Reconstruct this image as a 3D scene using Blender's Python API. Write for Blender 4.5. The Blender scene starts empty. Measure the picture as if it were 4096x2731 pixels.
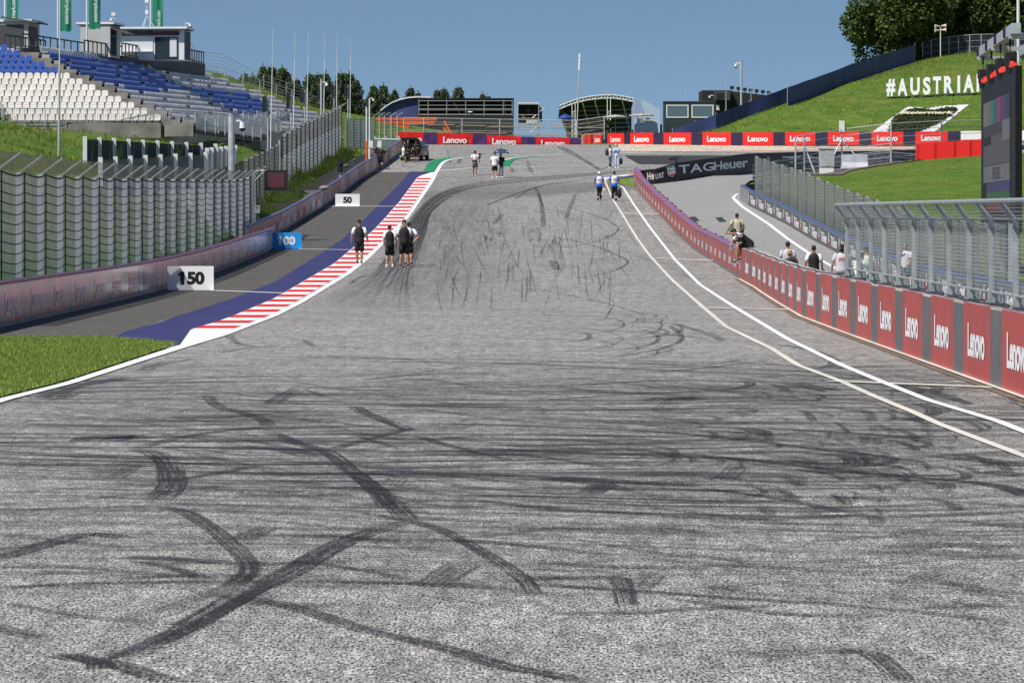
import bpy, bmesh, math, random
import numpy as np
from mathutils import Vector, Matrix, noise as mnoise
R = math.radians
S = bpy.context.scene
C = S.collection
rnd = random.Random(7)

# ------------------------------------------------------------------ camera, sky, sun
F4, CX, HY, HC = 14000.0, 2048.0, 852.0, 2.56      # focal length and horizon in px of the 4096 px wide photo, eye height
cam = bpy.data.objects.new('camera', bpy.data.cameras.new('camera')); C.objects.link(cam)
cam.location = (0, 0, HC); cam.rotation_euler = (R(90), 0, 0)
cam.data.sensor_width = 36; cam.data.lens = F4 / 4096 * 36
cam.data.shift_y = -(1365.5 - HY) / 4096
cam.data.clip_start = 0.5; cam.data.clip_end = 6000
S.camera = cam
SUN_EL = R(53); SUN_AZ = R(-129)                    # azimuth measured from +Y towards +X: behind the camera, from the left
SV = Vector((math.sin(SUN_AZ) * math.cos(SUN_EL), math.cos(SUN_AZ) * math.cos(SUN_EL), math.sin(SUN_EL)))
w = bpy.data.worlds.new('World'); S.world = w; w.use_nodes = True
nt = w.node_tree; bg = nt.nodes['Background']
sky = nt.nodes.new('ShaderNodeTexSky'); sky.sky_type = 'NISHITA'; sky.sun_disc = False
sky.sun_elevation = SUN_EL; sky.sun_rotation = SUN_AZ
sky.altitude = 700; sky.air_density = 1.0; sky.dust_density = 0.25; sky.ozone_density = 3.0
gm = nt.nodes.new('ShaderNodeNewGeometry'); va = nt.nodes.new('ShaderNodeVectorMath'); va.operation = 'MULTIPLY_ADD'
tcw = nt.nodes.new('ShaderNodeTexCoord'); va.inputs[1].default_value = (1, 1, 1.6); va.inputs[2].default_value = (0, 0, .13)
nt.links.new(tcw.outputs['Generated'], va.inputs[0]); nt.links.new(va.outputs[0], sky.inputs[0])
tint = nt.nodes.new('ShaderNodeMix'); tint.data_type = 'RGBA'; tint.blend_type = 'MULTIPLY'; tint.inputs[0].default_value = 1
tint.inputs[7].default_value = (.97, .98, .94, 1); nt.links.new(sky.outputs[0], tint.inputs[6])
nt.links.new(tint.outputs[2], bg.inputs[0]); bg.inputs[1].default_value = 0.08
sl = bpy.data.lights.new('sun', 'SUN'); sl.energy = 4.6; sl.angle = R(0.5); sl.color = (1, .955, .89)
so = bpy.data.objects.new('sun', sl); C.objects.link(so); so.location = (0, 0, 60)
so.rotation_euler = (-SV).to_track_quat('-Z', 'Y').to_euler()
S.view_settings.view_transform = 'Standard'; S.view_settings.look = 'None'
S.view_settings.exposure = 0.3; S.view_settings.gamma = 1
S.cycles.transparent_max_bounces = 48; S.cycles.max_bounces = 6

# ------------------------------------------------------------------ materials
MATS = {}
def mat(name, col=(.5, .5, .5), rough=.6, metal=0.0, spec=.5, alpha=None, var=0.0, vscale=8.0, bump=0.0, emit=None):
    if name in MATS: return MATS[name]
    m = bpy.data.materials.new(name); m.use_nodes = True; MATS[name] = m
    n = m.node_tree.nodes; l = m.node_tree.links; b = n['Principled BSDF']
    b.inputs['Base Color'].default_value = (*col, 1); b.inputs['Roughness'].default_value = rough
    b.inputs['Metallic'].default_value = metal; b.inputs['Specular IOR Level'].default_value = spec
    if alpha is not None: b.inputs['Alpha'].default_value = alpha
    if var or bump:
        tc = n.new('ShaderNodeTexCoord'); tx = n.new('ShaderNodeTexNoise')
        tx.inputs['Scale'].default_value = vscale; tx.inputs['Detail'].default_value = 5
        l.new(tc.outputs['Object'], tx.inputs['Vector'])
        if var:
            mx = n.new('ShaderNodeMix'); mx.data_type = 'RGBA'; mx.blend_type = 'MULTIPLY'
            mx.inputs[0].default_value = 1; mx.inputs[6].default_value = (*col, 1)
            rp = n.new('ShaderNodeMapRange'); rp.inputs[1].default_value = .3; rp.inputs[2].default_value = .7
            rp.inputs[3].default_value = 1 - var; rp.inputs[4].default_value = 1 + var * .5
            l.new(tx.outputs[0], rp.inputs[0]); l.new(rp.outputs[0], mx.inputs[7]); l.new(mx.outputs[2], b.inputs['Base Color'])
        if bump:
            bp = n.new('ShaderNodeBump'); bp.inputs['Strength'].default_value = bump; bp.inputs['Distance'].default_value = .02
            l.new(tx.outputs[0], bp.inputs['Height']); l.new(bp.outputs[0], b.inputs['Normal'])
    if emit:
        b.inputs['Emission Color'].default_value = (*emit[0], 1); b.inputs['Emission Strength'].default_value = emit[1]
    return m
class NT:                                          # small node helper
    def __init__(s, name):
        s.m = bpy.data.materials.new(name); s.m.use_nodes = True; MATS[name] = s.m
        s.n = s.m.node_tree.nodes; s.l = s.m.node_tree.links; s.b = s.n['Principled BSDF']
    def node(s, t, **kw):
        o = s.n.new('ShaderNode' + t)
        for k, v in kw.items():
            if k.startswith('i_'): 
                kk = k[2:]; o.inputs[int(kk) if kk.isdigit() else kk.replace('_', ' ')].default_value = v
            else: setattr(o, k, v)
        return o
    def link(s, a, b): s.l.new(a, b)
    def coord(s, scale=(1, 1, 1), out='Object', rot=(0, 0, 0)):
        tc = s.node('TexCoord'); mp = s.node('Mapping'); mp.inputs['Scale'].default_value = scale; mp.inputs['Rotation'].default_value = rot
        s.link(tc.outputs[out], mp.inputs[0]); return mp.outputs[0]
    def noise(s, vec, scale=1, detail=4, rough=.5, dist=0):
        o = s.node('TexNoise'); o.inputs['Scale'].default_value = scale; o.inputs['Detail'].default_value = detail
        o.inputs['Roughness'].default_value = rough; o.inputs['Distortion'].default_value = dist; s.link(vec, o.inputs[0]); return o.outputs[0]
    def rng(s, v, a, b, c=0, d=1, smooth=False):
        o = s.node('MapRange'); o.inputs[1].default_value = a; o.inputs[2].default_value = b; o.inputs[3].default_value = c; o.inputs[4].default_value = d
        if smooth: o.interpolation_type = 'SMOOTHSTEP'
        s.link(v, o.inputs[0]); return o.outputs[0]
    def math(s, op, a, b=None):
        o = s.node('Math'); o.operation = op
        for i, v in enumerate((a, b)):
            if v is None: continue
            if isinstance(v, (int, float)): o.inputs[i].default_value = v
            else: s.link(v, o.inputs[i])
        return o.outputs[0]
    def mix(s, f, a, b, mode='MIX'):
        o = s.node('Mix'); o.data_type = 'RGBA'; o.blend_type = mode
        for i, v in ((0, f), (6, a), (7, b)):
            if isinstance(v, (int, float)): o.inputs[i].default_value = v
            elif isinstance(v, tuple): o.inputs[i].default_value = (*v, 1)
            else: s.link(v, o.inputs[i])
        return o.outputs[2]
    def color(s, v): s.link(v, s.b.inputs['Base Color'])

# ------------------------------------------------------------------ mesh builder
class MB:
    def __init__(s): s.v = []; s.f = []; s.mi = []; s.m = 0; s.uv = None
    def add(s, vs, fs):
        o = len(s.v); s.v.extend([tuple(p) for p in vs])
        for f in fs: s.f.append(tuple(o + i for i in f)); s.mi.append(s.m)
        return s
    def quad(s, a, b, c, d): return s.add([a, b, c, d], [(0, 1, 2, 3)])
    def obox(s, o, ax, ay, az):
        o, ax, ay, az = map(Vector, (o, ax, ay, az))
        vs = [o, o + ax, o + ax + ay, o + ay]; vs += [q + az for q in vs]
        return s.add(vs, [(0, 3, 2, 1), (4, 5, 6, 7), (0, 1, 5, 4), (1, 2, 6, 5), (2, 3, 7, 6), (3, 0, 4, 7)])
    def box(s, c, size, rz=0.0):
        c = Vector(c); cz, sz = math.cos(rz), math.sin(rz)
        ax = Vector((cz, sz, 0)) * size[0]; ay = Vector((-sz, cz, 0)) * size[1]; az = Vector((0, 0, size[2]))
        return s.obox(c - ax / 2 - ay / 2 - az / 2, ax, ay, az)
    def bar(s, a, b, wd, h, up=(0, 0, 1)):
        a, b = Vector(a), Vector(b); d = b - a; u = Vector(up); sd = d.cross(u)
        if sd.length < 1e-5: sd = d.cross(Vector((1, 0, 0)))
        sd.normalize(); u = sd.cross(d).normalized()
        return s.obox(a - sd * wd / 2 - u * h / 2, d, sd * wd, u * h)
    def tube(s, pts, r, n=6, cap=True):
        pts = [Vector(p) for p in pts]; N = len(pts); rs = r if isinstance(r, (list, tuple)) else [r] * N
        rings = []; prev = None
        for i, p in enumerate(pts):
            d = (pts[min(i + 1, N - 1)] - pts[max(i - 1, 0)])
            if d.length < 1e-9: d = Vector((0, 0, 1))
            d.normalize()
            if prev is None:
                a = Vector((1, 0, 0)) if abs(d.x) < .9 else Vector((0, 1, 0)); u = d.cross(a).normalized()
            else:
                u = prev - d * prev.dot(d); u = u.normalized() if u.length > 1e-6 else d.orthogonal().normalized()
            prev = u; v = d.cross(u)
            rings.append([p + (u * math.cos(t) + v * math.sin(t)) * rs[i] for t in [2 * math.pi * k / n for k in range(n)]])
        return s.loft(rings, cap)
    def loft(s, rings, cap=True):
        n = len(rings[0]); vs = [p for r in rings for p in r]; fs = []
        for i in range(len(rings) - 1):
            for k in range(n):
                a = i * n + k; b = i * n + (k + 1) % n; fs.append((a, b, b + n, a + n))
        if cap: fs.append(tuple(range(n - 1, -1, -1))); fs.append(tuple((len(rings) - 1) * n + k for k in range(n)))
        return s.add(vs, fs)
    def ell(s, c, rad, nu=10, nv=6, rz=0.0):
        c = Vector(c); rings = []
        for j in range(nv + 1):
            ph = -math.pi / 2 + math.pi * j / nv; ph = max(min(ph, 1.5), -1.5)
            ring = []
            for k in range(nu):
                t = 2 * math.pi * k / nu; x = math.cos(t) * math.cos(ph) * rad[0]; y = math.sin(t) * math.cos(ph) * rad[1]
                ring.append(c + Vector((x * math.cos(rz) - y * math.sin(rz), x * math.sin(rz) + y * math.cos(rz), math.sin(ph) * rad[2])))
            rings.append(ring)
        return s.loft(rings)
    def prism(s, poly, o, ax, ay, th):                  # 2-D outline in the plane (ax, ay) through o, extruded by vector th
        o, ax, ay, th = map(Vector, (o, ax, ay, th)); n = len(poly)
        a = [o + ax * x + ay * y for x, y in poly]; b = [p + th for p in a]
        return s.add(a + b, [tuple(range(n - 1, -1, -1)), tuple(range(n, 2 * n))] + [(i, (i + 1) % n, n + (i + 1) % n, n + i) for i in range(n)])
    def mesh(s, name, mats):
        me = bpy.data.meshes.new(name); me.from_pydata(s.v, [], s.f)
        for m in (mats if isinstance(mats, (list, tuple)) else [mats]): me.materials.append(m)
        if len(me.materials) > 1: me.polygons.foreach_set('material_index', s.mi)
        return me
    def build(s, name, mats, parent=None, smooth=False, loc=None, fix=True):
        me = s.mesh(name, mats)
        if fix:
            bm = bmesh.new(); bm.from_mesh(me); bmesh.ops.recalc_face_normals(bm, faces=bm.faces); bm.to_mesh(me); bm.free()
        if smooth: me.polygons.foreach_set('use_smooth', [True] * len(me.polygons))
        return link(name, me, parent, loc)
def link(name, me, parent=None, loc=None):
    o = bpy.data.objects.new(name, me); C.objects.link(o)
    if loc is not None: o.location = loc
    if parent is not None:
        o.parent = parent
    return o
def tag(o, label=None, cat=None, group=None, kind=None):
    for k, v in (('label', label), ('category', cat), ('group', group), ('kind', kind)):
        if v: o[k] = v
    return o
def thing(name, label, cat, loc=(0, 0, 0), rz=0.0, group=None):
    o = bpy.data.objects.new(name, None); C.objects.link(o); o.location = loc; o.rotation_euler.z = rz
    o.empty_display_size = .2
    return tag(o, label, cat, group)
def struct(name, mb, m, **kw): return tag(mb.build(name, m, **kw), kind='structure')
def copy_tree(o, parent=None):
    c = o.copy(); C.objects.link(c)
    if parent is not None: c.parent = parent
    for ch in list(o.children): copy_tree(ch, c)
    return c
TXT = {}
def text_mesh(s, h, bold=.0, xs=1.0, depth=0.0, shear=0.0, m=None, spacing=1.0, key=''):
    k = (s, h, bold, xs, depth, shear, m.name if m else '', spacing)
    if k in TXT: return TXT[k]
    cu = bpy.data.curves.new('lettering', 'FONT'); cu.body = s; cu.align_x = 'CENTER'; cu.offset = bold; cu.extrude = depth
    cu.shear = shear; cu.resolution_u = 4; cu.space_character = spacing
    ob = bpy.data.objects.new('lettering', cu); C.objects.link(ob)
    me = bpy.data.meshes.new_from_object(ob.evaluated_get(bpy.context.evaluated_depsgraph_get()))
    bpy.data.objects.remove(ob); bpy.data.curves.remove(cu)
    co = np.array([v.co[:] for v in me.vertices]); 
    y0 = co[:, 1].min(); y1 = co[:, 1].max(); x0 = co[:, 0].min(); x1 = co[:, 0].max(); k2 = h / (y1 - y0)
    co[:, 0] = (co[:, 0] - (x0 + x1) / 2) * k2 * xs; co[:, 1] = (co[:, 1] - (y0 + y1) / 2) * k2
    me.vertices.foreach_set('co', co.ravel()); me.materials.clear()
    if m: me.materials.append(m)
    me['w'] = float((x1 - x0) * k2 * xs); TXT[k] = me
    return me
def frame(o, right, up):                              # matrix whose local x,y,z are right, up, outward
    r = Vector(right).normalized(); u = Vector(up); n = r.cross(u).normalized(); u = n.cross(r)
    M = Matrix.Identity(4)
    for i in range(3): M[i][0] = r[i]; M[i][1] = u[i]; M[i][2] = n[i]; M[i][3] = o[i]
    return M
def put_text(me, o, right, up, parent, name='lettering'):
    t = link(name, me, parent); t.matrix_local = frame(o, right, up); return t

# ------------------------------------------------------------------ the lie of the land
_py = np.array([-60, 60, 100, 115, 130, 145, 169, 190, 215, 235, 250, 275, 300, 330, 345, 360, 420, 600], float)
_pz = np.array([0, 0, 0, .04, .18, .42, .84, 1.70, 2.92, 4.02, 4.95, 6.15, 7.45, 8.90, 9.4, 9.7, 10.2, 10.5])
_gy = np.arange(-60, 600.01, .5); _gz = np.interp(_gy, _py, _pz)
_k = np.exp(-np.linspace(-2.2, 2.2, 37) ** 2); _k /= _k.sum(); _gz = np.convolve(np.pad(_gz, 18, 'edge'), _k, 'valid')
def p(Y): return float(np.interp(Y, _gy, _gz))
def U(px, py, Y): return Vector(((px - CX) * Y / F4, Y, HC - (py - HY) * Y / F4))   # a photo pixel at depth Y
_ys = np.arange(15, 420, .25); _ps = np.interp(_ys, _gy, _gz)
def G(px, py):                                        # a photo pixel on the track surface
    d = (HC - (py - HY) * _ys / F4) - _ps; i = int(np.argmax(d <= 0))
    if d[i] > 0: i = len(_ys) - 1
    i = max(i, 1)
    t = d[i - 1] / (d[i - 1] - d[i]) if d[i - 1] != d[i] else 0; Y = _ys[i - 1] + .25 * min(max(t, 0), 1)
    return Vector(((px - CX) * Y / F4, Y, p(Y)))
def wallx(Y): return float(np.interp(Y, [20, 48, 76, 86, 100, 117, 127, 150, 172, 200, 235, 247, 252], [7.0, 7.1, 7.1, 7.15, 7.6, 8.15, 8.28, 8.5, 8.65, 8.55, 8.3, 8.45, 9.2]))
def innx(Y): return float(np.interp(Y, [20, 110, 135, 165, 190, 208, 215, 219], [15.2, 15.4, 15.6, 15.5, 14.9, 14.1, 13.95, 14.6]))
def lane_in(Y): return innx(Y) if Y < 217 else float(np.interp(Y, [217, 224, 231, 238, 243, 247, 249, 251, 253, 258, 262], [14.6, 14.9, 15.3, 16.2, 18, 20.5, 24, 27, 30, 42, 60]))
def lane_r(Y): return float(np.interp(Y, [20, 100, 122, 130, 138, 148, 165, 179, 190, 204, 215, 230, 245, 262], [-.6, -.56, -.52, -.48, -.40, .02, .6, 1.3, 1.95, 2.75, 3.4, 4.3, 5.15, 6.0]))
def lane_l(Y): return p(Y) - float(np.interp(Y, [20, 130, 160, 205], [.25, .25, .2, .02]))
def lane(X, Y):
    a, b = wallx(min(Y, 247)), innx(Y); t = min(max((X - a) / (b - a), 0), 1); return lane_l(Y) * (1 - t) + lane_r(Y) * t
def bar2x(Y): return float(np.interp(Y, [160, 187, 225, 265, 300, 330], [-13.0, -12.3, -11.4, -10.5, -9.9, -9.4]))
CP = [(-13.5, y, p(y) + .05) for y in (30, 60, 90, 120, 150, 170)] + [
 (-11, 330, 9.0),
 (-16.5, 90, .9), (-16.5, 130, 1.8), (-17, 150, 2.6), (-17.5, 168, 3.8), (-18.5, 185, 4.2), (-18, 205, 4.9),
 (-25, 90, 2.5), (-25, 130, 4), (-24, 170, 5.6), (-21, 200, 6.4), (-30, 200, 7.3), (-40, 150, 6), (-60, 120, 5), (-60, 60, 2), (-30, 50, .8),
 (-28.7, 229, 7.7), (-34, 226, 8.6), (-23, 234, 7.7), (-18.5, 228, 6.4), (-18.2, 250, 6.9), (-18, 280, 8.2), (-17.5, 310, 9.4),
 (-45, 232, 11), (-33, 268, 13.4), (-45, 280, 13), (-60, 260, 12), (-19.4, 345, 12.2), (-33, 310, 14.2), (-31, 335, 13.8), (-28, 355, 13.4), (-22, 370, 13.8), (-30, 380, 13.6), (-38, 330, 13.6), (-50, 320, 12), (-70, 350, 11),
 (-14, 350, 9.9), (-8, 350, 9.5), (-14, 400, 10.8), (0, 350, 9.4), (0, 400, 10), (10, 352, 9.5), (12, 400, 10), (-20, 450, 12), (10, 480, 10), (40, 480, 14), (-60, 480, 14),
 (17.5, 60, -.3), (17, 100, 0), (17.5, 130, .3), (17, 150, .9), (17, 165, 1.5), (18, 186, 3.2), (16.5, 205, 3.9), (16.5, 216, 4.2), (26, 187, 3.3), (25, 160, 2.2), (25, 110, 1.2), (40, 100, 2), (40, 160, 3), (40, 60, 1),
 (20.7, 232, 5.2), (26, 232, 5.9), (31, 232, 6.3), (40, 240, 6.8), (60, 240, 7.2), (22, 245, 5.5), (32, 245, 6.4), (70, 160, 5),
 (12, 340, 9.5), (20, 339, 10.0), (30, 339, 10.25), (45, 339, 10.3), (60, 340, 10.4), (90, 340, 11),
 (27.3, 350, 13.0), (33.5, 365, 15.7), (41, 380, 18.0), (48.6, 388, 20.1), (57, 388, 20.4), (38, 352, 14.0), (47.6, 352, 14.4), (58, 352, 14.6), (80, 360, 16.5), (80, 392, 21),
 (18, 352, 10.2), (20, 370, 11.3), (27, 385, 13.5), (36, 400, 16.5), (50, 410, 20), (70, 430, 20), (100, 420, 20)]
CP += [(bar2x(y) - 3.7, y, p(y) + .08) for y in range(180, 325, 18)] + [(-15.6, y, p(y) + .2) for y in range(180, 310, 18)]
CP += [((px - 2048.0) * y / F4, y, HC + (HY - py) * y / F4) for px, py, y in ((748, 240, 294), (770, 240, 297), (900, 292, 313), (1000, 332, 325), (1100, 376, 339), (1200, 418, 353), (820, 283, 299), (930, 326, 314), (1040, 366, 328), (1150, 408, 341))]
CP = np.array(CP); 
def _phi(r2): return .5 * r2 * np.log(r2 + 1e-9)
_n = len(CP); _A = np.zeros((_n + 3, _n + 3)); _d2 = ((CP[:, None, :2] - CP[None, :, :2]) ** 2).sum(2) / 1e4
_A[:_n, :_n] = _phi(_d2) + np.eye(_n) * 2e-4; _P = np.c_[np.ones(_n), CP[:, :2] / 100]; _A[:_n, _n:] = _P; _A[_n:, :_n] = _P.T
_w = np.linalg.solve(_A, np.r_[CP[:, 2], 0, 0, 0])
def tps(X, Y):
    X = np.atleast_1d(np.asarray(X, float)); Y = np.atleast_1d(np.asarray(Y, float))
    xc = np.clip(X, -75, 100); yc = np.clip(Y, 20, 480)
    d2 = ((xc[:, None] - CP[None, :, 0]) ** 2 + (yc[:, None] - CP[None, :, 1]) ** 2) / 1e4
    z = _phi(d2) @ _w[:_n] + _w[_n] + _w[_n + 1] * xc / 100 + _w[_n + 2] * yc / 100
    far = np.maximum(np.abs(X - xc), np.abs(Y - yc)); return z * np.exp(-far / 400) + (-4) * (1 - np.exp(-far / 400))
def far_line(px): return 268 + (px - 758) * .3596 if px > 758 else 0
def stand_z(X, Y):                                    # level of the grandstand's underside over its footprint, else None
    best = None
    if 230.5 < Y < 244 and -60 < X < -22: best = 6.5 + max(0, (Y - 232)) * .55
    dx, dy = X + 32.5, Y - 242.6; s = dx * .12653 + dy * .99196; q = dx * .99196 - dy * .12653
    if -2 < s < 100 and -.6 < q < 9.8 and X < -16.2:
        z_ = 13.54 - q * .583 + .012 * s; px = CX + X * F4 / Y; py = HY - (z_ + .3 - HC) * F4 / Y
        if py > far_line(px) - 12: best = z_ - 1.3
    return best
def region(X, Y):
    if Y < 247 and -11.9 <= X <= wallx(Y) and Y < 170: return 'road'
    if 170 <= Y < 320 and bar2x(Y) - 3.4 <= X < bar2x(Y): return 'road'
    if 170 <= Y < 247 and bar2x(Y) - .15 <= X <= wallx(Y): return 'road'
    if 247 <= Y < 337 and bar2x(Y) - .15 <= X and (X < 11 or Y > 247 + min((X - 11) * .9, 16)) and X < 120: return 'road'
    if Y < 262 and wallx(min(Y, 247)) < X <= lane_in(Y) + .1: return 'lane'
    return None
def gz(X, Y):
    r = region(X, Y)
    if r == 'road': return p(Y)
    if r == 'lane': return lane(X, Y)
    return float(tps(X, Y)[0])
# ------------------------------------------------------------------ setting: ground, road, paint
def strip(rows, n, zoff, name, m, fn=None, z=None):    # rows: (photo row, left px, right px); a sheet that follows the track surface
    rows = sorted(rows, key=lambda r: -r[0]); ys = [-r[0] for r in rows]
    mb = MB(); prev = None; vs = []; fs = []; nx = 6
    for i in range(n + 1):
        y = ys[0] + (ys[-1] - ys[0]) * i / n
        xl = np.interp(y, ys, [r[1] for r in rows]); xr = np.interp(y, ys, [r[2] for r in rows])
        a = G(xl, -y); b = G(xr, -y)
        for k in range(nx + 1): vs.append(a.lerp(b, k / nx) + Vector((0, 0, zoff)))
    for i in range(n):
        for k in range(nx): q = i * (nx + 1) + k; fs.append((q, q + 1, q + nx + 2, q + nx + 1))
    mb.add(vs, fs); return mb
def ribbon(pts, wd, zoff, sub=10, mb=None):              # a painted line of world width wd along photo pixels
    mb = mb or MB(); w3 = []
    for i in range(len(pts) - 1):
        for k in range(sub): 
            t = k / sub; w3.append((pts[i][0] * (1 - t) + pts[i + 1][0] * t, pts[i][1] * (1 - t) + pts[i + 1][1] * t))
    w3.append(pts[-1]); P = [G(*q) for q in w3]; return ribbon3(P, wd, zoff, mb)
def ribbon3(P, wd, zoff, mb, zf=None):
    N = len(P); L = []; ws = wd if isinstance(wd, (list, tuple)) else [wd] * N
    for i in range(N):
        d = P[min(i + 1, N - 1)] - P[max(i - 1, 0)]; d.z = 0
        d = d.normalized() if d.length > 1e-6 else Vector((0, 1, 0)); s = Vector((d.y, -d.x, 0)) * ws[i] / 2
        for q in (P[i] - s, P[i] + s): L.append(Vector((q.x, q.y, (zf(q.x, q.y) if zf else p(q.y)) + zoff)))
    mb.add(L, [(2 * i, 2 * i + 1, 2 * i + 3, 2 * i + 2) for i in range(N - 1)]); return mb
def poly(pts, zoff):
    P = [G(*q) + Vector((0, 0, zoff)) for q in pts]; mb = MB(); mb.add(P, [tuple(range(len(P)))]); return mb

# materials of the setting
def make_asphalt(name, base, rubber=True, grain=1.0, stain=None):
    t = NT(name); c = t.coord((1, .24, 1)); 
    g = t.noise(c, 58, 3, .7); g2 = t.noise(c, 14, 2, .6); mid = t.noise(t.coord(), .35, 5, .6); 
    v = t.rng(g, .37, .63, .02, 2.25); v2 = t.rng(g2, .3, .7, .7, 1.3); v3 = t.rng(mid, .3, .7, .86, 1.12)
    g3 = t.rng(t.noise(c, 4.0, 7, .85), .36, .64, .55, 1.42); k = t.math('MULTIPLY', t.math('MULTIPLY', t.math('MULTIPLY', v, v2), v3), g3)
    if grain < 1: k = t.math('ADD', t.math('MULTIPLY', k, grain), 1 - grain)
    col = t.mix(1, base, k, 'MULTIPLY')
    if rubber:
        tc = t.node('TexCoord'); sp = t.node('SeparateXYZ'); t.link(tc.outputs['Object'], sp.inputs[0]); X, Y = sp.outputs[0], sp.outputs[1]
        dst = t.noise(t.coord((.05, .05, 1)), 1, 2); 
        # streaks left by cars swinging round on the grid: long across, thin along
        add = t.node('VectorMath', operation='ADD'); cmb = t.node('CombineXYZ'); t.link(t.math('MULTIPLY', dst, 14), cmb.inputs[1]); t.link(tc.outputs['Object'], add.inputs[0]); t.link(cmb.outputs[0], add.inputs[1])
        mp = t.node('Mapping'); mp.inputs['Scale'].default_value = (.13, 1.35, 1); mp.inputs['Rotation'].default_value = (0, 0, R(4)); t.link(add.outputs[0], mp.inputs[0])
        s1 = t.noise(mp.outputs[0], 2.2, 7, .68); st = t.rng(s1, .455, .58, 0, 1)
        zone = t.math('MULTIPLY', t.rng(Y, 21, 33, .12, 1, True), t.rng(Y, 50, 66, 1, 0, True))
        patch = t.rng(t.noise(t.coord((.12, .10, 1)), 1, 3),     .34, .52, .35, 1)
        st = t.math('MULTIPLY', t.math('MULTIPLY', st, zone), patch)
        # the rubbered line: along the left kerb, into the corner
        mp2 = t.node('Mapping'); mp2.inputs['Scale'].default_value = (2.6, .035, 1); mp2.inputs['Rotation'].default_value = (0, 0, R(-1.5)); t.link(tc.outputs['Object'], mp2.inputs[0])
        s2 = t.rng(t.noise(mp2.outputs[0], 1.4, 6, .65), .30, .62, .25, 1)
        z2 = t.math('MULTIPLY', t.rng(X, -6.2, -5.2, 0, 1, True), t.rng(X, -3.4, 1.4, 1, 0, True))
        z2 = t.math('MULTIPLY', z2, t.math('MULTIPLY', t.rng(Y, 78, 128, 0, 1, True), t.rng(Y, 205, 258, 1, .25, True)))
        d2 = t.math('MULTIPLY', s2, z2)
        # arc through the corner
        dx = t.math('SUBTRACT', X, 38.0); dy = t.math('SUBTRACT', Y, 205.0)
        rr = t.math('SQRT', t.math('ADD', t.math('MULTIPLY', dx, dx), t.math('MULTIPLY', dy, dy)))
        z3 = t.math('MULTIPLY', t.rng(rr, 41.5, 45, 0, 1, True), t.rng(rr, 49, 56, 1, 0, True))
        z3 = t.math('MULTIPLY', z3, t.rng(Y, 212, 232, 0, 1, True))
        ww = t.node('TexNoise', noise_dimensions='1D', i_Scale=2.3, i_Detail=6.0, i_Roughness=.7); t.link(rr, ww.inputs['W'])
        s3 = t.math('MULTIPLY', t.rng(ww.outputs[0], .32, .62, .3, 1), z3)
        z4 = t.math('MULTIPLY', t.rng(X, -5, 0, 0, 1, True), t.math('MULTIPLY', t.rng(Y, 95, 135, 0, 1, True), t.rng(Y, 200, 235, 1, 0, True)))
        s4 = t.math('MULTIPLY', t.rng(t.noise(t.coord((.9, .05, 1), rot=(0, 0, R(3))), 1.0, 6, .7), .52, .72, 0, .45), z4)
        dark = t.math('MAXIMUM', t.math('MAXIMUM', t.math('MULTIPLY', st, .95), t.math('MULTIPLY', d2, .50)), t.math('MAXIMUM', t.math('MULTIPLY', s3, .62), s4))
        col = t.mix(dark, col, t.mix(1, (.030, .031, .034), t.rng(g, .3, .7, .6, 1.7), 'MULTIPLY'))
    t.color(col); t.b.inputs['Roughness'].default_value = .82; t.b.inputs['Specular IOR Level'].default_value = .3
    bp = t.node('Bump'); bp.inputs['Strength'].default_value = .35; bp.inputs['Distance'].default_value = .01; t.link(g, bp.inputs['Height']); t.link(bp.outputs[0], t.b.inputs['Normal'])
    return t.m
ASPH = make_asphalt('track_asphalt', (.219, .213, .203))
LANE = make_asphalt('lane_asphalt', (.25, .245, .24), rubber=False, grain=.28)
RUNOFF = make_asphalt('runoff_asphalt', (.082, .078, .070), rubber=False, grain=.6)
DARKA = make_asphalt('fresh_asphalt', (.035, .036, .038), rubber=False, grain=.3)
GRAVEL = make_asphalt('gravel', (.46, .39, .31), rubber=False, grain=1)
def make_paint(name, col, wear=.25, scale=6):
    t = NT(name); n1 = t.noise(t.coord((1, .4, 1)), 40, 3, .6); n2 = t.noise(t.coord((1, .25, 1)), scale * .12, 5, .7)
    k = t.math('MULTIPLY', t.rng(n1, .3, .7, 1 - wear * .6, 1.05), t.rng(n2, .3, .62, 1 - wear, 1.02))
    t.color(t.mix(1, col, k, 'MULTIPLY')); t.b.inputs['Roughness'].default_value = .6; return t.m
WHITE = make_paint('white_paint', (.80, .80, .79), .12); CREAM = make_paint('cream_paint', (.70, .67, .60), .2)
RED = make_paint('red_paint', (.66, .022, .020), .12); BLUE = make_paint('blue_paint', (.034, .034, .135), .3)
GREEN = make_paint('green_paint', (.012, .235, .085), .2); YELLOW = make_paint('yellow_paint', (.75, .45, .02), .1); NAVY = make_paint('navy_paint', (.035, .035, .10), .2)
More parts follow.
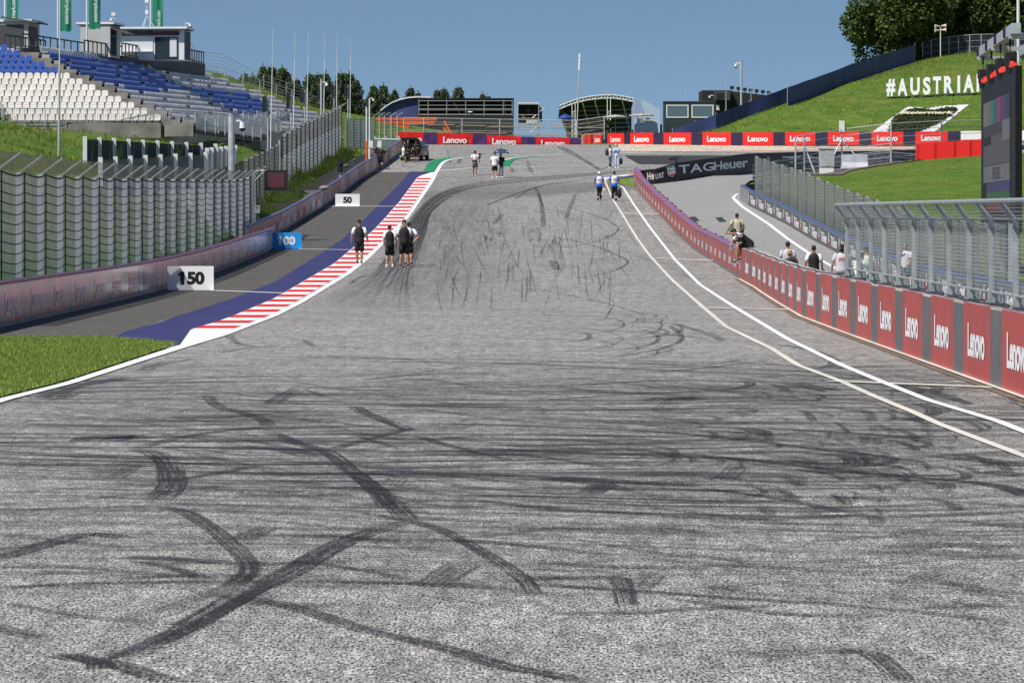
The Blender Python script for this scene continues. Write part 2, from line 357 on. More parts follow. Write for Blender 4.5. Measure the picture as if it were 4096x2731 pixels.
def make_grass(name, flowers=True, base=((.045, .100, .010), (.130, .210, .034)), dry=.5):
    t = NT(name); c = t.coord()
    n1 = t.noise(c, .55, 5, .65); n2 = t.noise(c, 9, 3, .7); n3 = t.noise(c, .12, 3, .6)
    f = t.math('MULTIPLY', t.math('ADD', n1, n2), .5)
    col = t.mix(t.rng(f, .36, .62), base[0], base[1])
    col = t.mix(t.math('MULTIPLY', t.rng(n3, .5, .7), dry), col, (.19, .175, .055))
    if flowers:
        vo = t.node('TexVoronoi', i_Scale=3.4); t.link(c, vo.inputs[0])
        dot = t.rng(vo.outputs[0], .10, .22, 1, 0); msk = t.rng(t.noise(c, .28, 4, .6), .45, .55)
        col = t.mix(t.math('MULTIPLY', dot, msk), col, (.62, .38, .012))
    t.color(col); t.b.inputs['Roughness'].default_value = .85; t.b.inputs['Specular IOR Level'].default_value = .15
    bp = t.node('Bump'); bp.inputs['Strength'].default_value = .9; bp.inputs['Distance'].default_value = .12; t.link(n2, bp.inputs['Height']); t.link(bp.outputs[0], t.b.inputs['Normal'])
    return t.m
GRASS = make_grass('meadow_grass'); LAWN = make_grass('lawn_grass', False, ((.085, .155, .016), (.19, .28, .046)), .25)

def axis(lo, hi, segs):
    out = [lo]
    for a, b, s in segs:
        n = max(1, int(round((b - a) / s))); out += list(np.linspace(a, b, n + 1))
    out.append(hi); return np.array(sorted(set(np.round(out, 3))))
gx = axis(-1500, 1500, [(-600, -120, 60), (-120, -48, 6), (-48, -20, 1.5), (-20, 18, .75), (18, 62, 1.5), (62, 130, 6), (130, 600, 60)])
gy = axis(-400, 2500, [(-100, 20, 12), (20, 250, 2), (250, 400, 1.5), (400, 520, 8), (520, 1200, 80)])
XX, YY = np.meshgrid(gx, gy); ZZ = tps(XX.ravel(), YY.ravel())
xs_, ys_ = XX.ravel(), YY.ravel()
for i in range(len(ZZ)):
    X, Y = xs_[i], ys_[i]
    if -14 < X < 130 and -60 < Y < 345:
        hit = [region(X + dx, Y + dy) for dx in (-.8, 0, .8) for dy in (-1.2, 0, 1.2)]
        if any(hit):
            zz = [(p(Y) if h == 'road' else lane(X, Y)) for h in hit if h]
            ZZ[i] = min(min(zz) - .15, ZZ[i] + 5)
    if 228 < Y < 345 and -60 < X < -10:
        hs = [stand_z(X + dx, Y + dy) for dx in (-.8, 0, .8) for dy in (-1.2, 0, 1.2)]; hs = [h for h in hs if h is not None]
        if hs: ZZ[i] = min(ZZ[i], min(hs))
    elif Y <= -60 and -14 < X < 20: ZZ[i] = -.2
nxg, nyg = len(gx), len(gy)
mb = MB(); mb.v = list(zip(xs_.tolist(), ys_.tolist(), ZZ.tolist()))
mb.f = [(j * nxg + i, j * nxg + i + 1, (j + 1) * nxg + i + 1, (j + 1) * nxg + i) for j in range(nyg - 1) for i in range(nxg - 1)]; mb.mi = [0] * len(mb.f)
ground = struct('ground', mb, GRASS, smooth=True)

# the road sheet
mb = MB(); yy = list(np.arange(-40, 337.01, 1.0)); cols = np.linspace(0, 1, 9); vs = []; fs = []
def rl(Y): return -11.9 if Y < 168 else bar2x(Y)
for j, Y in enumerate(yy):
    a = rl(Y); b = wallx(Y) + .05 if Y < 247 else 9.2
    for t_ in cols: vs.append((a + (b - a) * t_, Y, p(Y)))
for j in range(len(yy) - 1):
    for k in range(8): q = j * 9 + k; fs.append((q, q + 1, q + 10, q + 9))
mb.add(vs, fs); vs = []; fs = []
ye = list(np.arange(252, 337.01, 1.0))
for Y in ye:
    lo = 9.2; hi = min(max(11 + (Y - 247) / .9, 11), 120) if Y < 264 else 120
    for t_ in cols: vs.append((lo + (hi - lo) * t_, Y, p(Y)))
for j in range(len(ye) - 1):
    for k in range(8): q = j * 9 + k; fs.append((q, q + 1, q + 10, q + 9))
mb.add(vs, fs)
road = struct('road', mb, ASPH)
# the pit lane beyond the wall, lower than the track
mb = MB(); vs = []; fs = []; yl = list(np.arange(-40, 262.01, 2.0))
for Y in yl:
    a = wallx(min(Y, 247)) + .1 + max(0, (Y - 247)) * .9; b = lane_in(Y) - .02
    for t_ in cols: X = a + (b - a) * t_; vs.append((X, Y, (lane(X, Y) if Y < 247 else lane_r(Y) * .7 + p(Y) * .3)))
for j in range(len(yl) - 1):
    for k in range(8): q = j * 9 + k; fs.append((q, q + 1, q + 10, q + 9))
mb.add(vs, fs); pit_lane = struct('pit_lane', mb, LANE)
sp_ = MB()
for X_, Y_ in ((10.35, 199), (11.75, 197)): sp_.quad(*[Vector((X_ + a, Y_ + b, lane(X_ + a, Y_ + b) + .012)) for a, b in ((-.2, -2.2), (.2, -2.2), (.2, 2.2), (-.2, 2.2))])
struct('pit_lane_patch', sp_, DARKA)

# overlays, each a few millimetres above the one below
def X2px(X, py): g = G(CX, py); return CX + X * F4 / g.y
ro = [(1352, -700, 418), (1317, 0, 535), (1263, 0, 714), (1192, 0, 935), (1128, 0, 1100), (1054, 0, 1219), (984, 0, 1330), (918, 0, 1412), (840, 0, 1494), (806, 0, 1527), (719, 0, 1614), (690, 0, 1638)]
ro = [(a, X2px(rl(G(CX, a).y) + .02, a), c) for a, b, c in ro]
struct('asphalt_strip', strip(ro, 130, .003, '', None), RUNOFF)
bl = [(1380, 700, 719), (1355, 420, 735), (1317, 535, 765), (1289, 640, 862), (1263, 714, 934), (1227, 830, 1020), (1192, 935, 1100), (1128, 1100, 1210), (1054, 1219, 1337), (1005, 1298, 1395), (961, 1361, 1449), (918, 1412, 1497), (872, 1462, 1541), (840, 1494, 1568), (806, 1527, 1599), (719, 1614, 1663), (708, 1622, 1670), (687, 1639, 1737)]
struct('blue_strip', strip(bl, 120, .006, '', None), BLUE)
kb = [(1382, 719, 776), (1317, 765, 944), (1289, 862, 1015), (1266, 926, 1076), (1227, 1020, 1150), (1192, 1100, 1210), (1128, 1210, 1318), (1094, 1268, 1378), (1054, 1337, 1430), (1005, 1395, 1489), (961, 1449, 1535), (918, 1497, 1575), (872, 1541, 1622), (840, 1568, 1640), (806, 1599, 1664), (719, 1663, 1723), (708, 1670, 1728), (690, 1725, 1738)]
kerb = strip(kb, 90, .009, '', None)
struct('kerb', kerb, WHITE)
stripes = MB()                                         # red bars of the kerb, evenly pitched along it
ky = [r[0] for r in kb][::-1]; kl = [r[1] for r in kb][::-1]; kr = [r[2] for r in kb][::-1]
reds = [716, 728, 739, 751, 762.5, 775, 788, 802, 816, 830, 844, 858.4, 872.3, 886.8, 902, 917.4, 933.3, 949, 965.2, 982, 999, 1016, 1033.9, 1051.7, 1069.8, 1088.3, 1107, 1126, 1145, 1164, 1183.5, 1203, 1223, 1244, 1266, 1288, 1309]
for i, c_ in enumerate(reds):
    h_ = (reds[min(i + 1, len(reds) - 1)] - reds[max(i - 1, 0)]) / (2 if 0 < i < len(reds) - 1 else 1) * .25
    a, b = ((py, np.interp(py, ky, kl) + 2, np.interp(py, ky, kr) - 2) for py in (c_ + h_, c_ - h_)); ps = [G(a[1], a[0]), G(a[2], a[0]), G(b[2], b[0]), G(b[1], b[0])]
    stripes.quad(*[q + Vector((0, 0, .012)) for q in ps])
struct('kerb_stripes', stripes, RED)
wl = [(2644, -3153, -2985), (1700, -430, -350), (1615, -80, 0), (1597, 0, 56), (1535, 250, 301), (1440, 540, 592), (1382, 719, 776), (1341, 868, 913), (1317, 936, 975), (1300, 980, 1018), (1266, 1076, 1108), (1210, 1186, 1216), (1094, 1381, 1404), (1032, 1459, 1480), (979, 1517, 1533), (921, 1573, 1588), (872, 1621, 1635), (826, 1653, 1667), (724, 1721, 1736), (690, 1738, 1752)]
lines = strip(wl, 140, .0165, '', None)
ribbon([(1745, 690), (1762, 662), (1773, 650), (1787, 643), (1801, 639), (1853, 630), (1976, 622.6), (2250, 614), (2600, 610)], .28, .0165, 6, lines)
ribbon([(2011, 643), (2046, 634), (2116, 626), (2250, 621), (2600, 618)], .22, .0165, 6, lines)
for a, b in (((850, 1163), (1140, 1174)), ((1195, 997), (1400, 1000)), ((1310, 826), (1578, 826)), ((1755, 684), (1888, 672)), ((1888, 672), (2250, 666)), ((2250, 666), (2460, 662))):
    ribbon([a, b], .34, .017, 6, lines)
ribbon([(2419, 722), (2455, 800), (2492, 862), (2533, 905), (2600, 985), (2700, 1080), (2800, 1150), (2940, 1240), (3151, 1362), (3361, 1463), (3502, 1521), (3712, 1605), (3993, 1690), (4200, 1765)] if False else
       [(2420, 716), (2438, 726), (2471, 741), (2492, 750), (2533, 816), (2600, 911), (2700, 1040), (2800, 1140), (2940, 1231), (3151, 1358), (3361, 1460), (3502, 1519), (3712, 1603), (3993, 1688), (4250, 1790), (4930, 2080), (6248, 2644)], .135, .0165, 8, lines)
struct('road_line', lines, WHITE)
cl = MB()
ribbon([(2416, 716), (2424, 735), (2453, 801), (2492, 862), (2548, 954), (2600, 1025), (2690, 1122), (2800, 1219), (2905, 1309), (3081, 1393), (3193, 1463), (3361, 1526), (3502, 1589), (3642, 1646), (3761, 1700), (4092, 1825), (4300, 1908), (4760, 2150), (5758, 2644)], .12, .0145, 8, cl)
for a, b in (((3326, 1526), (3990, 1552)), ((2820, 1233), (3222, 1240)), ((2614, 1033), (2856, 1043)), ((2494, 853), (2660, 857))): ribbon([a, b], .3 if a[1] > 1400 else .55, .0150, 6, cl)
struct('road_line', cl, CREAM)
gr = strip([(686, 1692, 1746), (668, 1703, 1757), (652, 1715, 1770), (640, 1738, 1795), (633, 1775, 1835)], 12, .006, '', None)
ribbon([(1805, 636), (1853, 627), (1976, 620), (2250, 611), (2600, 607.5)], .5, .006, 6, gr)
for q in strip([(668, 2008, 2043), (655, 2010, 2043), (645, 2012, 2046), (637, 2036, 2067), (631, 2062, 2110), (626.5, 2100, 2160)], 10, .006, '', None).f: pass
g2 = strip([(668, 2008, 2043), (655, 2010, 2043), (645, 2012, 2046), (637, 2036, 2067), (631, 2062, 2110), (626.5, 2100, 2160)], 10, .006, '', None)
gr.add(g2.v, g2.f); ribbon([(2120, 628), (2250, 623), (2600, 620), (3100, 619)], .5, .0065, 6, gr)
struct('green_verge', gr, GREEN)
struct('gravel_trap', strip([(576, 2455, 5200), (592, 2470, 5200), (608, 2482, 5200)], 16, .03, '', None), GRAVEL)
struct('asphalt_patch', strip([(622.5, 2495, 5200), (640, 2525, 5200), (658, 2556, 5200)], 14, .006, '', None), DARKA)
rk = MB(); ribbon([(2482, 610), (2700, 609), (3000, 607), (3400, 602), (3800, 598), (4200, 594)], .7, .06, 8, rk); struct('kerb', rk, RED)
rk = MB(); ribbon([(2482, 613.5), (2700, 612), (3000, 610), (3400, 605.5), (3800, 601.5), (4200, 597.5)], .8, .05, 8, rk); struct('kerb', rk, WHITE)
tr = MB(); 
ribbon([(2440, 640), (2480, 645), (2700, 640)], .01, .01, 2, tr)
# pit exit nose: grass, navy paint, kerb
struct('grass_verge', poly([(2424, 722), (2450, 719.5), (2500, 715), (2566, 706), (2566, 747), (2520, 742), (2475, 738), (2445, 732)], .020), LAWN)
struct('navy_strip', poly([(2424, 721), (2468, 712), (2500, 708), (2566, 698), (2566, 706), (2500, 715), (2450, 719.5)], .016), NAVY)
nk = MB(); seq = [(2414, 716), (2440, 711), (2470, 707), (2495, 704), (2520, 701), (2543, 699), (2566, 696)]
for i in range(6):
    nk.m = (0, 1, 0, 0, 1, 2)[i]; ribbon([seq[i], seq[i + 1]], .7, .03, 3, nk)
struct('kerb', nk, [WHITE, RED, YELLOW])
# near verge, with real blades
vg = [(2644, -8000, -3160), (1352, -900, 60), (1357, -900, 430), (1380, -900, 712), (1440, -900, 530), (1535, -900, 240), (1597, -900, -10), (1700, -1300, -440), (1900, -2600, -1010)]
verge = strip(vg, 60, .035, '', None); struct('grass_verge', verge, LAWN)
def blades(name, pts, hmin, hmax, wd, m, seed, lean=.5):
    r = np.random.default_rng(seed); n = len(pts); P = np.asarray(pts); a = r.uniform(0, 6.283, n); h = r.uniform(hmin, hmax, n); w_ = wd * r.uniform(.7, 1.3, n)
    dx, dy = np.cos(a) * w_, np.sin(a) * w_; l = r.normal(0, lean, (n, 2)) * h[:, None]
    V = np.empty((n, 3, 3)); V[:, 0] = P - np.c_[dx, dy, np.zeros(n) + .01]; V[:, 1] = P + np.c_[dx, dy, np.zeros(n) - .01]; V[:, 2] = P + np.c_[l, h]
    me = bpy.data.meshes.new(name); me.from_pydata(V.reshape(-1, 3).tolist(), [], np.arange(3 * n).reshape(-1, 3).tolist()); me.materials.append(m)
    o = link(name, me); return tag(o, kind='stuff')
def leaf_mat(name, a, b, trans=.3, flower=None):
    t = NT(name); gi = t.node('NewGeometry'); v = gi.outputs['Random Per Island']; 
    col = t.mix(v, a, b)
    if flower: col = t.mix(t.rng(v, flower[1], flower[1] + .005), col, flower[0])
    t.color(col); t.b.inputs['Roughness'].default_value = .6; t.b.inputs['Specular IOR Level'].default_value = .25
    tr_ = t.node('BsdfTranslucent'); t.link(col, tr_.inputs[0]); mx = t.node('MixShader'); mx.inputs[0].default_value = trans
    out = t.n['Material Output']; t.link(t.b.outputs[0], mx.inputs[1]); t.link(tr_.outputs[0], mx.inputs[2]); t.link(mx.outputs[0], out.inputs[0]); return t.m
BLADE = leaf_mat('grass_blade', (.11, .185, .022), (.35, .43, .11)); MEADOW = leaf_mat('meadow_blade', (.055, .112, .012), (.170, .235, .046), .3, ((.70, .42, .01), .93))
rg = np.random.default_rng(3); pts = []
ks = sorted(vg); kyy = [r_[0] for r_ in ks]
while len(pts) < 42000:
    Y = 40 + rg.random() * 31; py = HY + HC * F4 / Y
    if py < 1353: continue
    xr = np.interp(py, kyy, [r_[2] for r_ in ks]); X1 = (xr - CX) * Y / F4; X0 = max((-60 - CX) * Y / F4, -11.3)
    if X1 - X0 < .05 or rg.random() > (X1 - X0) / 4.5: continue
    pts.append((X0 + (X1 - X0) * rg.random() - .02 + (rg.normal(0, .07) if rg.random() < .15 else 0), Y, p(Y) + .03))
blades('grass', pts, .03, .085, .009, BLADE, 5)
# ------------------------------------------------------------------ barriers, banners, fences
GALV = mat('galvanised_steel', (.50, .53, .54), .45, .2, var=.25, vscale=3); DGALV = mat('dull_steel', (.30, .31, .32), .5, .3, var=.25, vscale=3)
CONC = mat('concrete', (.42, .40, .36), .85, var=.35, vscale=1.2, bump=.2); BLACK = mat('black_plastic', (.015, .015, .017), .5); DKGREY = mat('dark_grey', (.05, .05, .055), .6)
WHITEM = mat('white_metal', (.78, .78, .78), .5); CABLE = mat('cable', (.03, .03, .035), .6); ORANGE = mat('orange_paint', (.80, .12, .015), .45, var=.15); RUST = mat('rust_dirt', (.17, .125, .09), .9, var=.5, vscale=4)
LET_W = mat('white_lettering', (.80, .79, .80), .5); LET_P = mat('pale_lettering', (.66, .56, .58), .45); LET_K = mat('black_lettering', (.012, .012, .014), .5)
def banner(name, col, var=.2, rough=.45, scale=1.5, streak=0.0):
    t = NT(name); n = t.noise(t.coord((1, 1, 1)), scale, 5, .65); c = t.mix(1, col, t.rng(n, .3, .7, 1 - var, 1 + var * .4), 'MULTIPLY')
    if streak: c = t.mix(t.math('MULTIPLY', t.rng(t.noise(t.coord((.6, .9, .15)), 2.2, 5, .7), .56, .72), streak), c, (.05, .045, .045))
    t.color(c); t.b.inputs['Roughness'].default_value = rough; t.b.inputs['Specular IOR Level'].default_value = .7 if rough < .2 else .5; return t.m
PWRED = banner('pit_wall_red', (.43, .060, .055), .18, .42, 1.5, .22); PWGREY = banner('pit_wall_grey', (.115, .115, .125), .3, .42, 1.5, .3)
FRED = banner('far_banner_red', (.80, .018, .014), .08, .5); FNAVY = banner('far_banner_navy', (.022, .016, .052), .15, .5); FPURP = banner('far_banner_purple', (.085, .03, .14), .5, .4, 1)
LRED = banner('left_banner_red', (.86, .27, .23), .2, .16, .9, .2); LGREY = banner('left_banner_grey', (.34, .29, .31), .3, .16, .9, .2); WRED = banner('worn_banner_red', (.50, .20, .19), .4, .4, .8, .85); WPALE = banner('worn_banner_pale', (.60, .50, .49), .4, .4, .8, .9)
EDGE = banner('capping', (.45, .10, .14), .2); EDGEB = banner('capping_blue', (.13, .14, .30), .2)
def wall_loft(P, h, th, side=1, mb=None, z0=-.25):       # an upright slab along base points P, thickness to the given side
    mb = mb or MB(); rings = []
    for i, q in enumerate(P):
        d = P[min(i + 1, len(P) - 1)] - P[max(i - 1, 0)]; d.z = 0; d.normalize(); n = Vector((d.y, -d.x, 0)) * side * th
        hh = h(q) if callable(h) else h
        rings.append([q + Vector((0, 0, z0)), q + Vector((0, 0, hh)), q + n + Vector((0, 0, hh)), q + n + Vector((0, 0, z0))])
    return mb.loft(rings)
def along(fx, fz, a, b, step=1.0):
    n = max(1, int(round((b - a) / step))); return [Vector((fx(a + (b - a) * i / n), a + (b - a) * i / n, fz(a + (b - a) * i / n))) for i in range(n + 1)]
def face_panel(fx, fz, a, b, z0, z1, off, wav=0.0, seed=0, n=4, th=.006):   # a sheet hung on a wall that runs along Y; off = where its face stands
    rings = []; ys_p = [a + (b - a) * i / n for i in range(n + 1)]
    for Y in ys_p:
        q = wav * (mnoise.noise(Vector((Y * 1.3, seed, 0)))); q1 = wav * 2.2 * mnoise.noise(Vector((Y * 1.9, seed + 9, 0)))
        x = fx(Y) + off; zz = fz(Y); s_ = 1 if off > 0 else -1; dz = abs(q1) * .8
        rings.append([Vector((x + q, Y, zz + z0 + dz)), Vector((x, Y, zz + z1)), Vector((x - s_ * th, Y, zz + z1)), Vector((x + q - s_ * th, Y, zz + z0 + dz))])
    return MB().loft(rings)
def lenovo(h, m, xs=1.0): return text_mesh('Lenovo', h, .035, xs, 0.0, 0, m, .92)

# pit wall, near concrete part
pw = thing('pit_wall', 'long concrete pit wall carrying the red and grey banners beside the steel mesh fence', 'wall', (0, 0, 0))
wall_loft(along(wallx, p, 10, 127, 2), 1.15, .42, 1).build('wall', CONC, pw)
kk = MB(); 
for P in (along(lambda Y: wallx(Y) - .13, p, 10, 127, 1.0),): ribbon3(P, .2, .012, kk)
kk.build('foot_strip', RUST, pw); ribbon3(along(lambda Y: wallx(Y) - .045, p, 10, 127, 1.0), .09, .03, MB()).build('white_edge', CREAM, pw)
tb = MB(); rr_ = random.Random(4)
tb.tube([Vector((wallx(Y) + .12 + .04 * math.sin(Y * .9) + rr_.uniform(-.03, .03), Y, p(Y) + 1.185)) for Y in np.arange(10, 127, .8)], .016, 5).build('cable', mat('purple_cable', (.03, .02, .05), .6), pw)
Lp = lenovo(.52, LET_W, 1.02)
for k in range(-9, 18):
    c = 51.3 + 4.3 * k
    face_panel(wallx, p, c - .62, c + .62, .03, 1.13, -.006, n=2).build('banner_stripe', PWGREY, pw)
    r = face_panel(wallx, p, c + .625, min(c + 3.675, 126.9), .03, 1.145, -.006, n=4).build('banner', PWRED, pw)
    face_panel(wallx, p, c + .625, min(c + 3.675, 126.9), 1.145, 1.172, -.008, n=4).build('banner_hem', EDGE if k % 2 else EDGE, pw)
    cy = c + 2.15
    if cy < 125.5: put_text(Lp, (wallx(cy) - .016, cy, p(cy) + .60), (wallx(cy - .5) - wallx(cy + .5), -1, p(cy - .5) - p(cy + .5)), (0, 0, 1), r)
# pit wall, far part: guard rail faced with smaller banners
wx2 = lambda Y: wallx(Y) + .14
pb = thing('guardrail_barrier', 'long guardrail with small red banners and a blue and pink capping', 'barrier')
pts = along(wx2, p, 127.2, 244, 2); wall_loft(pts, .98, .30, 1).build('rail', DGALV, pb)
cp = MB()
for i in range(70):
    a = 127.2 + i * 1.7; b = min(a + 1.7, 246)
    if a >= 246: break
    cp.m = i % 2; Pa, Pb = (Vector((wx2(q) + .15, q, p(q) + 1.0)) for q in (a, b)); cp.bar(Pa, Pb, .36, .05)
cp.build('capping', [EDGE, EDGEB], pb)
L2 = lenovo(.42, LET_P, 1.0)
k = 0; Y = 127.5
while Y < 244:
    b = min(Y + 2.9, 246)
    r = face_panel(wx2, p, Y, b, .06, .94, -.007, n=3).build('banner', PWRED, pb); cy = (Y + b) / 2
    if b - Y > 2: put_text(L2, (wx2(cy) - .017, cy, p(cy) + .5), (wx2(cy - .5) - wx2(cy + .5), -1, p(cy - .5) - p(cy + .5)), (0, 0, 1), r)
    if b + .95 < 246: face_panel(wx2, p, b + .01, b + .94, .06, .94, -.007, n=2).build('banner_stripe', PWGREY, pb)
    Y = b + .95
# black cable bundle hanging behind its top, pit lane side
MB().tube([Vector((wx2(Y) + .37 + .05 * math.sin(Y * 2.1), Y, p(Y) + .93 + .05 * math.sin(Y * 1.3))) for Y in np.arange(127.5, 245, .8)], .07, 6).build('cable', CABLE, pb)

# left guard rails
b1 = thing('guardrail_barrier', 'near guardrail in faded pink banners ending by the blue board', 'barrier')
fx1 = lambda Y: -11.42; wall_loft(along(fx1, p, 34, 163.6, 3), .97, .26, -1).build('rail', DGALV, b1)
wb = MB()
for j in range(4):                                        # open W-beam rails at the end of the banner
    prof = [(.0, 0), (.06, .045), (.06, .09), (.0, .125), (.06, .16), (.06, .205), (0, .25)]
    wb.loft([[Vector((-11.50 + a, Y, p(Y) + .05 + j * .245 + z * .92)) for a, z in prof] + [Vector((-11.52 + a, Y, p(Y) + .05 + j * .245 + z * .92)) for a, z in prof[::-1]] for Y in (163.6, 166, 168.4)])
wb.build('rail_end', GALV, b1)
for yy_ in (168.2, 165.8): MB().box((-11.62, yy_, p(yy_) + .5), (.12, .16, 1.05)).build('post', GALV, b1)
cp = MB()
for i in range(96):
    a = 34 + i * 1.4; b = a + 1.4
    if b > 168.5: break
    cp.m = i % 2; cp.bar((-11.53, a, p(a) + .995), (-11.53, b, p(b) + .995), .30, .05)
cp.build('capping', [EDGE, EDGEB], b1)
L3 = text_mesh('Lenovo', .56, .012, 1.0, 0, 0, mat('faded_lettering', (.80, .72, .76), .3), .98)
for k in range(-8, 21):
    c = 79.9 + 4.25 * k
    if c + 1.5 > 163.4: continue
    r = face_panel(fx1, p, c - 1.5, c + 1.5, .10, .95, .010, .012, k, 6).build('banner', LRED, b1)
    face_panel(fx1, p, c + 1.51, min(c + 2.74, 163.5), .10, .95, .010, .012, k, 3).build('banner_stripe', LGREY, b1)
    put_text(L3, (fx1(c) + .026, c, p(c) + .50), (0, 1, (p(c + .5) - p(c - .5))), (0, 0, 1), r)
b2 = thing('guardrail_barrier', 'far guardrail climbing the hill in a torn and dirty wrinkled banner', 'barrier')
wall_loft(along(bar2x, p, 170, 312, 3), .97, .26, -1).build('rail', DGALV, b2)
MB().tube([Vector((bar2x(Y) - .12, Y, p(Y) + 1.0)) for Y in np.arange(170, 312.1, 2)], .09, 6).build('capping', mat('blue_tarpaulin', (.18, .20, .36), .5, var=.4), b2)
for k in range(33):
    a = 170.2 + k * 4.3; b = a + 4.28; c = (a + b) / 2
    if b > 312: break
    r = face_panel(bar2x, p, a, b, .08, .97, .012, .06, k * 3, 12).build('banner', (WRED, WRED, WPALE, WRED, WPALE, WPALE)[k % 6] if k > 3 else WRED, b2)
    if k < 12: put_text(L3, (bar2x(c) + .09, c, p(c) + .52), (bar2x(c + .5) - bar2x(c - .5), 1, p(c + .5) - p(c - .5)), (0, 0, 1), r)

# nets: wire mesh as a see-through pattern on bulging sheets
def net_mat(name, col, cover, pitch, diag=True, dark=.35):
    t = NT(name); uv = t.node('UVMap'); sp = t.node('SeparateXYZ'); t.link(uv.outputs[0], sp.inputs[0]); u, v = sp.outputs[0], sp.outputs[1]
    def lines(x, wd): return t.math('LESS_THAN', t.math('FRACT', t.math('MULTIPLY', x, 1 / pitch)), wd)
    if diag: a = lines(t.math('ADD', u, v), cover); b = lines(t.math('SUBTRACT', u, v), cover)
    else: a = lines(u, cover); b = lines(v, cover * .5)
    mk = t.math('MAXIMUM', a, b)
    n = t.noise(uv.outputs[0], 1.1, 4, .7); t.color(t.mix(t.rng(n, .35, .65, 0, dark), col, tuple(c * .35 for c in col)))
    t.b.inputs['Roughness'].default_value = .55; t.b.inputs['Metallic'].default_value = .2; t.link(mk, t.b.inputs['Alpha']); return t.m
NET = net_mat('wire_net', (.84, .86, .84), .43, .055); NETB = net_mat('brown_net', (.20, .175, .14), .40, .055); NETT = net_mat('lean_net', (.46, .49, .48), .36, .05)
NETD = net_mat('fine_net', (.36, .37, .36), .44, .05); NETF = net_mat('welded_wire', (.34, .37, .37), .22, .045, False); NETL = net_mat('chain_link', (.30, .30, .30), .06, .09); NETK = net_mat('shade_net', (.035, .035, .045), .52, .05)
def net(bays, name, m, parent, wave=0.0, nu=8, nv=3):      # bays: (bottom a, bottom b, top b, top a); one mesh, bulged by wave along its normal
    v = []; f = []; uv = []
    for (a, b, c, d) in bays:
        o = len(v); L = (b - a).length; H = (d - a).length; nn = (b - a).cross(d - a).normalized()
        for j in range(nv + 1):
            for i in range(nu + 1):
                s, t_ = i / nu, j / nv; q = a.lerp(b, s).lerp(d.lerp(c, s), t_)
                q = q + nn * (wave * math.sin(math.pi * s)); sag = wave * .5 * math.sin(math.pi * s) * (t_ > .5)
                v.append(q - Vector((0, 0, sag))); uv.append((s * L, t_ * H))
        for j in range(nv):
            for i in range(nu): q = o + j * (nu + 1) + i; f.append((q, q + 1, q + nu + 2, q + nu + 1))
    me = bpy.data.meshes.new(name); me.from_pydata(v, [], f); me.materials.append(m); ul = me.uv_layers.new(name='UVMap')
    ul.data.foreach_set('uv', np.array([uv[i] for q in f for i in q], float).ravel()); me.polygons.foreach_set('use_smooth', [True] * len(f))
    return link(name, me, parent)
def catch_fence(name, label, posts, base, h, lean, m, pm, cables=0, mtop=None, wave=.12, pw_=.16, leanh=None, side=Vector((1, 0, 0)), upper=None, cab_r=.014):
    t = thing(name, label, 'fence'); B = [Vector((q[0], q[1], base(q[1]) if callable(base) else q[2])) for q in posts]; leanh = lean if leanh is None else leanh
    hh = [h(q.y) if callable(h) else h for q in B]; T = [q + Vector((0, 0, k_)) for q, k_ in zip(B, hh)]; E = [q + side * lean + Vector((0, 0, leanh)) for q in T]
    for a, b, e in zip(B, T, E):
        mb = MB().bar(a - side * .12 - Vector((0, 0, .3)), b - side * .12, pw_, pw_ * .7, (0, 1, 0))
        if lean: mb.bar(b - side * .12, e, pw_ * .8, .05, (0, 0, 1))
        mb.build('post', pm, t)
    n = len(B)
    if upper: 
        M1 = [b_.lerp(t_, upper[1]) for b_, t_ in zip(B, T)]
        net([(B[i], B[i + 1], M1[i + 1], M1[i]) for i in range(n - 1)], 'net', m, t, wave); net([(M1[i], M1[i + 1], T[i + 1], T[i]) for i in range(n - 1)], 'upper_net', upper[0], t, wave)
    else: net([(B[i], B[i + 1], T[i + 1], T[i]) for i in range(n - 1)], 'net', m, t, wave)
    if lean: net([(T[i], T[i + 1], E[i + 1], E[i]) for i in range(n - 1)], 'lean_net', mtop or m, t, .0)
    if cables:
        cb = MB()
        for j in range(cables + 1):
            f = j / cables; pl = []
            for i in range(n - 1):
                for s in range(6):
                    s_ = s / 6; q = B[i].lerp(B[i + 1], s_).lerp(T[i].lerp(T[i + 1], s_), f); pl.append(q + side * (.02 + wave * math.sin(math.pi * s_) * .9) - Vector((0, 0, .10 * math.sin(math.pi * s_) * (1 if j else .3))))
            pl.append(B[-1].lerp(T[-1], f) + side * .02); cb.tube(pl, cab_r * (1.7 if j in (0, cables) else 1), 4)
        for i in range(n): cb.tube([B[i] + side * .03, T[i] + side * .03], cab_r * 1.3, 4)
        cb.build('cable', CABLE, t)
    return t
f1 = catch_fence('catch_fence', 'tall near catch fence of sagging wire net and leaning post tops behind the pink guardrail', [(-13.2, 94.6 - 4.3 * 4 + 4.3 * i) for i in range(25)], lambda Y: p(Y) + .02, lambda Y: 3.62 if Y < 130 else 3.62 - (Y - 130) * .009, .5, NET, GALV, 14, NETT, .09, .17, .46)
f2 = catch_fence('catch_fence', 'short brown catch fence section behind the hanging marshal light panel', [(-15.5 + .01 * i, 179 + 4.3 * i) for i in range(13)], lambda Y: p(Y) + .1, 3.2, 0, NETB, DGALV, 12, None, .12, .2)
f3 = catch_fence('catch_fence', 'tall catch fence with brown upper net climbing beside the paved ramp', [(-15.4 + .012 * 4.4 * i, 233.8 + 4.4 * i) for i in range(16)], lambda Y: p(Y) + .1, lambda Y: 3.55 + (Y - 234) * .008, 0.45, NET, GALV, 13, NETT, .09, .17, .4, upper=(NETB, .62))
f4 = catch_fence('catch_fence', 'catch fence panel facing the track at the top of the ramp', [(-14.3 + .55 * i, 303 + 0.8 * i) for i in range(5)], lambda Y: p(303) + .6, 2.55, 0, NET, DGALV, 11, None, .08, .12)
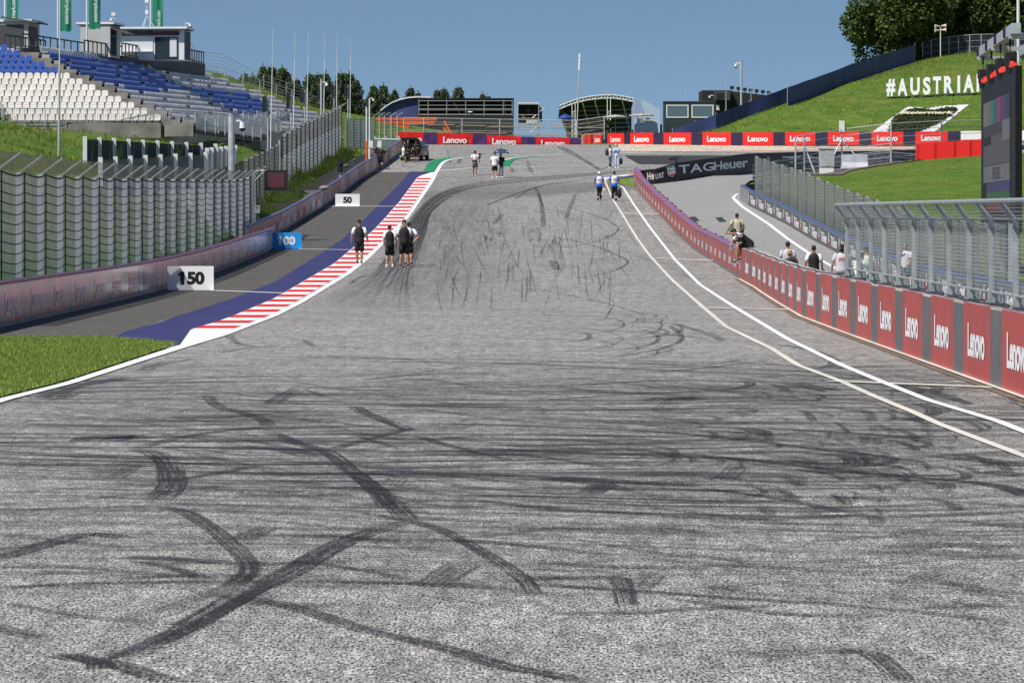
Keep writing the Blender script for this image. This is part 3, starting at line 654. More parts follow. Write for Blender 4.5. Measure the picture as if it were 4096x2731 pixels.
# paved ramp behind the far guardrail
ramp = MB(); ribbon3(along(lambda Y: bar2x(Y) - 1.75, p, 171, 318, 2), 2.9, .05, ramp)
t_ = NT('paver'); br = t_.node('TexBrick', i_Scale=1.0); br.inputs['Color1'].default_value = (.085, .078, .068, 1); br.inputs['Color2'].default_value = (.105, .096, .083, 1); br.inputs['Mortar'].default_value = (.028, .026, .024, 1)
br.inputs['Brick Width'].default_value = .9; br.inputs['Row Height'].default_value = .55; br.inputs['Mortar Size'].default_value = .035; t_.link(t_.coord(), br.inputs[0]); t_.color(br.outputs[0]); t_.b.inputs['Roughness'].default_value = .9
struct('path', ramp, t_.m)

# distance boards
def board(txt, cx, Y, wd, h, px, bg_, fg, label):
    X = cx; t = thing('distance_board', label, 'sign', (X, Y, p(Y)))
    MB().box((0, .02, h / 2 + .02), (wd, .04, h)).build('board', bg_, t)
    for sx in (-.38, .38): MB().bar((sx * wd, .05, h * .7), (sx * wd, .45, .0), .04, .04).build('leg', DGALV, t)
    one = txt[0] == '1'; me = text_mesh(txt[1:] if one else txt, h * .54, .05, 1.10, .0, 0, fg, .93); k_ = h * .54; put_text(me, (.17 if one else 0, -.006, h * .53), (1, 0, 0), (0, 0, 1), t)
    if one:                                                # the figure one with its flag
        x0 = .17 - me['w'] / 2 - .36 * k_; MB().prism([(-.15 * k_, -.5 * k_), (.15 * k_, -.5 * k_), (.15 * k_, .5 * k_), (-.05 * k_, .5 * k_), (-.32 * k_, .34 * k_), (-.32 * k_, .12 * k_), (-.15 * k_, .2 * k_)], (x0, -.008, h * .53), (1, 0, 0), (0, 0, 1), (0, .006, 0)).build('lettering', fg, t)
BW = mat('board_white', (.86, .86, .87), .4); BB = mat('board_blue', (.02, .30, .80), .4)
g = G(762, 1163); board('150', g.x, g.y, 1.50, .78, 0, BW, LET_K, 'white distance board with black number 150 leaning by the near guardrail')
g = G(1143, 997); board('100', g.x, g.y, 1.53, .78, 0, BB, LET_W, 'bright blue distance board with white number 100 at the open rail end')
g = G(1390, 826); board('50', g.x, g.y, 1.50, .75, 0, BW, LET_K, 'white distance board with black number 50 on the dark run-off')

# pit wall fence of galvanised posts
FGAL = mat('fence_steel', (.40, .43, .44), .42, .3, var=.25, vscale=4)
pf = thing('steel_mesh_fence', 'galvanised mesh fence with forward leaning posts standing on the pit wall', 'fence')
PY = [76.3 - 2.56 * i for i in range(24)]; bx = lambda Y: wallx(Y) + .2
def zt(Y): return p(Y) + 1.17
tops = []; 
for Y in PY:
    b_ = Vector((bx(Y), Y, zt(Y))); m_ = b_ + Vector((0, 0, 1.30)); e_ = m_ + Vector((-.25, 0, .27)); tops.append((b_, m_, e_))
    mb = MB().bar(b_, m_, .085, .055, (0, 1, 0)).bar(m_ - Vector((0, 0, .04)), e_, .075, .045, (0, 1, 0)); mb.obox(b_ + Vector((-.09, -.07, 0)), (.22, 0, 0), (0, .14, 0), (0, 0, .02))
    mb.add([b_ + Vector((.05, 0, .02)), b_ + Vector((.20, 0, .02)), b_ + Vector((.05, 0, .42)), b_ + Vector((.05, .012, .02)), b_ + Vector((.20, .012, .02)), b_ + Vector((.05, .012, .42))], [(0, 1, 2), (5, 4, 3), (0, 3, 4, 1), (1, 4, 5, 2), (2, 5, 3, 0)])
    mb.box(b_ + Vector((-.07, .0, .03)), (.03, .03, .05)); mb.bar(m_ + Vector((-.0, 0, -.42)), m_ + Vector((-.16, 0, .18)), .012, .012)
    mb.build('post', FGAL, pf)
n = len(PY); sh = Vector((.02, 0, 0))
net([(tops[i][0] + sh + Vector((0, 0, .2)), tops[i + 1][0] + sh + Vector((0, 0, .2)), tops[i + 1][1] + sh, tops[i][1] + sh) for i in range(n - 1)], 'mesh_panel', NETF, pf, .0, 2, 1)
net([(tops[i][1] + sh, tops[i + 1][1] + sh, tops[i + 1][2] + sh, tops[i][2] + sh) for i in range(n - 1)], 'lean_panel', NETF, pf, .0, 2, 1)
rl_ = MB()
for i in range(n - 1):
    for j in range(19): 
        f = .2 + 1.1 * j / 18; rl_.tube([tops[i][0] + Vector((.01, 0, f)), tops[i + 1][0] + Vector((.01, 0, f))], .0035, 4)
    for j in range(1, 5): f = j / 5; rl_.tube([tops[i][1].lerp(tops[i][2], f), tops[i + 1][1].lerp(tops[i + 1][2], f)], .005, 4)
rl_.build('wire', FGAL, pf); rt = MB(); rt.tube([q[2] for q in tops], .032, 8); rt.tube([q[1] + Vector((0, 0, .0)) for q in tops], .018, 6); rt.tube([q[0] + Vector((0, 0, .19)) for q in tops], .018, 6); rt.build('top_tube', FGAL, pf)
cb = MB()
for i in range(n - 1):
    a, b = tops[i][0], tops[i + 1][0]; cb.tube([a + Vector((-.02, 0, .02)), a.lerp(b, .3) + Vector((.03, 0, .015)), a.lerp(b, .6) + Vector((-.03, 0, .05)), b + Vector((0, 0, .02))], .014, 5)
cb.build('cable', CABLE, pf)

# inner wall of the pit lane with watch banners, dense fence above
TAGG = banner('dark_banner', (.105, .105, .11), .2, .5); TAGK = banner('black_banner', (.014, .014, .016), .3, .45); TGREEN = mat('emblem_green', (.02, .25, .15), .5); TRED = mat('emblem_red', (.50, .03, .035), .5)
def emblem(h, key):                                       # two-part shield: green top with TAG, red point with HEUER
    if key in TXT: return TXT[key]
    wd = h * .80; m1 = MB()
    def pl(pts, z, k): m1.m = k; n = len(pts); m1.add([(x, y, z) for x, y in pts], [tuple(range(n))])
    pl([(-wd / 2, 0), (wd / 2, 0), (wd / 2, h / 2), (-wd / 2, h / 2)], 0, 2); pl([(-wd * .46, .03 * h), (wd * .46, .03 * h), (wd * .46, h * .46), (-wd * .46, h * .46)], .003, 0)
    pl([(-wd / 2, 0), (wd / 2, 0), (wd / 2, -h * .2), (0, -h / 2), (-wd / 2, -h * .2)][::-1], 0, 2); pl([(-wd * .46, -.02 * h), (wd * .46, -.02 * h), (wd * .46, -h * .19), (0, -h * .46), (-wd * .46, -h * .19)][::-1], .003, 1)
    for s_, yy_, hh in (('TAG', .24 * h, .27 * h), ('HEUER', -.12 * h, .18 * h)):
        tm = text_mesh(s_, hh, .03, 1.0 if s_ == 'TAG' else .92); m1.m = 2; m1.add([(v.co.x, v.co.y + yy_, .006) for v in tm.vertices], [tuple(q.vertices) for q in tm.polygons])
    me = m1.mesh('emblem', [TGREEN, TRED, LET_W]); TXT[key] = me; return me
iw = thing('guardrail_barrier', 'low grey barrier with repeated watch maker lettering along the inner side of the pit lane', 'barrier')
iz = lane_r; wall_loft(along(innx, iz, 60, 214, 3), .86, .2, 1).build('rail', DGALV, iw)
MB().tube([Vector((innx(Y) + .1, Y, iz(Y) + .9)) for Y in np.arange(60, 214.1, 2)], .085, 6).build('capping', mat('blue_capping', (.06, .10, .22), .5), iw)
tw = text_mesh('TAGHeuer', .50, .028, .86, 0, 0, LET_W, .95); E1 = emblem(.62, 'emb_small')
Y = 208.5; i = 0
while Y > 64:
    b = Y - 4.25; pan = face_panel(innx, iz, b, Y, .03, .84, -.008, n=4).build('banner', TAGG, iw); cy = b + 1.85
    put_text(tw, (innx(cy) - .018, cy, iz(cy) + .42), (innx(cy - .5) - innx(cy + .5), -1, iz(cy - .5) - iz(cy + .5)), (0, 0, 1), pan)
    ce = b + 3.95; put_text(E1, (innx(ce) - .018, ce, iz(ce) + .44), (innx(ce - .5) - innx(ce + .5), -1, iz(ce - .5) - iz(ce + .5)), (0, 0, 1), pan, 'emblem')
    Y = b - .02
# curved end of the inner barrier, going round to the right
endp = [Vector((innx(214) + .0, 214, lane_r(214)))] + [Vector((13.95 + .9 * (1 - math.cos(a)) * 2.2, 214 + 3.4 * math.sin(a), lane_r(214 + 3 * math.sin(a)))) for a in np.linspace(.25, 2.2, 9)]
wall_loft(endp, .86, .2, 1).build('rail_end', DKGREY, iw)
wl_ = MB(); P = along(lambda Y: innx(Y) - float(np.interp(Y, [84, 150, 165, 190, 215], [1.6, 1.6, 1.4, .9, .28])), lambda Y: 0, 84, 215, 1.5); P += [Vector((13.75, 217.5, 0)), Vector((13.95, 219.5, 0)), Vector((14.3, 221.5, 0))]
ribbon3(P, .20, .014, wl_, lane); struct('road_line', wl_, WHITE)
def infx(Y): return innx(Y) + .42
f5 = catch_fence('catch_fence', 'dense grey net fence on upright posts behind the inner pit lane barrier', [(infx(Y), Y, float(lane_r(Y)) + .55) for Y in np.linspace(112, 209, 24)], None, lambda Y: float(np.interp(Y, [112, 148, 179, 190, 209], [2.2, 2.35, 2.5, 2.45, 2.35])), 0, NETD, GALV, 16, None, .05, .14, None, Vector((-1, 0, 0)), None, .008)
# outer pit exit wall with large lettering
ow = [Vector((8.62, 246.5, p(246.5))), Vector((8.75, 243.6, 4.5)), Vector((9.2, 242.2, 4.58)), Vector((9.9, 241.7, 4.62)), U(2704, 712, 242.5), U(2850, 697, 246.5), U(2990, 682, 252), U(3200, 674, 262), U(3450, 664, 276), U(3700, 655, 292), U(3900, 650, 303)]
oh = lambda q: float(np.interp(q.x, [8.6, 9.7, 11, 13.6, 17, 20, 30], [.90, .90, .98, 1.05, 1.15, 1.15, 1.1]))
oww = thing('banner_barrier', 'black curved barrier with large white watch maker lettering on the outside of the pit exit', 'barrier')
wall_loft(ow, oh, .25, -1).build('wall', TAGK, oww); cpm = MB(); cpm.tube([q + Vector((0, 0, oh(q) + .02)) for q in ow], .06, 6); cpm.build('capping', CABLE, oww)
def on_path(P, s):                                        # point and direction at plan length s along P
    for a, b in zip(P[:-1], P[1:]):
        L = ((b - a).xy).length
        if s <= L: t_ = s / L; return a.lerp(b, t_), (b - a).normalized()
        s -= L
    return P[-1], (P[-1] - P[-2]).normalized()
def path_text(s_, h, P, s0, zc, m, parent, bold=.03, xs=1.0, off=.03, side=1):   # one letter at a time so that it follows the curve
    x = s0
    for ch in s_:
        me = text_mesh(ch, h * (.78 if ch in 'eur' else 1), bold, xs, 0, 0, m, key=ch); wd = me['w']
        q, d = on_path(P, x + wd / 2); n = Vector((d.y, -d.x, 0)).normalized() * side; q = q + Vector((0, 0, zc - (h * .11 if ch in 'eur' else 0))) + n * off
        put_text(me, q, d * side, (0, 0, 1), parent); x += wd + h * .13
    return x
P2 = ow[2:]
L0 = sum(((b - a).xy).length for a, b in zip(ow[2:5], ow[3:6]))
def s_at(px):                                             # plan length at a photo column
    s = 0
    for a, b in zip(P2[:-1], P2[1:]):
        xa, xb = CX + a.x * F4 / a.y, CX + b.x * F4 / b.y
        if xa <= px <= xb: return s + ((b - a).xy).length * (px - xa) / (xb - xa)
        s += ((b - a).xy).length
    return s
def span_text(s_, h, pa, pb, zc, m, bold=.02):
    a, b = s_at(pa), s_at(pb); xs = 1.0
    for _ in range(4):
        tot = sum(text_mesh(ch, h * (.78 if ch in 'eur' else 1), bold, xs, 0, 0, m)['w'] + h * .13 for ch in s_); xs *= (b - a) / tot
    path_text(s_, h, P2, a, zc, m, oww, bold, xs)
span_text('TAGHeuer', .60, 2714, 2992, .55, LET_W); span_text('TAGHeuer', .66, 3127, 3590, .60, LET_W); span_text('Heuer', .50, 2590, 2660, .50, LET_P); E2 = emblem(.80, 'emb_big')
for px in (2685, 3070, 3640):
    q, d = on_path(P2, s_at(px)); n_ = Vector((d.y, -d.x, 0)).normalized(); put_text(E2, q + Vector((0, 0, .52)) + n_ * .03, d, (0, 0, 1), oww, 'emblem')
# ------------------------------------------------------------------ left bank: grandstand, kiosks, flags, masts
SEATW = mat('seat_white', (.66, .63, .58), .5, var=.12, vscale=1); SEATG = mat('seat_grey', (.50, .50, .52), .5, var=.2, vscale=.4); SEATB = mat('seat_blue', (.020, .085, .38), .45, var=.2, vscale=.6)
TERR = mat('terrace_concrete', (.25, .235, .21), .9, var=.4, vscale=.9); PANEL = mat('grey_panel', (.74, .75, .76), .5, var=.15, vscale=.8); CLAD = mat('white_cladding', (.72, .72, .73), .5, var=.08, vscale=1); DARKW = mat('dark_wall', (.085, .085, .09), .8, var=.3, vscale=1)
GLASSD = mat('dark_glass', (.02, .03, .035), .08); STEELW = mat('white_steel', (.66, .68, .70), .4)
gs = thing('grandstand', 'concrete grandstand with blue and white plastic seats on the grass bank', 'grandstand')
def seat_mb(mb, o, f, s):                                 # o front-centre of the pan, f facing direction, s sideways
    u = Vector((0, 0, 1)); b = -f
    mb.obox(o - s * .21 - b * .10, s * .42, b * .48, u * .05)
    q = o + b * .36 - s * .21; w_ = .42
    prof = [(0, .0), (0, .34), (.05, .41), (.12, .44), (.30, .44), (.37, .41), (.42, .34), (.42, 0)]
    mb.prism(prof, q + u * .02, s, (u + b * .22).normalized(), b * .045)
    mb.obox(o + b * .16 - s * .12 - u * .17, s * .24, b * .14, u * .17)
RZ0, RP, RR = 8.5, .72, .42
nearT = MB(); farT = MB(); SP = []
for k in range(13):
    Yk = 231.5 + RP * k; z = RZ0 + RR * k; xl, xr = -33.4 - .35 * k, -23.2 - .95 * k
    nearT.obox((xl - 3, Yk - .36, z - 1.0), (xr - xl + 3.0, 0, 0), (0, 30 if k == 12 else 1.4, 0), (0, 0, 1.0))
    x = xr - .3
    while x > xl: SP.append((Vector((x, Yk - .05, z + .16)), Vector((0, -1, 0)), Vector((1, 0, 0)), k, 0, 'b' if k > 7 else 'w')); x -= .5
    for st in range(2): nearT.obox((xr + .25, Yk - .36 + st * .36, z - .9 + st * .21), (1.9, 0, 0), (0, 1.4, 0), (0, 0, .72))   # stair flight between the blocks
d = Vector((12.5, 98, 0)).normalized(); nrm = Vector((d.y, -d.x, 0)); A0 = Vector((-32.5, 242.6, 0)); SL = .012
for k in range(13):
    o = A0 + nrm * RP * (12 - k); z = RZ0 + RR * k; L = 1.0
    while L < 100:
        e_ = o + d * L; px_ = CX + e_.x * F4 / e_.y; py_ = HY - (z + SL * L + .3 - HC) * F4 / e_.y
        if e_.x > -16.4 or py_ < far_line(px_): break
        L += .5
    a = o + d * .3; b = o + d * L
    farT.add([a + Vector((0, 0, z - 1.4)) + nrm * .36, b + Vector((0, 0, z - 1.4 + SL * L)) + nrm * .36, b + Vector((0, 0, z + SL * L)) + nrm * .36, a + Vector((0, 0, z)) + nrm * .36,
              a + Vector((0, 0, z - 1.4)) - nrm * .6, b + Vector((0, 0, z - 1.4 + SL * L)) - nrm * .6, b + Vector((0, 0, z + SL * L)) - nrm * .6, a + Vector((0, 0, z)) - nrm * .6], [(0, 1, 2, 3), (7, 6, 5, 4), (3, 2, 6, 7), (0, 3, 7, 4), (1, 5, 6, 2), (0, 4, 5, 1)])
    j = 0; s = .9
    while s < L - .3:
        if (j + 9 * k) % 31 > 2 or k == 12:
            SP.append((o + d * s + nrm * .05 + Vector((0, 0, z + SL * s + .16)), nrm, d, k, 1, None))
        s += .5; j += 1
nearT.build('terrace', TERR, gs); farT.build('terrace', mat('terrace_pale', (.40, .40, .41), .9, var=.25, vscale=.7), gs)
POLYS = [[(150, 195), (343, 225), (482, 237), (558, 255), (660, 300), (732, 344), (732, 364), (612, 368), (509, 350), (429, 337)], [(700, 326), (745, 350), (790, 355), (977, 366), (1048, 398), (1102, 432), (1060, 470), (1010, 466), (968, 448), (923, 430), (847, 395), (811, 377), (745, 366), (700, 362)]]
def inside(x, y, P):
    c = False
    for i in range(len(P)):
        (x1, y1), (x2, y2) = P[i], P[i - 1]
        if (y1 > y) != (y2 > y) and x < (x2 - x1) * (y - y1) / (y2 - y1) + x1: c = not c
    return c
def spx(q): return CX + q.x * F4 / q.y, HY - (q.z + .2 - HC) * F4 / q.y
near = [s_ for s_ in SP if s_[4] == 0]; near.sort(key=lambda s_: (s_[0].y, -s_[0].x)); vis = [s_ for s_ in near if spx(s_[0])[0] > -30]
seat_me = {}
for c_, m_ in (('w', SEATW), ('b', SEATB)):
    mb = MB(); seat_mb(mb, Vector((0, 0, 0)), Vector((0, -1, 0)), Vector((1, 0, 0))); seat_me[c_] = mb.mesh('seat', m_)
whole = vis[:62] + [s_ for s_ in vis[62:] if s_[5] == 'b'][:38]; ids = set(id(s_) for s_ in whole)
for s_ in whole:
    o = link('seat', seat_me[s_[5]], gs, s_[0])
    if s_[5] == 'b': o['label'] = 'blue seat'
rest = MB()
for s_ in SP:
    if id(s_) in ids: continue
    x, y = spx(s_[0])
    if s_[5] is None: col = 'b' if any(inside(x, y, P_) for P_ in POLYS) else 'g'
    else: col = s_[5]
    rest.m = {'w': 0, 'b': 1, 'g': 2}[col]; seat_mb(rest, s_[0], s_[1], s_[2])
tag(rest.build('seat_rows', [SEATW, SEATB, SEATG], gs), kind='stuff')
fw = MB(); fw.obox((-34, 230.6, 6.6), (11.4, 1.5, 0), (0, .4, 0), (0, 0, 1.85)); fw.obox((-22.6, 232.1, 5.6), (2.6, 20, 0), (-.4, 0, 0), (0, 0, 2.4)); fw.obox((-34, 230.6, 7), (-4, 9, 0), (0, .4, 0), (0, 0, 3))
fw.build('retaining_wall', CONC, gs)
def rail(mb, a, b, h, npost, bars=0, r=.03, mid=1):
    a, b = Vector(a), Vector(b); up = Vector((0, 0, 1))
    for i in range(npost + 1): q = a.lerp(b, i / npost); mb.tube([q - up * .15, q + up * h], r, 5)
    mb.tube([a + up * h, b + up * h], r, 5); mb.tube([a + up * .12, b + up * .12], r * .7, 5)
    for j in range(1, mid): mb.tube([a + up * h * j / mid, b + up * h * j / mid], r * .6, 4)
    for i in range(bars): q = a.lerp(b, (i + .5) / bars); mb.tube([q + up * .12, q + up * h], .011, 4)
rb = MB(); rail(rb, (-33.5, 230.55, 8.45), (-22.7, 231.95, 8.4), 1.0, 8, 84); rail(rb, (-22.6, 232.1, 8.35), (-19.9, 246, 8.45), 1.05, 5, 40); rail(rb, (-33.6, 230.6, 8.7), (-37.5, 240, 13.0), 1.0, 6, 40); rb.build('railing', GALV, gs)
bw = MB(); segs = [((-33.6, 243.2), (-30.9, 256.5), 14.05), ((-30.9, 256.5), (-29.2, 266), 14.25), ((-29.2, 266), (-27.7, 274.5), 14.5), ((-27.7, 274.5), (-26.2, 283), 14.75), ((-26.2, 283), (-25.1, 290), 14.9)]
drl = MB()
for (a, b, zt_) in segs:
    a3 = Vector((a[0] - .35, a[1], 11.5)); b3 = Vector((b[0] - .35, b[1], 11.5)); bw.obox(a3, b3 - a3 + Vector((.02, .1, 0)), Vector((-.3, 0, 0)), Vector((0, 0, zt_ - 11.5)))
    rail(drl, a3 + Vector((-.1, 0, zt_ - 11.5)), b3 + Vector((-.1, 0, zt_ - 11.5)), .95, 9, 0, .05, 1)
    drl.bar(a3 + Vector((-.1, 0, zt_ - 11.5 + .97)), b3 + Vector((-.1, 0, zt_ - 11.5 + .97)), .16, .05)
drl_p = drl; rail(drl, (-35.3, 243.5, 14.0), (-33.6, 252, 14.0), .95, 8, 0, .055, 1)
bw.build('back_wall', DARKW, gs); drl.build('railing', DKGREY, gs)
pl_ = MB(); bs = MB()
for (xa, ya, Ya, xb, yb, Yb) in ((780, 451, 238, 1044, 500, 262), (874, 455, 250, 1070, 491, 270), (972, 446, 262, 1124, 486, 282), (1028, 444, 275, 1146, 478, 295), (1104, 435, 290, 1191, 465, 308), (1128, 428, 305, 1253, 453, 330)):
    a, b = U(xa, ya, Ya), U(xb, yb, Yb); up = Vector((0, 0, 1)); N = 7; t = thing('access_ramp', 'x', 'ramp', a - up * 1.15)
    tag(t, {780: 'nearest grey panelled ramp railing in front of the grandstand', 874: 'second grey panelled ramp railing, just behind the nearest one', 972: 'third panelled ramp railing beside the grey seats, below the first speaker', 1028: 'fourth panelled ramp railing, half hidden behind the third one', 1104: 'fifth panelled ramp railing near the far blue seats', 1128: 'farthest panelled ramp railing at the foot of the grass bank'}[xa], None, 'panelled access ramps of the grandstand')
    z0 = a - up * 1.15; pan = MB(); fr = MB()
    for i in range(N):
        q0, q1 = a.lerp(b, (i + .06) / N) - z0, a.lerp(b, (i + .94) / N) - z0; pan.obox(q0 - up * .95, q1 - q0, Vector((.0, .03, 0)), up * .80)
    for i in range(N + 1): q = a.lerp(b, i / N) - z0; fr.bar(q - up * 1.5, q, .06, .06, (0, 1, 0))
    fr.tube([a - z0, b - z0], .035, 6); fr.tube([a - z0 - up * .11, b - z0 - up * .11], .02, 5); pan.build('panel', PANEL, t); fr.build('frame', GALV, t)
    bm_ = MB().obox(a - z0 - up * 1.35 + Vector((-.02, .1, 0)), b - a, Vector((-1.6, .2, 0)), up * .22); bm_.obox(a - z0 - up * 3.2 + Vector((-.5, .3, 0)), (b - a) * .98, Vector((-1.0, .2, 0)), up * 1.8); bm_.build('deck', DARKW, t)

# kiosks on the concourse
def kiosk(name, label, x, Y, wd, dp, zb, h, rz, over=.8, tilt=0.0, shutter=True, sign=None):
    t = thing(name, label, 'kiosk', (x, Y, zb), rz)
    MB().box((0, dp / 2, h / 2), (wd, dp, h)).build('wall', CLAD if shutter else mat('grey_cladding', (.46, .47, .49), .5, var=.1, vscale=1), t)
    MB().obox((-wd / 2 - .3, -over, h + .02 + tilt), (wd + .6, 0, 0), (0, dp + over + .2, -tilt), (0, 0, .16)).build('roof', PANEL, t); MB().obox((-wd / 2 - .28, -over + .02, h - .03 + tilt), (wd + .56, 0, 0), (0, dp + over, -tilt), (0, 0, .05)).build('soffit', DARKW, t)
    if shutter:
        MB().box((-wd * .19, -.03, h * .50), (wd * .46, .05, h * .56)).build('shutter', STEELW, t); MB().box((-wd * .19, -.03, h * .88), (wd * .46, .06, h * .16)).build('vent', DARKW, t); MB().box((-wd * .19, -.28, h * .27), (wd * .46, .5, .05)).build('counter', STEELW, t)
        MB().box((wd * .24, -.03, h * .38), (wd * .34, .06, h * .74)).build('doorway', GLASSD, t); MB().box((wd * .34, -.07, h * .4), (wd * .1, .06, h * .6)).build('door', STEELW, t)
    if sign:
        sg = MB().box((wd * .22, -.08, h * .87), (wd * .42, .06, h * .13)).build('sign', mat('dark_sign', (.03, .025, .04), .5), t); put_text(text_mesh(sign, .19, .01, .86, 0, 0, mat('red_lettering', (.45, .02, .03), .5)), (wd * .20, -.115, h * .87), (1, 0, 0), (0, 0, 1), sg)
    return t
k3 = kiosk('kiosk', 'long white drinks kiosk with a dark sign on the grandstand top', -27.9, 270, 5.3, 2.6, 14.35, 2.35, R(-5), .55, 0, True, 'GETRÄNKE / DRINKS')
MB().box((2.66, 1.3, 1.15), (.04, 2.5, 2.2)).build('side_cladding', DARKW, k3)
k2 = kiosk('kiosk', 'pale container kiosk with a raised dark canopy beside the second and third flags', -31.2, 262, 2.3, 3, 14.2, 2.45, R(-8), .1, 0, False); MB().obox((1.2, -.2, 2.2), (1.35, 0, -.55), (0, 2.6, 0), (0, 0, .1)).build('canopy', DARKW, k2); MB().box((1.17, .9, 1.1), (.06, 1.7, 1.9)).build('side_opening', GLASSD, k2)
k1 = kiosk('kiosk', 'dark kiosk cut by the picture edge with a canopy over its hatch', -36.1, 252, 2.6, 3, 14.0, 2.3, R(-8), .1, 0, False); MB().obox((-.6, -.4, 2.58), (2.7, 0, -.42), (0, 2.8, 0), (0, 0, .12)).build('canopy', DARKW, k1); MB().box((1.32, 1.3, 1.2), (.06, 2.2, 1.6)).box((-.1, -.03, 1.35), (2.1, .06, 1.5)).build('hatch', DKGREY, k1); MB().box((1.45, 1.3, .55), (.5, 2.2, .06)).build('counter', DKGREY, k1)
# flags
FLAG = banner('flag_green', (.008, .21, .115), .15, .6)
def flag(px, Y, zb, label):
    x = (px - CX) * Y / F4; zg = gz(x, Y); t = thing('flag', label, 'flag', (x, Y, zg), 0, 'green banner flags on the grandstand')
    MB().tube([(0, 0, 0), (0, 0, 7.6)], .075, 8).build('pole', STEELW, t); z0 = zb - zg; mb = MB(); vs = []
    for sd in (0, .012):
        for i in range(13):
            for j in range(9): vs.append((.14 + .85 * j / 8, sd + .045 * math.sin(j * 1.2 + i * .18 + px) * (j / 4), z0 + 4.6 * i / 12 + (.03 * math.sin(j * .9 + px) if i == 0 else 0)))
    q_ = lambda i, j, k: k * 117 + i * 9 + j
    mb.add(vs, [(q_(i, j, 0), q_(i, j + 1, 0), q_(i + 1, j + 1, 0), q_(i + 1, j, 0)) for i in range(12) for j in range(8)] + [(q_(i, j, 1), q_(i + 1, j, 1), q_(i + 1, j + 1, 1), q_(i, j + 1, 1)) for i in range(12) for j in range(8)])
    f = mb.build('banner', FLAG, t, smooth=True, fix=False)
    put_text(text_mesh('steiermark.com', .30, .012, .78, 0, 0, LET_W), (.62, -.13, z0 + 1.55), (0, 0, 1), (-1, 0, 0), f)
flag(20, 256, 15.65, 'green flag behind the cut-off kiosk, half hidden by its canopy'); flag(232, 254, 15.72, 'green flag with full white lettering beside the pale container, tallest in view'); flag(348, 258, 16.1, 'green flag in front of the right edge of the pale container'); flag(603, 276, 15.9, 'green flag rising behind the drinks kiosk roof')
# roof gear
def dome_cam(t, o, sgn, s=1.0):
    mb = MB().tube([o, o + Vector((.28 * sgn * s, 0, .04 * s)), o + Vector((.42 * sgn * s, 0, -.05 * s))], .035 * s, 6); mb.build('arm', WHITEM, t)
    MB().tube([o + Vector((.42 * sgn * s, 0, -.02 * s)), o + Vector((.42 * sgn * s, 0, -.24 * s))], [.10 * s, .12 * s], 10).build('housing', WHITEM, t); MB().ell(o + Vector((.42 * sgn * s, 0, -.26 * s)), (.11 * s, .11 * s, .11 * s), 10, 6).build('dome', BLACK, t)
t = thing('cctv_camera', 'white dome camera and flood unit on a short roof post of the drinks kiosk', 'camera', (-30.6, 270.5, 16.85)); MB().tube([(0, 0, 0), (0, 0, 1.15)], .03, 6).build('post', GALV, t); dome_cam(t, Vector((0, 0, .75)), -1, .9); MB().box((-.2, 0, 1.05), (.3, .2, .25)).build('lamp', WHITEM, t)
t = thing('cctv_camera', 'white dome camera on the right corner of the drinks kiosk roof', 'camera', (-25.2, 270, 16.4)); MB().tube([(0, 0, 0), (0, 0, 1.1)], .03, 6).build('post', GALV, t); dome_cam(t, Vector((0, 0, .75)), 1, .9)
t = thing('antenna', 'white panel antenna on a tripod on the drinks kiosk roof', 'antenna', (-28.3, 271.2, 16.95)); lg = MB()
for a in (0, 2.1, 4.2): lg.tube([(.65 * math.cos(a), .65 * math.sin(a), -.1), (0, 0, .9)], .022, 5)
lg.build('tripod', STEELW, t); MB().tube([(0, 0, .85), (0, 0, 1.9)], .03, 6).build('mast', STEELW, t); MB().box((0, 0, 1.15), (.22, .18, .3)).build('junction_box', WHITEM, t); MB().box((0, -.05, 2.25), (.28, .14, .75)).build('panel', WHITEM, t)
BINY = mat('bin_yellow', (.62, .45, .05), .5); BING = mat('bin_green', (.02, .075, .04), .5)
for i, (px, Y, l) in enumerate(((228, 249, 'green wheelie bin with a yellow lid behind the dark railing, left one'), (284, 251, 'green wheelie bin with a yellow lid beside the grey bin'), (313, 250, 'grey wheelie bin beside the pale container'))):
    x = (px - CX) * Y / F4; t = thing('wheelie_bin', l, 'bin', (x, Y, gz(x, Y)), 0, 'wheelie bins on the grandstand top'); MB().loft([[Vector((sx * a, sy * a, z)) for sx, sy in ((-.3, -.3), (.3, -.3), (.3, .3), (-.3, .3))] for z, a in ((.08, .8), (.95, 1.0))]).build('body', BING if i < 2 else DKGREY, t)
    MB().obox((-.33, -.34, .96), (.66, 0, 0), (0, .68, .12), (0, 0, .09)).build('lid', BINY if i < 2 else DKGREY, t); MB().tube([(-.26, .28, .09), (.26, .28, .09)], .09, 8).build('wheel', BLACK, t)
# printed glass noise barriers on the bank
PRINT = NT('printed_glass'); _c = PRINT.coord(); _wv = PRINT.node('TexWave', i_Scale=.55, i_Distortion=9.0, i_Detail=1.5, bands_direction='X'); PRINT.link(PRINT.coord((1, 1, .35)), _wv.inputs[0])
PRINT.color(PRINT.mix(PRINT.rng(_wv.outputs[1], .93, .97), (.012, .022, .014), (.11, .17, .02))); PRINT.b.inputs['Roughness'].default_value = .6; PRINT = PRINT.m
GLASS = mat('tinted_glass', (.05, .085, .085), .35, spec=.2, alpha=.72)
def glass_barrier(label, pts, h, m):
    t = thing('glass_barrier', label, 'barrier')
    for i, q in enumerate(pts):
        g_ = gz(q.x, q.y); MB().box((q.x, q.y, (q.z + g_) / 2 - .1), (.20, .14, q.z - g_ + .35)).build('post', STEELW, t)
        if i: 
            a = pts[i - 1]; dd = (q - a).normalized() * .12; MB().obox(a + dd - Vector((0, 0, h)), q - a - dd * 2, Vector((0, .04, 0)), Vector((0, 0, h - .06))).build('pane', m, t)
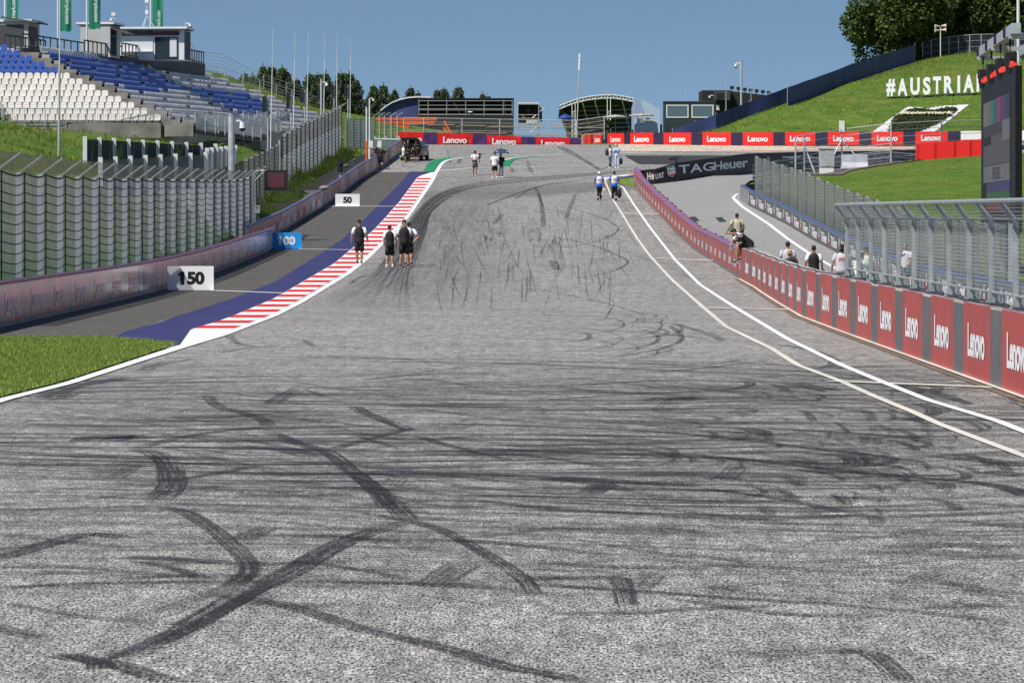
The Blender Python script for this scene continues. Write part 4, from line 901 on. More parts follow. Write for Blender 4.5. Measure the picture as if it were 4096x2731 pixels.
glass_barrier('upper row of dark printed glass panels between white posts on the bank', [U(340 + 58 * i, 552 + 3.2 * i, 168 + 1.7 * i) for i in range(10)], 2.0, PRINT)
glass_barrier('lower row of clear glass panels between white posts behind the catch fence', [U(402 + 60 * i, 636 - 3 * i, 158 + 2.1 * i) for i in range(8)] + [U(828 + 19 * i, 598 - 2 * i, 176 + 4.2 * i) for i in range(7)], 1.7, GLASS)
# masts, speakers, whip aerials behind the catch fences
def cctv_mast(px, ytop, Y, r, label, sgn=1, s=1.0):
    x = (px - CX) * Y / F4; zg = gz(x, Y); zt_ = HC - (ytop - HY) * Y / F4; t = thing('camera_mast', label, 'camera mast', (x, Y, zg)); MB().tube([(0, 0, -.2), (0, 0, zt_ - zg)], r, 12).build('pole', GALV, t); MB().tube([(0, 0, zt_ - zg), (0, 0, zt_ - zg + .04)], r * 1.12, 12).build('cap', GALV, t); dome_cam(t, Vector((0, 0, zt_ - zg - .25 * s)), sgn, s); return t
cctv_mast(926, 462, 180, .17, 'thick galvanised mast with a dome camera behind the near catch fence', 1, 1.35); cctv_mast(1285, 318, 292, .09, 'slim galvanised camera mast rising behind the climbing catch fence', 1, 1.1)
LN = ('first', 'second', 'third', 'fourth', 'fifth', 'sixth')
for i, (px, y0, y1, Y) in enumerate(((1057, 387, 450, 233), (1152, 377, 434, 258), (1206, 359, 412, 278), (1274, 353, 402, 300), (1326, 335, 380, 327), (1382, 339, 382, 342))):
    x = (px - CX) * Y / F4; zg = gz(x, Y); za, zb = HC - (y1 - HY) * Y / F4 - zg, HC - (y0 - HY) * Y / F4 - zg; t = thing('loudspeaker', 'black column loudspeaker on a galvanised pole, %s one from the drinks kiosk' % LN[i], 'loudspeaker', (x, Y, zg), 0, 'column loudspeakers beside the track')
    MB().box((0, 0, (za + zb) / 2), (.27, .3, zb - za)).build('cabinet', BLACK, t); MB().tube([(.24, .05, -.2), (.24, .05, zb - .05)], .055, 8).build('pole', GALV, t); MB().bar((.24, .05, zb - .3), (0, .05, zb - .3), .05, .05).build('bracket', GALV, t)
for i, (xt, yt, xb, Y) in enumerate(((1092, 112, 1080, 237), (1180, 124, 1172, 262), (1234, 126, 1226, 283), (1299, 138, 1294, 304), (1349, 128, 1346, 331), (1403, 146, 1400, 346))):
    b_ = U(xb, 560, Y); b_.z = gz(b_.x, Y); a_ = U(xt, yt, Y); t = thing('whip_aerial', 'thin white whip aerial against the sky, %s one from the drinks kiosk' % LN[i], 'aerial', b_, 0, 'whip aerials along the climbing fence'); v_ = a_ - b_
    MB().tube([v_ * 0, v_ * .52], .045, 6).build('base_section', STEELW, t); MB().tube([v_ * .52, v_ * .78], .03, 5).build('middle_section', STEELW, t); MB().tube([v_ * .78, v_], .014, 4).build('tip', STEELW, t)
b_ = U(235, 640, 170); b_.z = gz(b_.x, 170); v_ = U(241, -160, 170) - b_; t = thing('whip_aerial', 'tall tapering pole standing in front of the white seats', 'aerial', b_); MB().tube([v_ * 0, v_ * .45], .062, 8).build('base_section', GALV, t); MB().tube([v_ * .45, v_], .03, 6).build('tip', STEELW, t)
# white camera mast with orange base at the top of the ramp
for px, l, c_ in ((1478, 'white camera mast with small white cameras and a box, beside the orange pole', WHITEM), (1466, 'thin orange and white pole beside the white camera mast', ORANGE)):
    Y = 262; x = (px - CX) * Y / F4; zg = gz(x, Y); h = 2.56 + (852 - (395 if c_ is WHITEM else 430)) * Y / F4 - zg; t = thing('camera_mast' if c_ is WHITEM else 'marker_pole', l, 'camera mast' if c_ is WHITEM else 'pole', (x, Y, zg))
    MB().tube([(0, 0, 0), (0, 0, 2.4)], .075, 8).build('base', c_, t); MB().tube([(0, 0, 2.4), (0, 0, h)], .05, 8).build('pole', WHITEM, t)
    if c_ is WHITEM: dome_cam(t, Vector((0, 0, h)), 1, .7); MB().box((.1, -.1, h - 3.4), (.3, .25, .5)).build('box', WHITEM, t); MB().box((.75, -.1, h - 3.4), (.3, .2, .5)).build('box', WHITEM, t); MB().bar((0, 0, h - 3.5), (.8, 0, h - 3.5), .05, .05).build('bracket', GALV, t)
# hanging marshal light panel, traffic light, microphones
Y = 176; t = thing('light_panel', 'black framed marshal light panel hanging from a bent galvanised pole', 'light panel', (-12.98, Y, p(Y)))
zc = 2.56 + (852 - 722) * Y / F4 - p(Y); xc = (1105 - CX) * Y / F4 + 12.98
MB().tube([(-.02, 0, -.2), (-.02, 0, zc + .25), (.06, 0, zc + .42), (.25, 0, zc + .47), (.62, 0, zc + .47)], .06, 8).tube([(0, 0, zc - .05), (.5, 0, zc + .42)], .04, 6).build('pole', GALV, t)
MB().box((xc, -.02, zc), (1.16, .22, 1.02)).build('frame', BLACK, t, loc=(0, 0, 0)); sc_ = MB().box((xc, -.135, zc), (.84, .02, .74)).build('screen', mat('dim_red_glass', (.10, .028, .028), .12, spec=.8), t)
sm_ = MB().prism([(-.14, -.2), (.14, -.2), (.14, .2), (-.14, .2)], (.17, -.05, zc - 1.45), (1, 0, 0), (0, 0, 1), (0, .02, 0)).build('notice', WHITEM, t); MB().prism([(-.06, .02), (.06, .02), (0, .14)], (.16, -.075, zc - 1.42), (1, 0, 0), (0, 0, 1), (0, .01, 0)).build('arrow', RED, sm_)
Y = 236; t = thing('traffic_light', 'black two lamp traffic light behind the far guardrail', 'traffic light', ((1361 - CX) * Y / F4, Y, p(Y) + .05)); h = 2.56 + (852 - 641) * Y / F4 - p(Y)
MB().tube([(0, 0, 0), (0, 0, h - .8)], .06, 8).build('pole', GALV, t); MB().box((0, 0, h - .42), (.36, .28, .86)).build('housing', BLACK, t)
for z in (-.22, -.62): MB().tube([(0, -.14, h + z), (0, -.30, h + z)], .13, 10).build('hood', BLACK, t)
FUR = mat('grey_fur', (.30, .27, .24), .95, var=.4, vscale=12, bump=1); FURD = mat('dark_fur', (.10, .10, .11), .95, bump=1)
for px, py, Y, c_, rz, l, sz in ((1297, 752, 212, FUR, .1, 'long pale furry microphone lying on top of the far guardrail', (.30, .14, .14)), (1385, 664, 238, FURD, .2, 'dark furry microphone on a stand just right of the traffic light', (.2, .13, .13)), (1420, 640, 248, FURD, .9, 'small round furry microphone on a thin stand farther up the ramp', (.10, .10, .12))):
    q = U(px, py, Y); zg = p(Y) + .05; t = thing('microphone', l, 'microphone', (q.x, Y, zg)); MB().tube([(0, 0, 0), (0, 0, q.z - zg - .1)], .02, 5).build('stand', BLACK, t); MB().ell((0, 0, q.z - zg), sz, 12, 8, rz).build('windshield', c_, t, smooth=True)
# thin wire fences on the bank beyond the seats
def wire_fence(label, pts, h, nw, r=.014, m=None, cat='fence', pr=.035):
    t = thing('wire_fence', label, cat); up = Vector((0, 0, 1))
    for q in pts: MB().tube([q - up * .3, q + up * h], pr, 5).build('post', GALV, t)
    wb_ = MB()
    for j in range(nw): wb_.tube([q + up * h * (j + 1) / nw for q in pts], r if j < nw - 1 else r * 1.8, 4)
    wb_.build('wire', GALV, t)
    if m: net([(pts[i], pts[i + 1], pts[i + 1] + up * h, pts[i] + up * h) for i in range(len(pts) - 1)], 'net', m, t, 0, 2, 1)
    return t
def onb(px, Y): x = (px - CX) * Y / F4; return Vector((x, Y, gz(x, Y)))
wire_fence('wire handrail fence along the upper edge of the grey seats', [Vector((-26.0 + .128 * (i * 7.6) + .4, 292 + i * 7.6, float(np.interp(292 + i * 7.6, [292, 345], [13.9, 12.7])))) for i in range(8)], 1.15, 4)
wire_fence('taller wire fence standing on the grass crest behind the seats', [onb(745 + 0, 300), onb(788, 306), onb(885, 318), onb(975, 330), onb(1055, 342), onb(1145, 356), onb(1225, 372), onb(1310, 392)], 2.2, 7)
# ------------------------------------------------------------------ the far side of the corner
def at_z(px, py, Y): return U(px, py, Y)
def path_px(tab): return [Vector(((px - CX) * Y / F4, Y, zz)) for px, Y, zz in tab]
class Path:                                               # a wall's base line addressed by photo column
    def __init__(s, tab): s.tab = tab; s.px = [t[0] for t in tab]
    def at(s, px):
        Y = float(np.interp(px, s.px, [t[1] for t in s.tab])); z = float(np.interp(px, s.px, [t[2] for t in s.tab])); return Vector(((px - CX) * Y / F4, Y, z))
def wall_banners(name, label, path, h, reds, darks, mr, md, texts, th, txs, wav, tm):
    t = thing(name, label, 'barrier'); pxs = np.linspace(path.px[0], path.px[-1], 40); wall_loft([path.at(q) + Vector((0, .14, 0)) for q in pxs], h - .03, .4, -1).build('wall', CONC, t)
    def sheet(a, b, m, nm, sd):
        n = 10; rings = []
        for i in range(n + 1):
            q = path.at(a + (b - a) * i / n); w1 = wav * mnoise.noise(Vector((q.x * 2.1, sd, 0))); w2 = wav * mnoise.noise(Vector((q.x * 1.7, sd + 5, 3)))
            rings.append([q + Vector((0, -.03 + w1, .0)), q + Vector((0, -.03 + w2, h * .5)), q + Vector((0, -.03 + w1 * .3, h + .03 * math.sin(i * 2.5 + sd) * (wav > 0))), q + Vector((0, .1, h)), q + Vector((0, .1, 0))])
        return MB().loft(rings).build(nm, m, t, smooth=False)
    R_ = [(a, b, sheet(a, b, mr, 'banner', a * .01)) for a, b in reds]
    for a, b in darks: sheet(a, b, md, 'banner_stripe', a * .013)
    for i, (px, dz) in enumerate(texts):
        q = path.at(px); dd = path.at(px + 4) - path.at(px - 4); dd.z *= .5; par = min(R_, key=lambda r: abs((r[0] + r[1]) / 2 - px))[2]
        put_text(text_mesh('Lenovo', th, .03, txs, 0, 0, tm, .95), q + Vector((0, -.06 - wav, dz)), dd, (0, 0, 1), par)
    return t
LP_ = Path([(1590, 338, 9.22), (1700, 338, 9.2), (1890, 338, 9.02), (2090, 338, 8.78), (2325, 338, 8.66)])
wall_banners('banner_barrier', 'wavy red and purple banner barrier straight ahead at the top of the straight', LP_, 1.14, [(1592, 1693), (1749, 1890), (1948, 2086), (2143, 2280)], [(1694, 1748), (1891, 1947), (2087, 2142), (2281, 2322)], banner('vinyl_red', (.70, .016, .018), .15, .3), FPURP, [(1640, .46), (1820, .50), (2016, .58), (2212, .56)], .62, .98, .07, LET_W)
RP_ = Path([(2326, 353, 9.3), (2345, 350, 9.25), (2372, 346, 9.2), (2430, 341, 9.12), (2523, 337, 9.06), (2656, 334, 9.0), (2810, 331, 8.95), (3000, 329, 8.92), (3400, 327, 8.92), (3928, 325, 8.95), (4300, 324, 9.0)])
rd = [(2332, 2344), (2346, 2364), (2371, 2408), (2429, 2496), (2521, 2613), (2654, 2765), (2810, 2924), (2971, 3093), (3140, 3261), (3311, 3437), (3486, 3613), (3661, 3791)]
dk = [(2365, 2370), (2409, 2428), (2497, 2520), (2614, 2653), (2766, 2809), (2925, 2970), (3094, 3139), (3262, 3310), (3438, 3485), (3614, 3660), (3792, 3842)]
rw = wall_banners('banner_barrier', 'long smooth red and navy banner barrier below the grass hill', RP_, 1.2, rd, dk, FRED, FNAVY, [(2389, .6), (2462, .6), (2566, .6), (2709, .6), (2866, .6), (3031, .6), (3200, .6), (3373, .6), (3549, .6), (3725, .6)], .56, .90, 0.0, LET_W)
q0, q1 = RP_.at(3843), RP_.at(4200); MB().obox(q0 + Vector((0, -.04, .3)), q1 - q0, (0, .1, 0), (0, 0, .92)).build('white_panel', WHITEM, rw)
# white guard rail and leaning fence at the end of the ramp
t = thing('guardrail', 'white four rail guardrail above the parked car', 'guardrail'); a, b = U(1494, 540, 320), U(1614, 545, 322)
for j in range(4):
    z = 8.35 + j * .27; MB().loft([[Vector((q.x, q.y - .08 * math.sin(u_ * math.pi), z + .23 * u_)) for u_ in (0, .25, .5, .75, 1)] + [Vector((q.x, q.y + .05, z + .23)), Vector((q.x, q.y + .05, z))] for q in (a, b)]).build('rail', STEELW, t)
for s_ in (.05, .42, .78): q = a.lerp(b, s_); MB().box((q.x, q.y + .12, 8.85), (.12, .12, 1.5)).build('post', GALV, t)
catch_fence('catch_fence', 'short clear catch fence with bent post tops in front of the orange lift', [U(px, 560, 324)[:2] for px in (1500, 1522, 1543, 1569, 1594)], lambda Y: 9.2, 2.35, .42, NETL, GALV, 7, NETL, 0, .09, .3)
wfp = [Vector(((px - CX) * 341 / F4, 341, float(np.interp(px, [1590, 2325, 2420], [9.9, 9.6, 10.0])))) for px in (1615, 1695, 1848, 1999, 2150, 2305, 2417)]
df = wire_fence('chain link debris fence with wooden battens above the wavy banner barrier', wfp, 1.95, 5, .016, NETL, 'fence', .06)
bt = MB(); rb_ = random.Random(2)
for zz in (.55, 1.25):
    x = wfp[0].x
    while x < wfp[-1].x - 1.5:
        L_ = rb_.uniform(1.6, 2.8); y_ = 340.9; z_ = np.interp(x, [q.x for q in wfp], [q.z for q in wfp]) + zz + rb_.uniform(-.05, .05); bt.obox((x, y_, z_), (L_, 0, rb_.uniform(-.08, .03)), (0, .03, 0), (0, 0, .06)); x += L_ + rb_.uniform(0, .5)
tag(bt.build('batten', mat('batten_wood', (.52, .36, .20), .8), df), kind='stuff')
# black scaffold stand
FABK = mat('black_fabric', (.016, .017, .018), .8, var=.3, vscale=.5); FABN = banner('navy_fabric', (.055, .072, .23), .3, .6, .5); PIPE = mat('scaffold_pipe', (.46, .46, .45), .45, .2)
def V3(px, py, Y): return U(px, py, Y)
Ys = 392; t = thing('scaffold_stand', 'black clad scaffold stand with an open upper deck behind the barrier', 'stand', (0, 0, 0))
a, b = V3(1672, 545, Ys), V3(2052, 545, Ys); zt_, zm, zb_ = V3(0, 397, Ys).z, V3(0, 457, Ys).z, 9.6
MB().obox((a.x, Ys + 3.4, zb_), (b.x - a.x, 0, 0), (0, .1, 0), (0, 0, zt_ - zb_)).build('back_screen', FABK, t); MB().obox((a.x, Ys, zb_), (b.x - a.x, 0, 0), (0, .08, 0), (0, 0, zm - zb_ - .1)).build('front_screen', FABK, t)
MB().obox((a.x - .05, Ys, zb_), (0, 3.4, 0), (.08, 0, 0), (0, 0, zt_ - zb_)).build('side_screen', FABK, t); MB().obox((b.x, Ys, zb_), (0, 3.4, 0), (.08, 0, 0), (0, 0, zt_ - zb_)).build('side_screen', FABK, t)
MB().obox((a.x + .05, Ys - .05, zm - .1), (b.x - a.x - .1, 0, 0), (0, 3.3, 0), (0, 0, .12)).build('deck', mat('deck_board', (.30, .29, .28), .7), t); MB().obox((a.x - .1, Ys - .2, zt_), (b.x - a.x + .2, 0, 0), (0, 3.8, .0), (0, 0, .1)).build('roof', FABK, t)
fr = MB()
for px in (1676, 1713, 1787, 1863, 1937, 2013, 2049): x = V3(px, 0, Ys).x; fr.tube([(x, Ys - .08, zm - .2), (x, Ys - .08, zt_)], .036, 6)
for py in (404, 422, 436, 441): z = V3(0, py, Ys).z; fr.tube([(a.x, Ys - .1, z), (b.x, Ys - .1, z)], .026 if py > 410 else .045, 6)
for px in (1840, 2020): x = V3(px, 0, Ys).x; fr.tube([(x, Ys + 1, zm), (x + .9 * (-1 if px < 1900 else 0), Ys + 1, zt_)], .04, 5)
fr.build('frame', PIPE, t); MB().ell((V3(1881, 449, Ys).x, Ys - .0, V3(0, 449, Ys).z), (.3, .2, .09), 10, 6).build('dish', WHITEM, t)
# navy tent with a curved roof
t = thing('tent', 'navy tent with a curved pale roof edge beside the scaffold stand', 'tent'); Yt = 397; pl = [(1527, 446), (1545, 432), (1570, 418), (1600, 407), (1635, 399), (1670, 396), (1670, 545), (1527, 545)]
MB().prism([(V3(x, y, Yt).x, V3(x, y, Yt).z - 9.5) for x, y in pl], (0, Yt, 9.5), (1, 0, 0), (0, 0, 1), (0, 5, 0)).build('side_wall', FABN, t)
arc = [(1522, 446), (1545, 428), (1570, 413), (1600, 402), (1635, 394), (1675, 391), (1725, 393)]
MB().loft([[Vector((V3(x, y, Yt).x, Yt - .4, V3(x, y, Yt).z + dz)) for dz in (0, .16)] + [Vector((V3(x, y, Yt).x, Yt + 5.4, V3(x, y, Yt).z + dz)) for dz in (.16, 0)] for x, y in arc]).build('roof', PANEL, t)
# orange boom lift
t = thing('boom_lift', 'orange boom lift folded up behind the catch fence', 'boom lift'); Yb = 362
def ob(x0, y0, x1, y1, dp=1.2, Y=Yb, mb=None): a, b = V3(x0, y1, Y), V3(x1, y0, Y); mb = mb or MB(); return mb.obox((a.x, Y, a.z), (b.x - a.x, 0, 0), (0, dp, 0), (0, 0, b.z - a.z))
ob(1500, 470, 1748, 483, .5).build('boom', ORANGE, t); ob(1500, 484, 1738, 496, .4, Yb + .05).build('lower_boom', ORANGE, t); ob(1500, 497, 1637, 522, 1.6, Yb + .1).build('chassis', ORANGE, t); ob(1600, 522, 1632, 530, 1.2, Yb + .2).build('bumper', mat('hazard', (.55, .40, .03), .5), t); ob(1500, 503, 1536, 513, .05, Yb + .02).build('plate', WHITEM, t)
put_text(text_mesh('Boels', .19, .02, 1, 0, 0, LET_K), V3(1518, 508, Yb - .0), (1, 0, 0), (0, 0, 1), t); ob(1738, 482, 1776, 500, .5, Yb - .05).build('joint', BLACK, t)
jb = MB()
for da, db in ((0, 0), (.0, .28)): a, b = V3(1776, 484, Yb), V3(1806, 540, Yb); jb.bar(a + Vector((-.25 * da, db, 0)), b + Vector((0, db, 0)), .2, .22)
a, b = V3(1774, 510, Yb), V3(1795, 540, Yb); jb.bar(a, b, .16, .18); jb.build('jib', ORANGE, t)
for px in (1530, 1600): q = V3(px, 538, Yb + .2); MB().tube([q, q + Vector((0, .4, 0))], .42, 14).build('wheel', BLACK, t)
# camera tower
t = thing('camera_tower', 'scaffold camera tower with a black covered cabin and a T1 F3 board', 'camera tower'); Yc = 352
q = lambda x, y: V3(x, y, Yc); fr = MB()
for px in (2072, 2155):
    for dy in (0, 2.0): fr.tube([(q(px, 0).x, Yc + dy, 9.3), (q(px, 0).x, Yc + dy, q(0, 417).z)], .045, 6)
for py in (418, 460, 474, 498, 518): fr.tube([q(2072, py), q(2155, py)], .035, 5)
for (x0, y0, x1, y1) in ((2072, 500, 2110, 530), (2155, 500, 2120, 530), (2085, 498, 2150, 520), (2084, 460, 2102, 473), (2146, 460, 2128, 473), (2155, 432, 2178, 430), (2178, 430, 2160, 447)): fr.tube([q(x0, y0), q(x1, y1)], .03, 5)
fr.build('frame', PIPE, t); MB().obox((q(2070, 0).x, Yc + .1, q(0, 415).z), (q(2157, 0).x - q(2070, 0).x, 0, 0), (0, 2.2, 0), (0, 0, .12)).build('roof', PANEL, t)
MB().obox((q(2073, 0).x, Yc + 1.9, q(0, 495).z), (q(2155, 0).x - q(2073, 0).x, 0, 0), (0, .05, 0), (0, 0, 2.0)).obox((q(2155, 0).x, Yc + .2, q(0, 478).z), (.35, 1.8, -.3), (0, .05, 0), (0, 0, 1.45)).obox((q(2073, 0).x, Yc + .1, q(0, 478).z), (0, 1.8, 0), (.03, 0, 0), (0, 0, 1.4)).build('cover', FABK, t)
MB().obox((q(2073, 0).x, Yc, q(0, 497).z), (q(2155, 0).x - q(2073, 0).x, 0, 0), (0, 2, 0), (0, 0, .1)).build('deck', PIPE, t)
cm = MB().box((q(2113, 0).x, Yc + .8, q(0, 442).z), (.34, .5, .26)); cm.tube([(q(2113, 0).x, Yc + .5, q(0, 442).z), (q(2113, 0).x, Yc + .3, q(0, 442).z)], .1, 8); cm.build('camera', DKGREY, t); MB().tube([(q(2113, 0).x, Yc + .8, q(0, 495).z), (q(2113, 0).x, Yc + .8, q(0, 447).z)], .06, 6).build('pedestal', DKGREY, t)
for (x0, x1, s_) in ((2106, 2126, 'T 1'), (2127, 2147, 'F 3')):
    pb_ = MB().obox((q(x0, 0).x, Yc - .1, q(0, 494).z), (q(x1, 0).x - q(x0, 0).x, 0, 0), (0, .03, 0), (0, 0, .31)).build('board', WHITEM, t); put_text(text_mesh(s_, .2, .01, 1, 0, 0, LET_K), (q((x0 + x1) / 2, 0).x, Yc - .11, q(0, 488).z), (1, 0, 0), (0, 0, 1), pb_)
# arched stage
t = thing('stage', 'arched event stage with white truss, dark interior and a pale blue side panel', 'stage'); Ya = 390; q = lambda x, y, Y=Ya: V3(x, y, Y)
arc = [(2239, 424), (2275, 409), (2310, 397), (2350, 388), (2400, 382), (2446, 380), (2490, 385), (2537, 395)]
def arcz(x): return float(np.interp(x, [a_[0] for a_ in arc], [a_[1] for a_ in arc]))
xs = list(np.linspace(2239, 2537, 25)); tr_ = MB()
for dy in (0, .5):
    tr_.tube([q(x, arcz(x)) + Vector((0, dy, 0)) for x in xs], .055, 5); tr_.tube([q(x, arcz(x) + 13) + Vector((0, dy, 0)) for x in xs], .055, 5)
    for i in range(len(xs) - 1): tr_.tube([q(xs[i], arcz(xs[i]) + (13 if i % 2 else 0)) + Vector((0, dy, 0)), q(xs[i + 1], arcz(xs[i + 1]) + (0 if i % 2 else 13)) + Vector((0, dy, 0))], .03, 4)
tr_.build('truss', WHITEM, t)
MB().loft([[q(x, arcz(x) + 2) + Vector((0, .6, 0)), q(x, arcz(x) + 2) + Vector((0, .6, .05)), q(x, arcz(x) + 2) + Vector((0, 12, -.9)), q(x, arcz(x) + 2) + Vector((0, 12, -1.0))] for x in xs]).build('roof', DARKW, t)
bk = [(q(x, 0).x, q(0, arcz(x) + 8).z - 9.8) for x in xs]; lx = q(2285, 0).x
MB().prism([(q(2290, 0).x, 0), (q(2537, 0).x, 0)] + bk[::-1], (0, Ya + 9, 9.8), (1, 0, 0), (0, 0, 1), (0, .1, 0)).build('back_wall', DARKW, t)
pu = MB()
for j in range(9): z = 10.6 + j * .5; pu.bar((q(2262 + max(0, 6 - j) * 6, 0).x, Ya + 8.8, z), (q(2537, 0).x, Ya + 8.8, z + .25), .08, .09)
for x in (2330, 2380, 2490): pu.bar(q(x, arcz(x) + 16) + Vector((0, 1, 0)), q(x + 40, 520) + Vector((0, 8.6, 0)), .12, .12)
pu.build('purlin', PANEL, t); MB().add([q(2242, 430) + Vector((0, .6, 0)), q(2295, 520) + Vector((0, .6, 0)), q(2295, 520) + Vector((0, 9, 0)), q(2242, 430) + Vector((0, 9, 0)), q(2245, 430) + Vector((0, .6, 0)), q(2298, 520) + Vector((0, .6, 0)), q(2298, 520) + Vector((0, 9, 0)), q(2245, 430) + Vector((0, 9, 0))], [(0, 1, 2, 3), (7, 6, 5, 4), (0, 4, 5, 1), (3, 2, 6, 7), (0, 3, 7, 4), (1, 5, 6, 2)]).build('side_wall', FABK, t)
for x in (2295, 2436):
    pm_ = MB()
    for sx in (-.18, .18):
        for sy in (0, .36): pm_.tube([(q(x, 0).x + sx, Ya + sy, 9.8), (q(x, 0).x + sx, Ya + sy, q(0, arcz(x) + 12).z)], .04, 4)
    for i in range(16): z = 9.8 + i * .26; s_ = .18 if i % 2 else -.18; pm_.tube([(q(x, 0).x - s_, Ya, z), (q(x, 0).x + s_, Ya, z + .26)], .025, 4)
    pm_.build('pillar', WHITEM, t)
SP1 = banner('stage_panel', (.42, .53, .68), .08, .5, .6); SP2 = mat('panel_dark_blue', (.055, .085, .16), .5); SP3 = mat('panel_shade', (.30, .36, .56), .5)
pp = [(2536, 393), (2593, 410), (2622, 431), (2630, 428), (2640, 435), (2640, 545), (2536, 545)]
sp_ = MB().prism([(q(x, y).x, q(x, y).z) for x, y in pp], (0, Ya - .3, 0), (1, 0, 0), (0, 0, 1), (0, .25, 0)).build('side_panel', SP1, t)
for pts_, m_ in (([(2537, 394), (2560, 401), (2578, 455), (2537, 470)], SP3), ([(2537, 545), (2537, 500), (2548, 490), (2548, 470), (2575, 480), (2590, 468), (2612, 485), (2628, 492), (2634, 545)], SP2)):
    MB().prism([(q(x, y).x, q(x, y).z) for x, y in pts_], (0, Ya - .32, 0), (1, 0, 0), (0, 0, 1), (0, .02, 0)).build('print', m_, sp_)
for s_, x, y, h in (('LEGENDS', 2587, 468, .22), ('GP ICONS', 2588, 481, .22)): put_text(text_mesh(s_, h, .01, 1, 0, 0, LET_W), q(x, y) + Vector((0, -.36, 0)), (1, 0, 0), (0, 0, 1), sp_)
st = MB(); c = q(2568, 482); P_ = [c + Vector((.42 * (1 if i % 2 == 0 else .45) * math.sin(i * math.pi / 5), -.36, .42 * (1 if i % 2 == 0 else .45) * math.cos(i * math.pi / 5))) for i in range(10)]; st.tube(P_ + [P_[0]], .02, 4); st.build('star', LET_W, sp_)
MB().obox((q(2636, 0).x, Ya, 9.8), (.35, 0, 0), (0, 6, 0), (0, 0, 2.6)).build('side_wall', FABK, t)
# terrace things in front of the stage
def parasol(label, px, ytop, ybot, wpx, m, flat):
    Y = 362; c = V3(px, ytop, Y); r = wpx / 2 * Y / F4; t = thing('parasol', label, 'parasol', (c.x, Y, 9.9)); h = c.z - 9.9; dr = (ybot - ytop) * Y / F4
    MB().tube([(0, 0, 0), (0, 0, h + .02)], .03, 6).build('pole', GALV, t); mb = MB(); n = 8; rim = [Vector((r * math.cos(k * math.pi / 4), r * math.sin(k * math.pi / 4), h - dr)) for k in range(n)]; mid = [Vector((r * .55 * math.cos(k * math.pi / 4), r * .55 * math.sin(k * math.pi / 4), h - dr * .35)) for k in range(n)]
    for k in range(n): a, b = k, (k + 1) % n; mb.add([(0, 0, h), mid[a], mid[b]], [(0, 1, 2)]); mb.add([mid[a], rim[a], rim[b], mid[b]], [(0, 1, 2, 3)]); mb.add([rim[a], rim[b], rim[b] - Vector((0, 0, .1)), rim[a] - Vector((0, 0, .1))], [(0, 1, 2, 3)])
    f = mb.build('canopy', m, t, fix=False); rb2 = MB()
    for k in range(n): rb2.tube([(0, 0, h - dr * 1.4), rim[k] * .6 + Vector((0, 0, h - dr)) * .4 - Vector((0, 0, (h - dr) * 0))], .012, 4)
    rb2.build('rib', GALV, t)
parasol('dark blue parasol behind the debris fence', 2262, 457, 472, 60, mat('parasol_blue', (.02, .05, .26), .6), 0); parasol('wide beige parasol nearer the stage opening', 2462, 460, 467, 100, mat('parasol_beige', (.48, .43, .36), .7), 1); parasol('wide beige parasol in front of the pale blue panel', 2566, 455, 461, 100, MATS['parasol_beige'], 1)
t = thing('antenna_mast', 'tall leaning antenna mast with four white segments at the top above the stage', 'antenna', V3(2306, 560, 341)); v_ = V3(2320, 215, 341) - V3(2306, 560, 341); MB().tube([v_ * 0, v_ * .80], .06, 8).build('pole', GALV, t)
for i in range(4): MB().tube([v_ * (.81 + i * .048), v_ * (.81 + i * .048 + .043)], .11, 8).build('antenna_element', WHITEM, t)
MB().tube([v_ * .02, v_ * .10], .16, 8).build('base', GALV, t)
LEAFD = leaf_mat('conifer_leaf', (.012, .030, .010), (.035, .065, .022), .15)
def leaf_cloud(name, m, parent, blobs, n, size, seed, flat=.0, up=0.0):    # leaf clusters spread through a set of ellipsoids
    r = np.random.default_rng(seed); vol = np.array([b[1][0] * b[1][1] * b[1][2] for b in blobs]) ** .75; pk = r.choice(len(blobs), n, p=vol / vol.sum()); Cn = np.array([b[0] for b in blobs])[pk]; Rn = np.array([b[1] for b in blobs])[pk]
    dv = r.normal(size=(n, 3)); dv /= np.linalg.norm(dv, axis=1)[:, None]; rad = r.uniform(.25, 1, n) ** .40; P = Cn + dv * Rn * rad[:, None]
    a = r.normal(size=(n, 3)) + dv * .0; a[:, 2] = a[:, 2] * .6 + up; a /= np.linalg.norm(a, axis=1)[:, None]; b = np.cross(a, r.normal(size=(n, 3))); b /= np.linalg.norm(b, axis=1)[:, None]; s = size * r.uniform(.6, 1.35, n)[:, None]
    V = np.stack([P - b * s * .5, P + a * s * .55 - b * s * .1, P + b * s * .5, P - a * s * .55 + b * s * .1], 1).reshape(-1, 3)
    me = bpy.data.meshes.new(name); me.from_pydata(V.tolist(), [], np.arange(4 * n).reshape(-1, 4).tolist()); me.materials.append(m); return link(name, me, parent)
t = thing('potted_conifer', 'dark potted conifer between the stage pillar and the beige parasols', 'plant', V3(2433, 536, 360)); MB().tube([(0, 0, 0), (0, 0, .35)], [.22, .3], 10).build('pot', DKGREY, t); leaf_cloud('foliage', LEAFD, t, [((0, 0, .9), (.36, .36, .6))], 900, .10, 3)
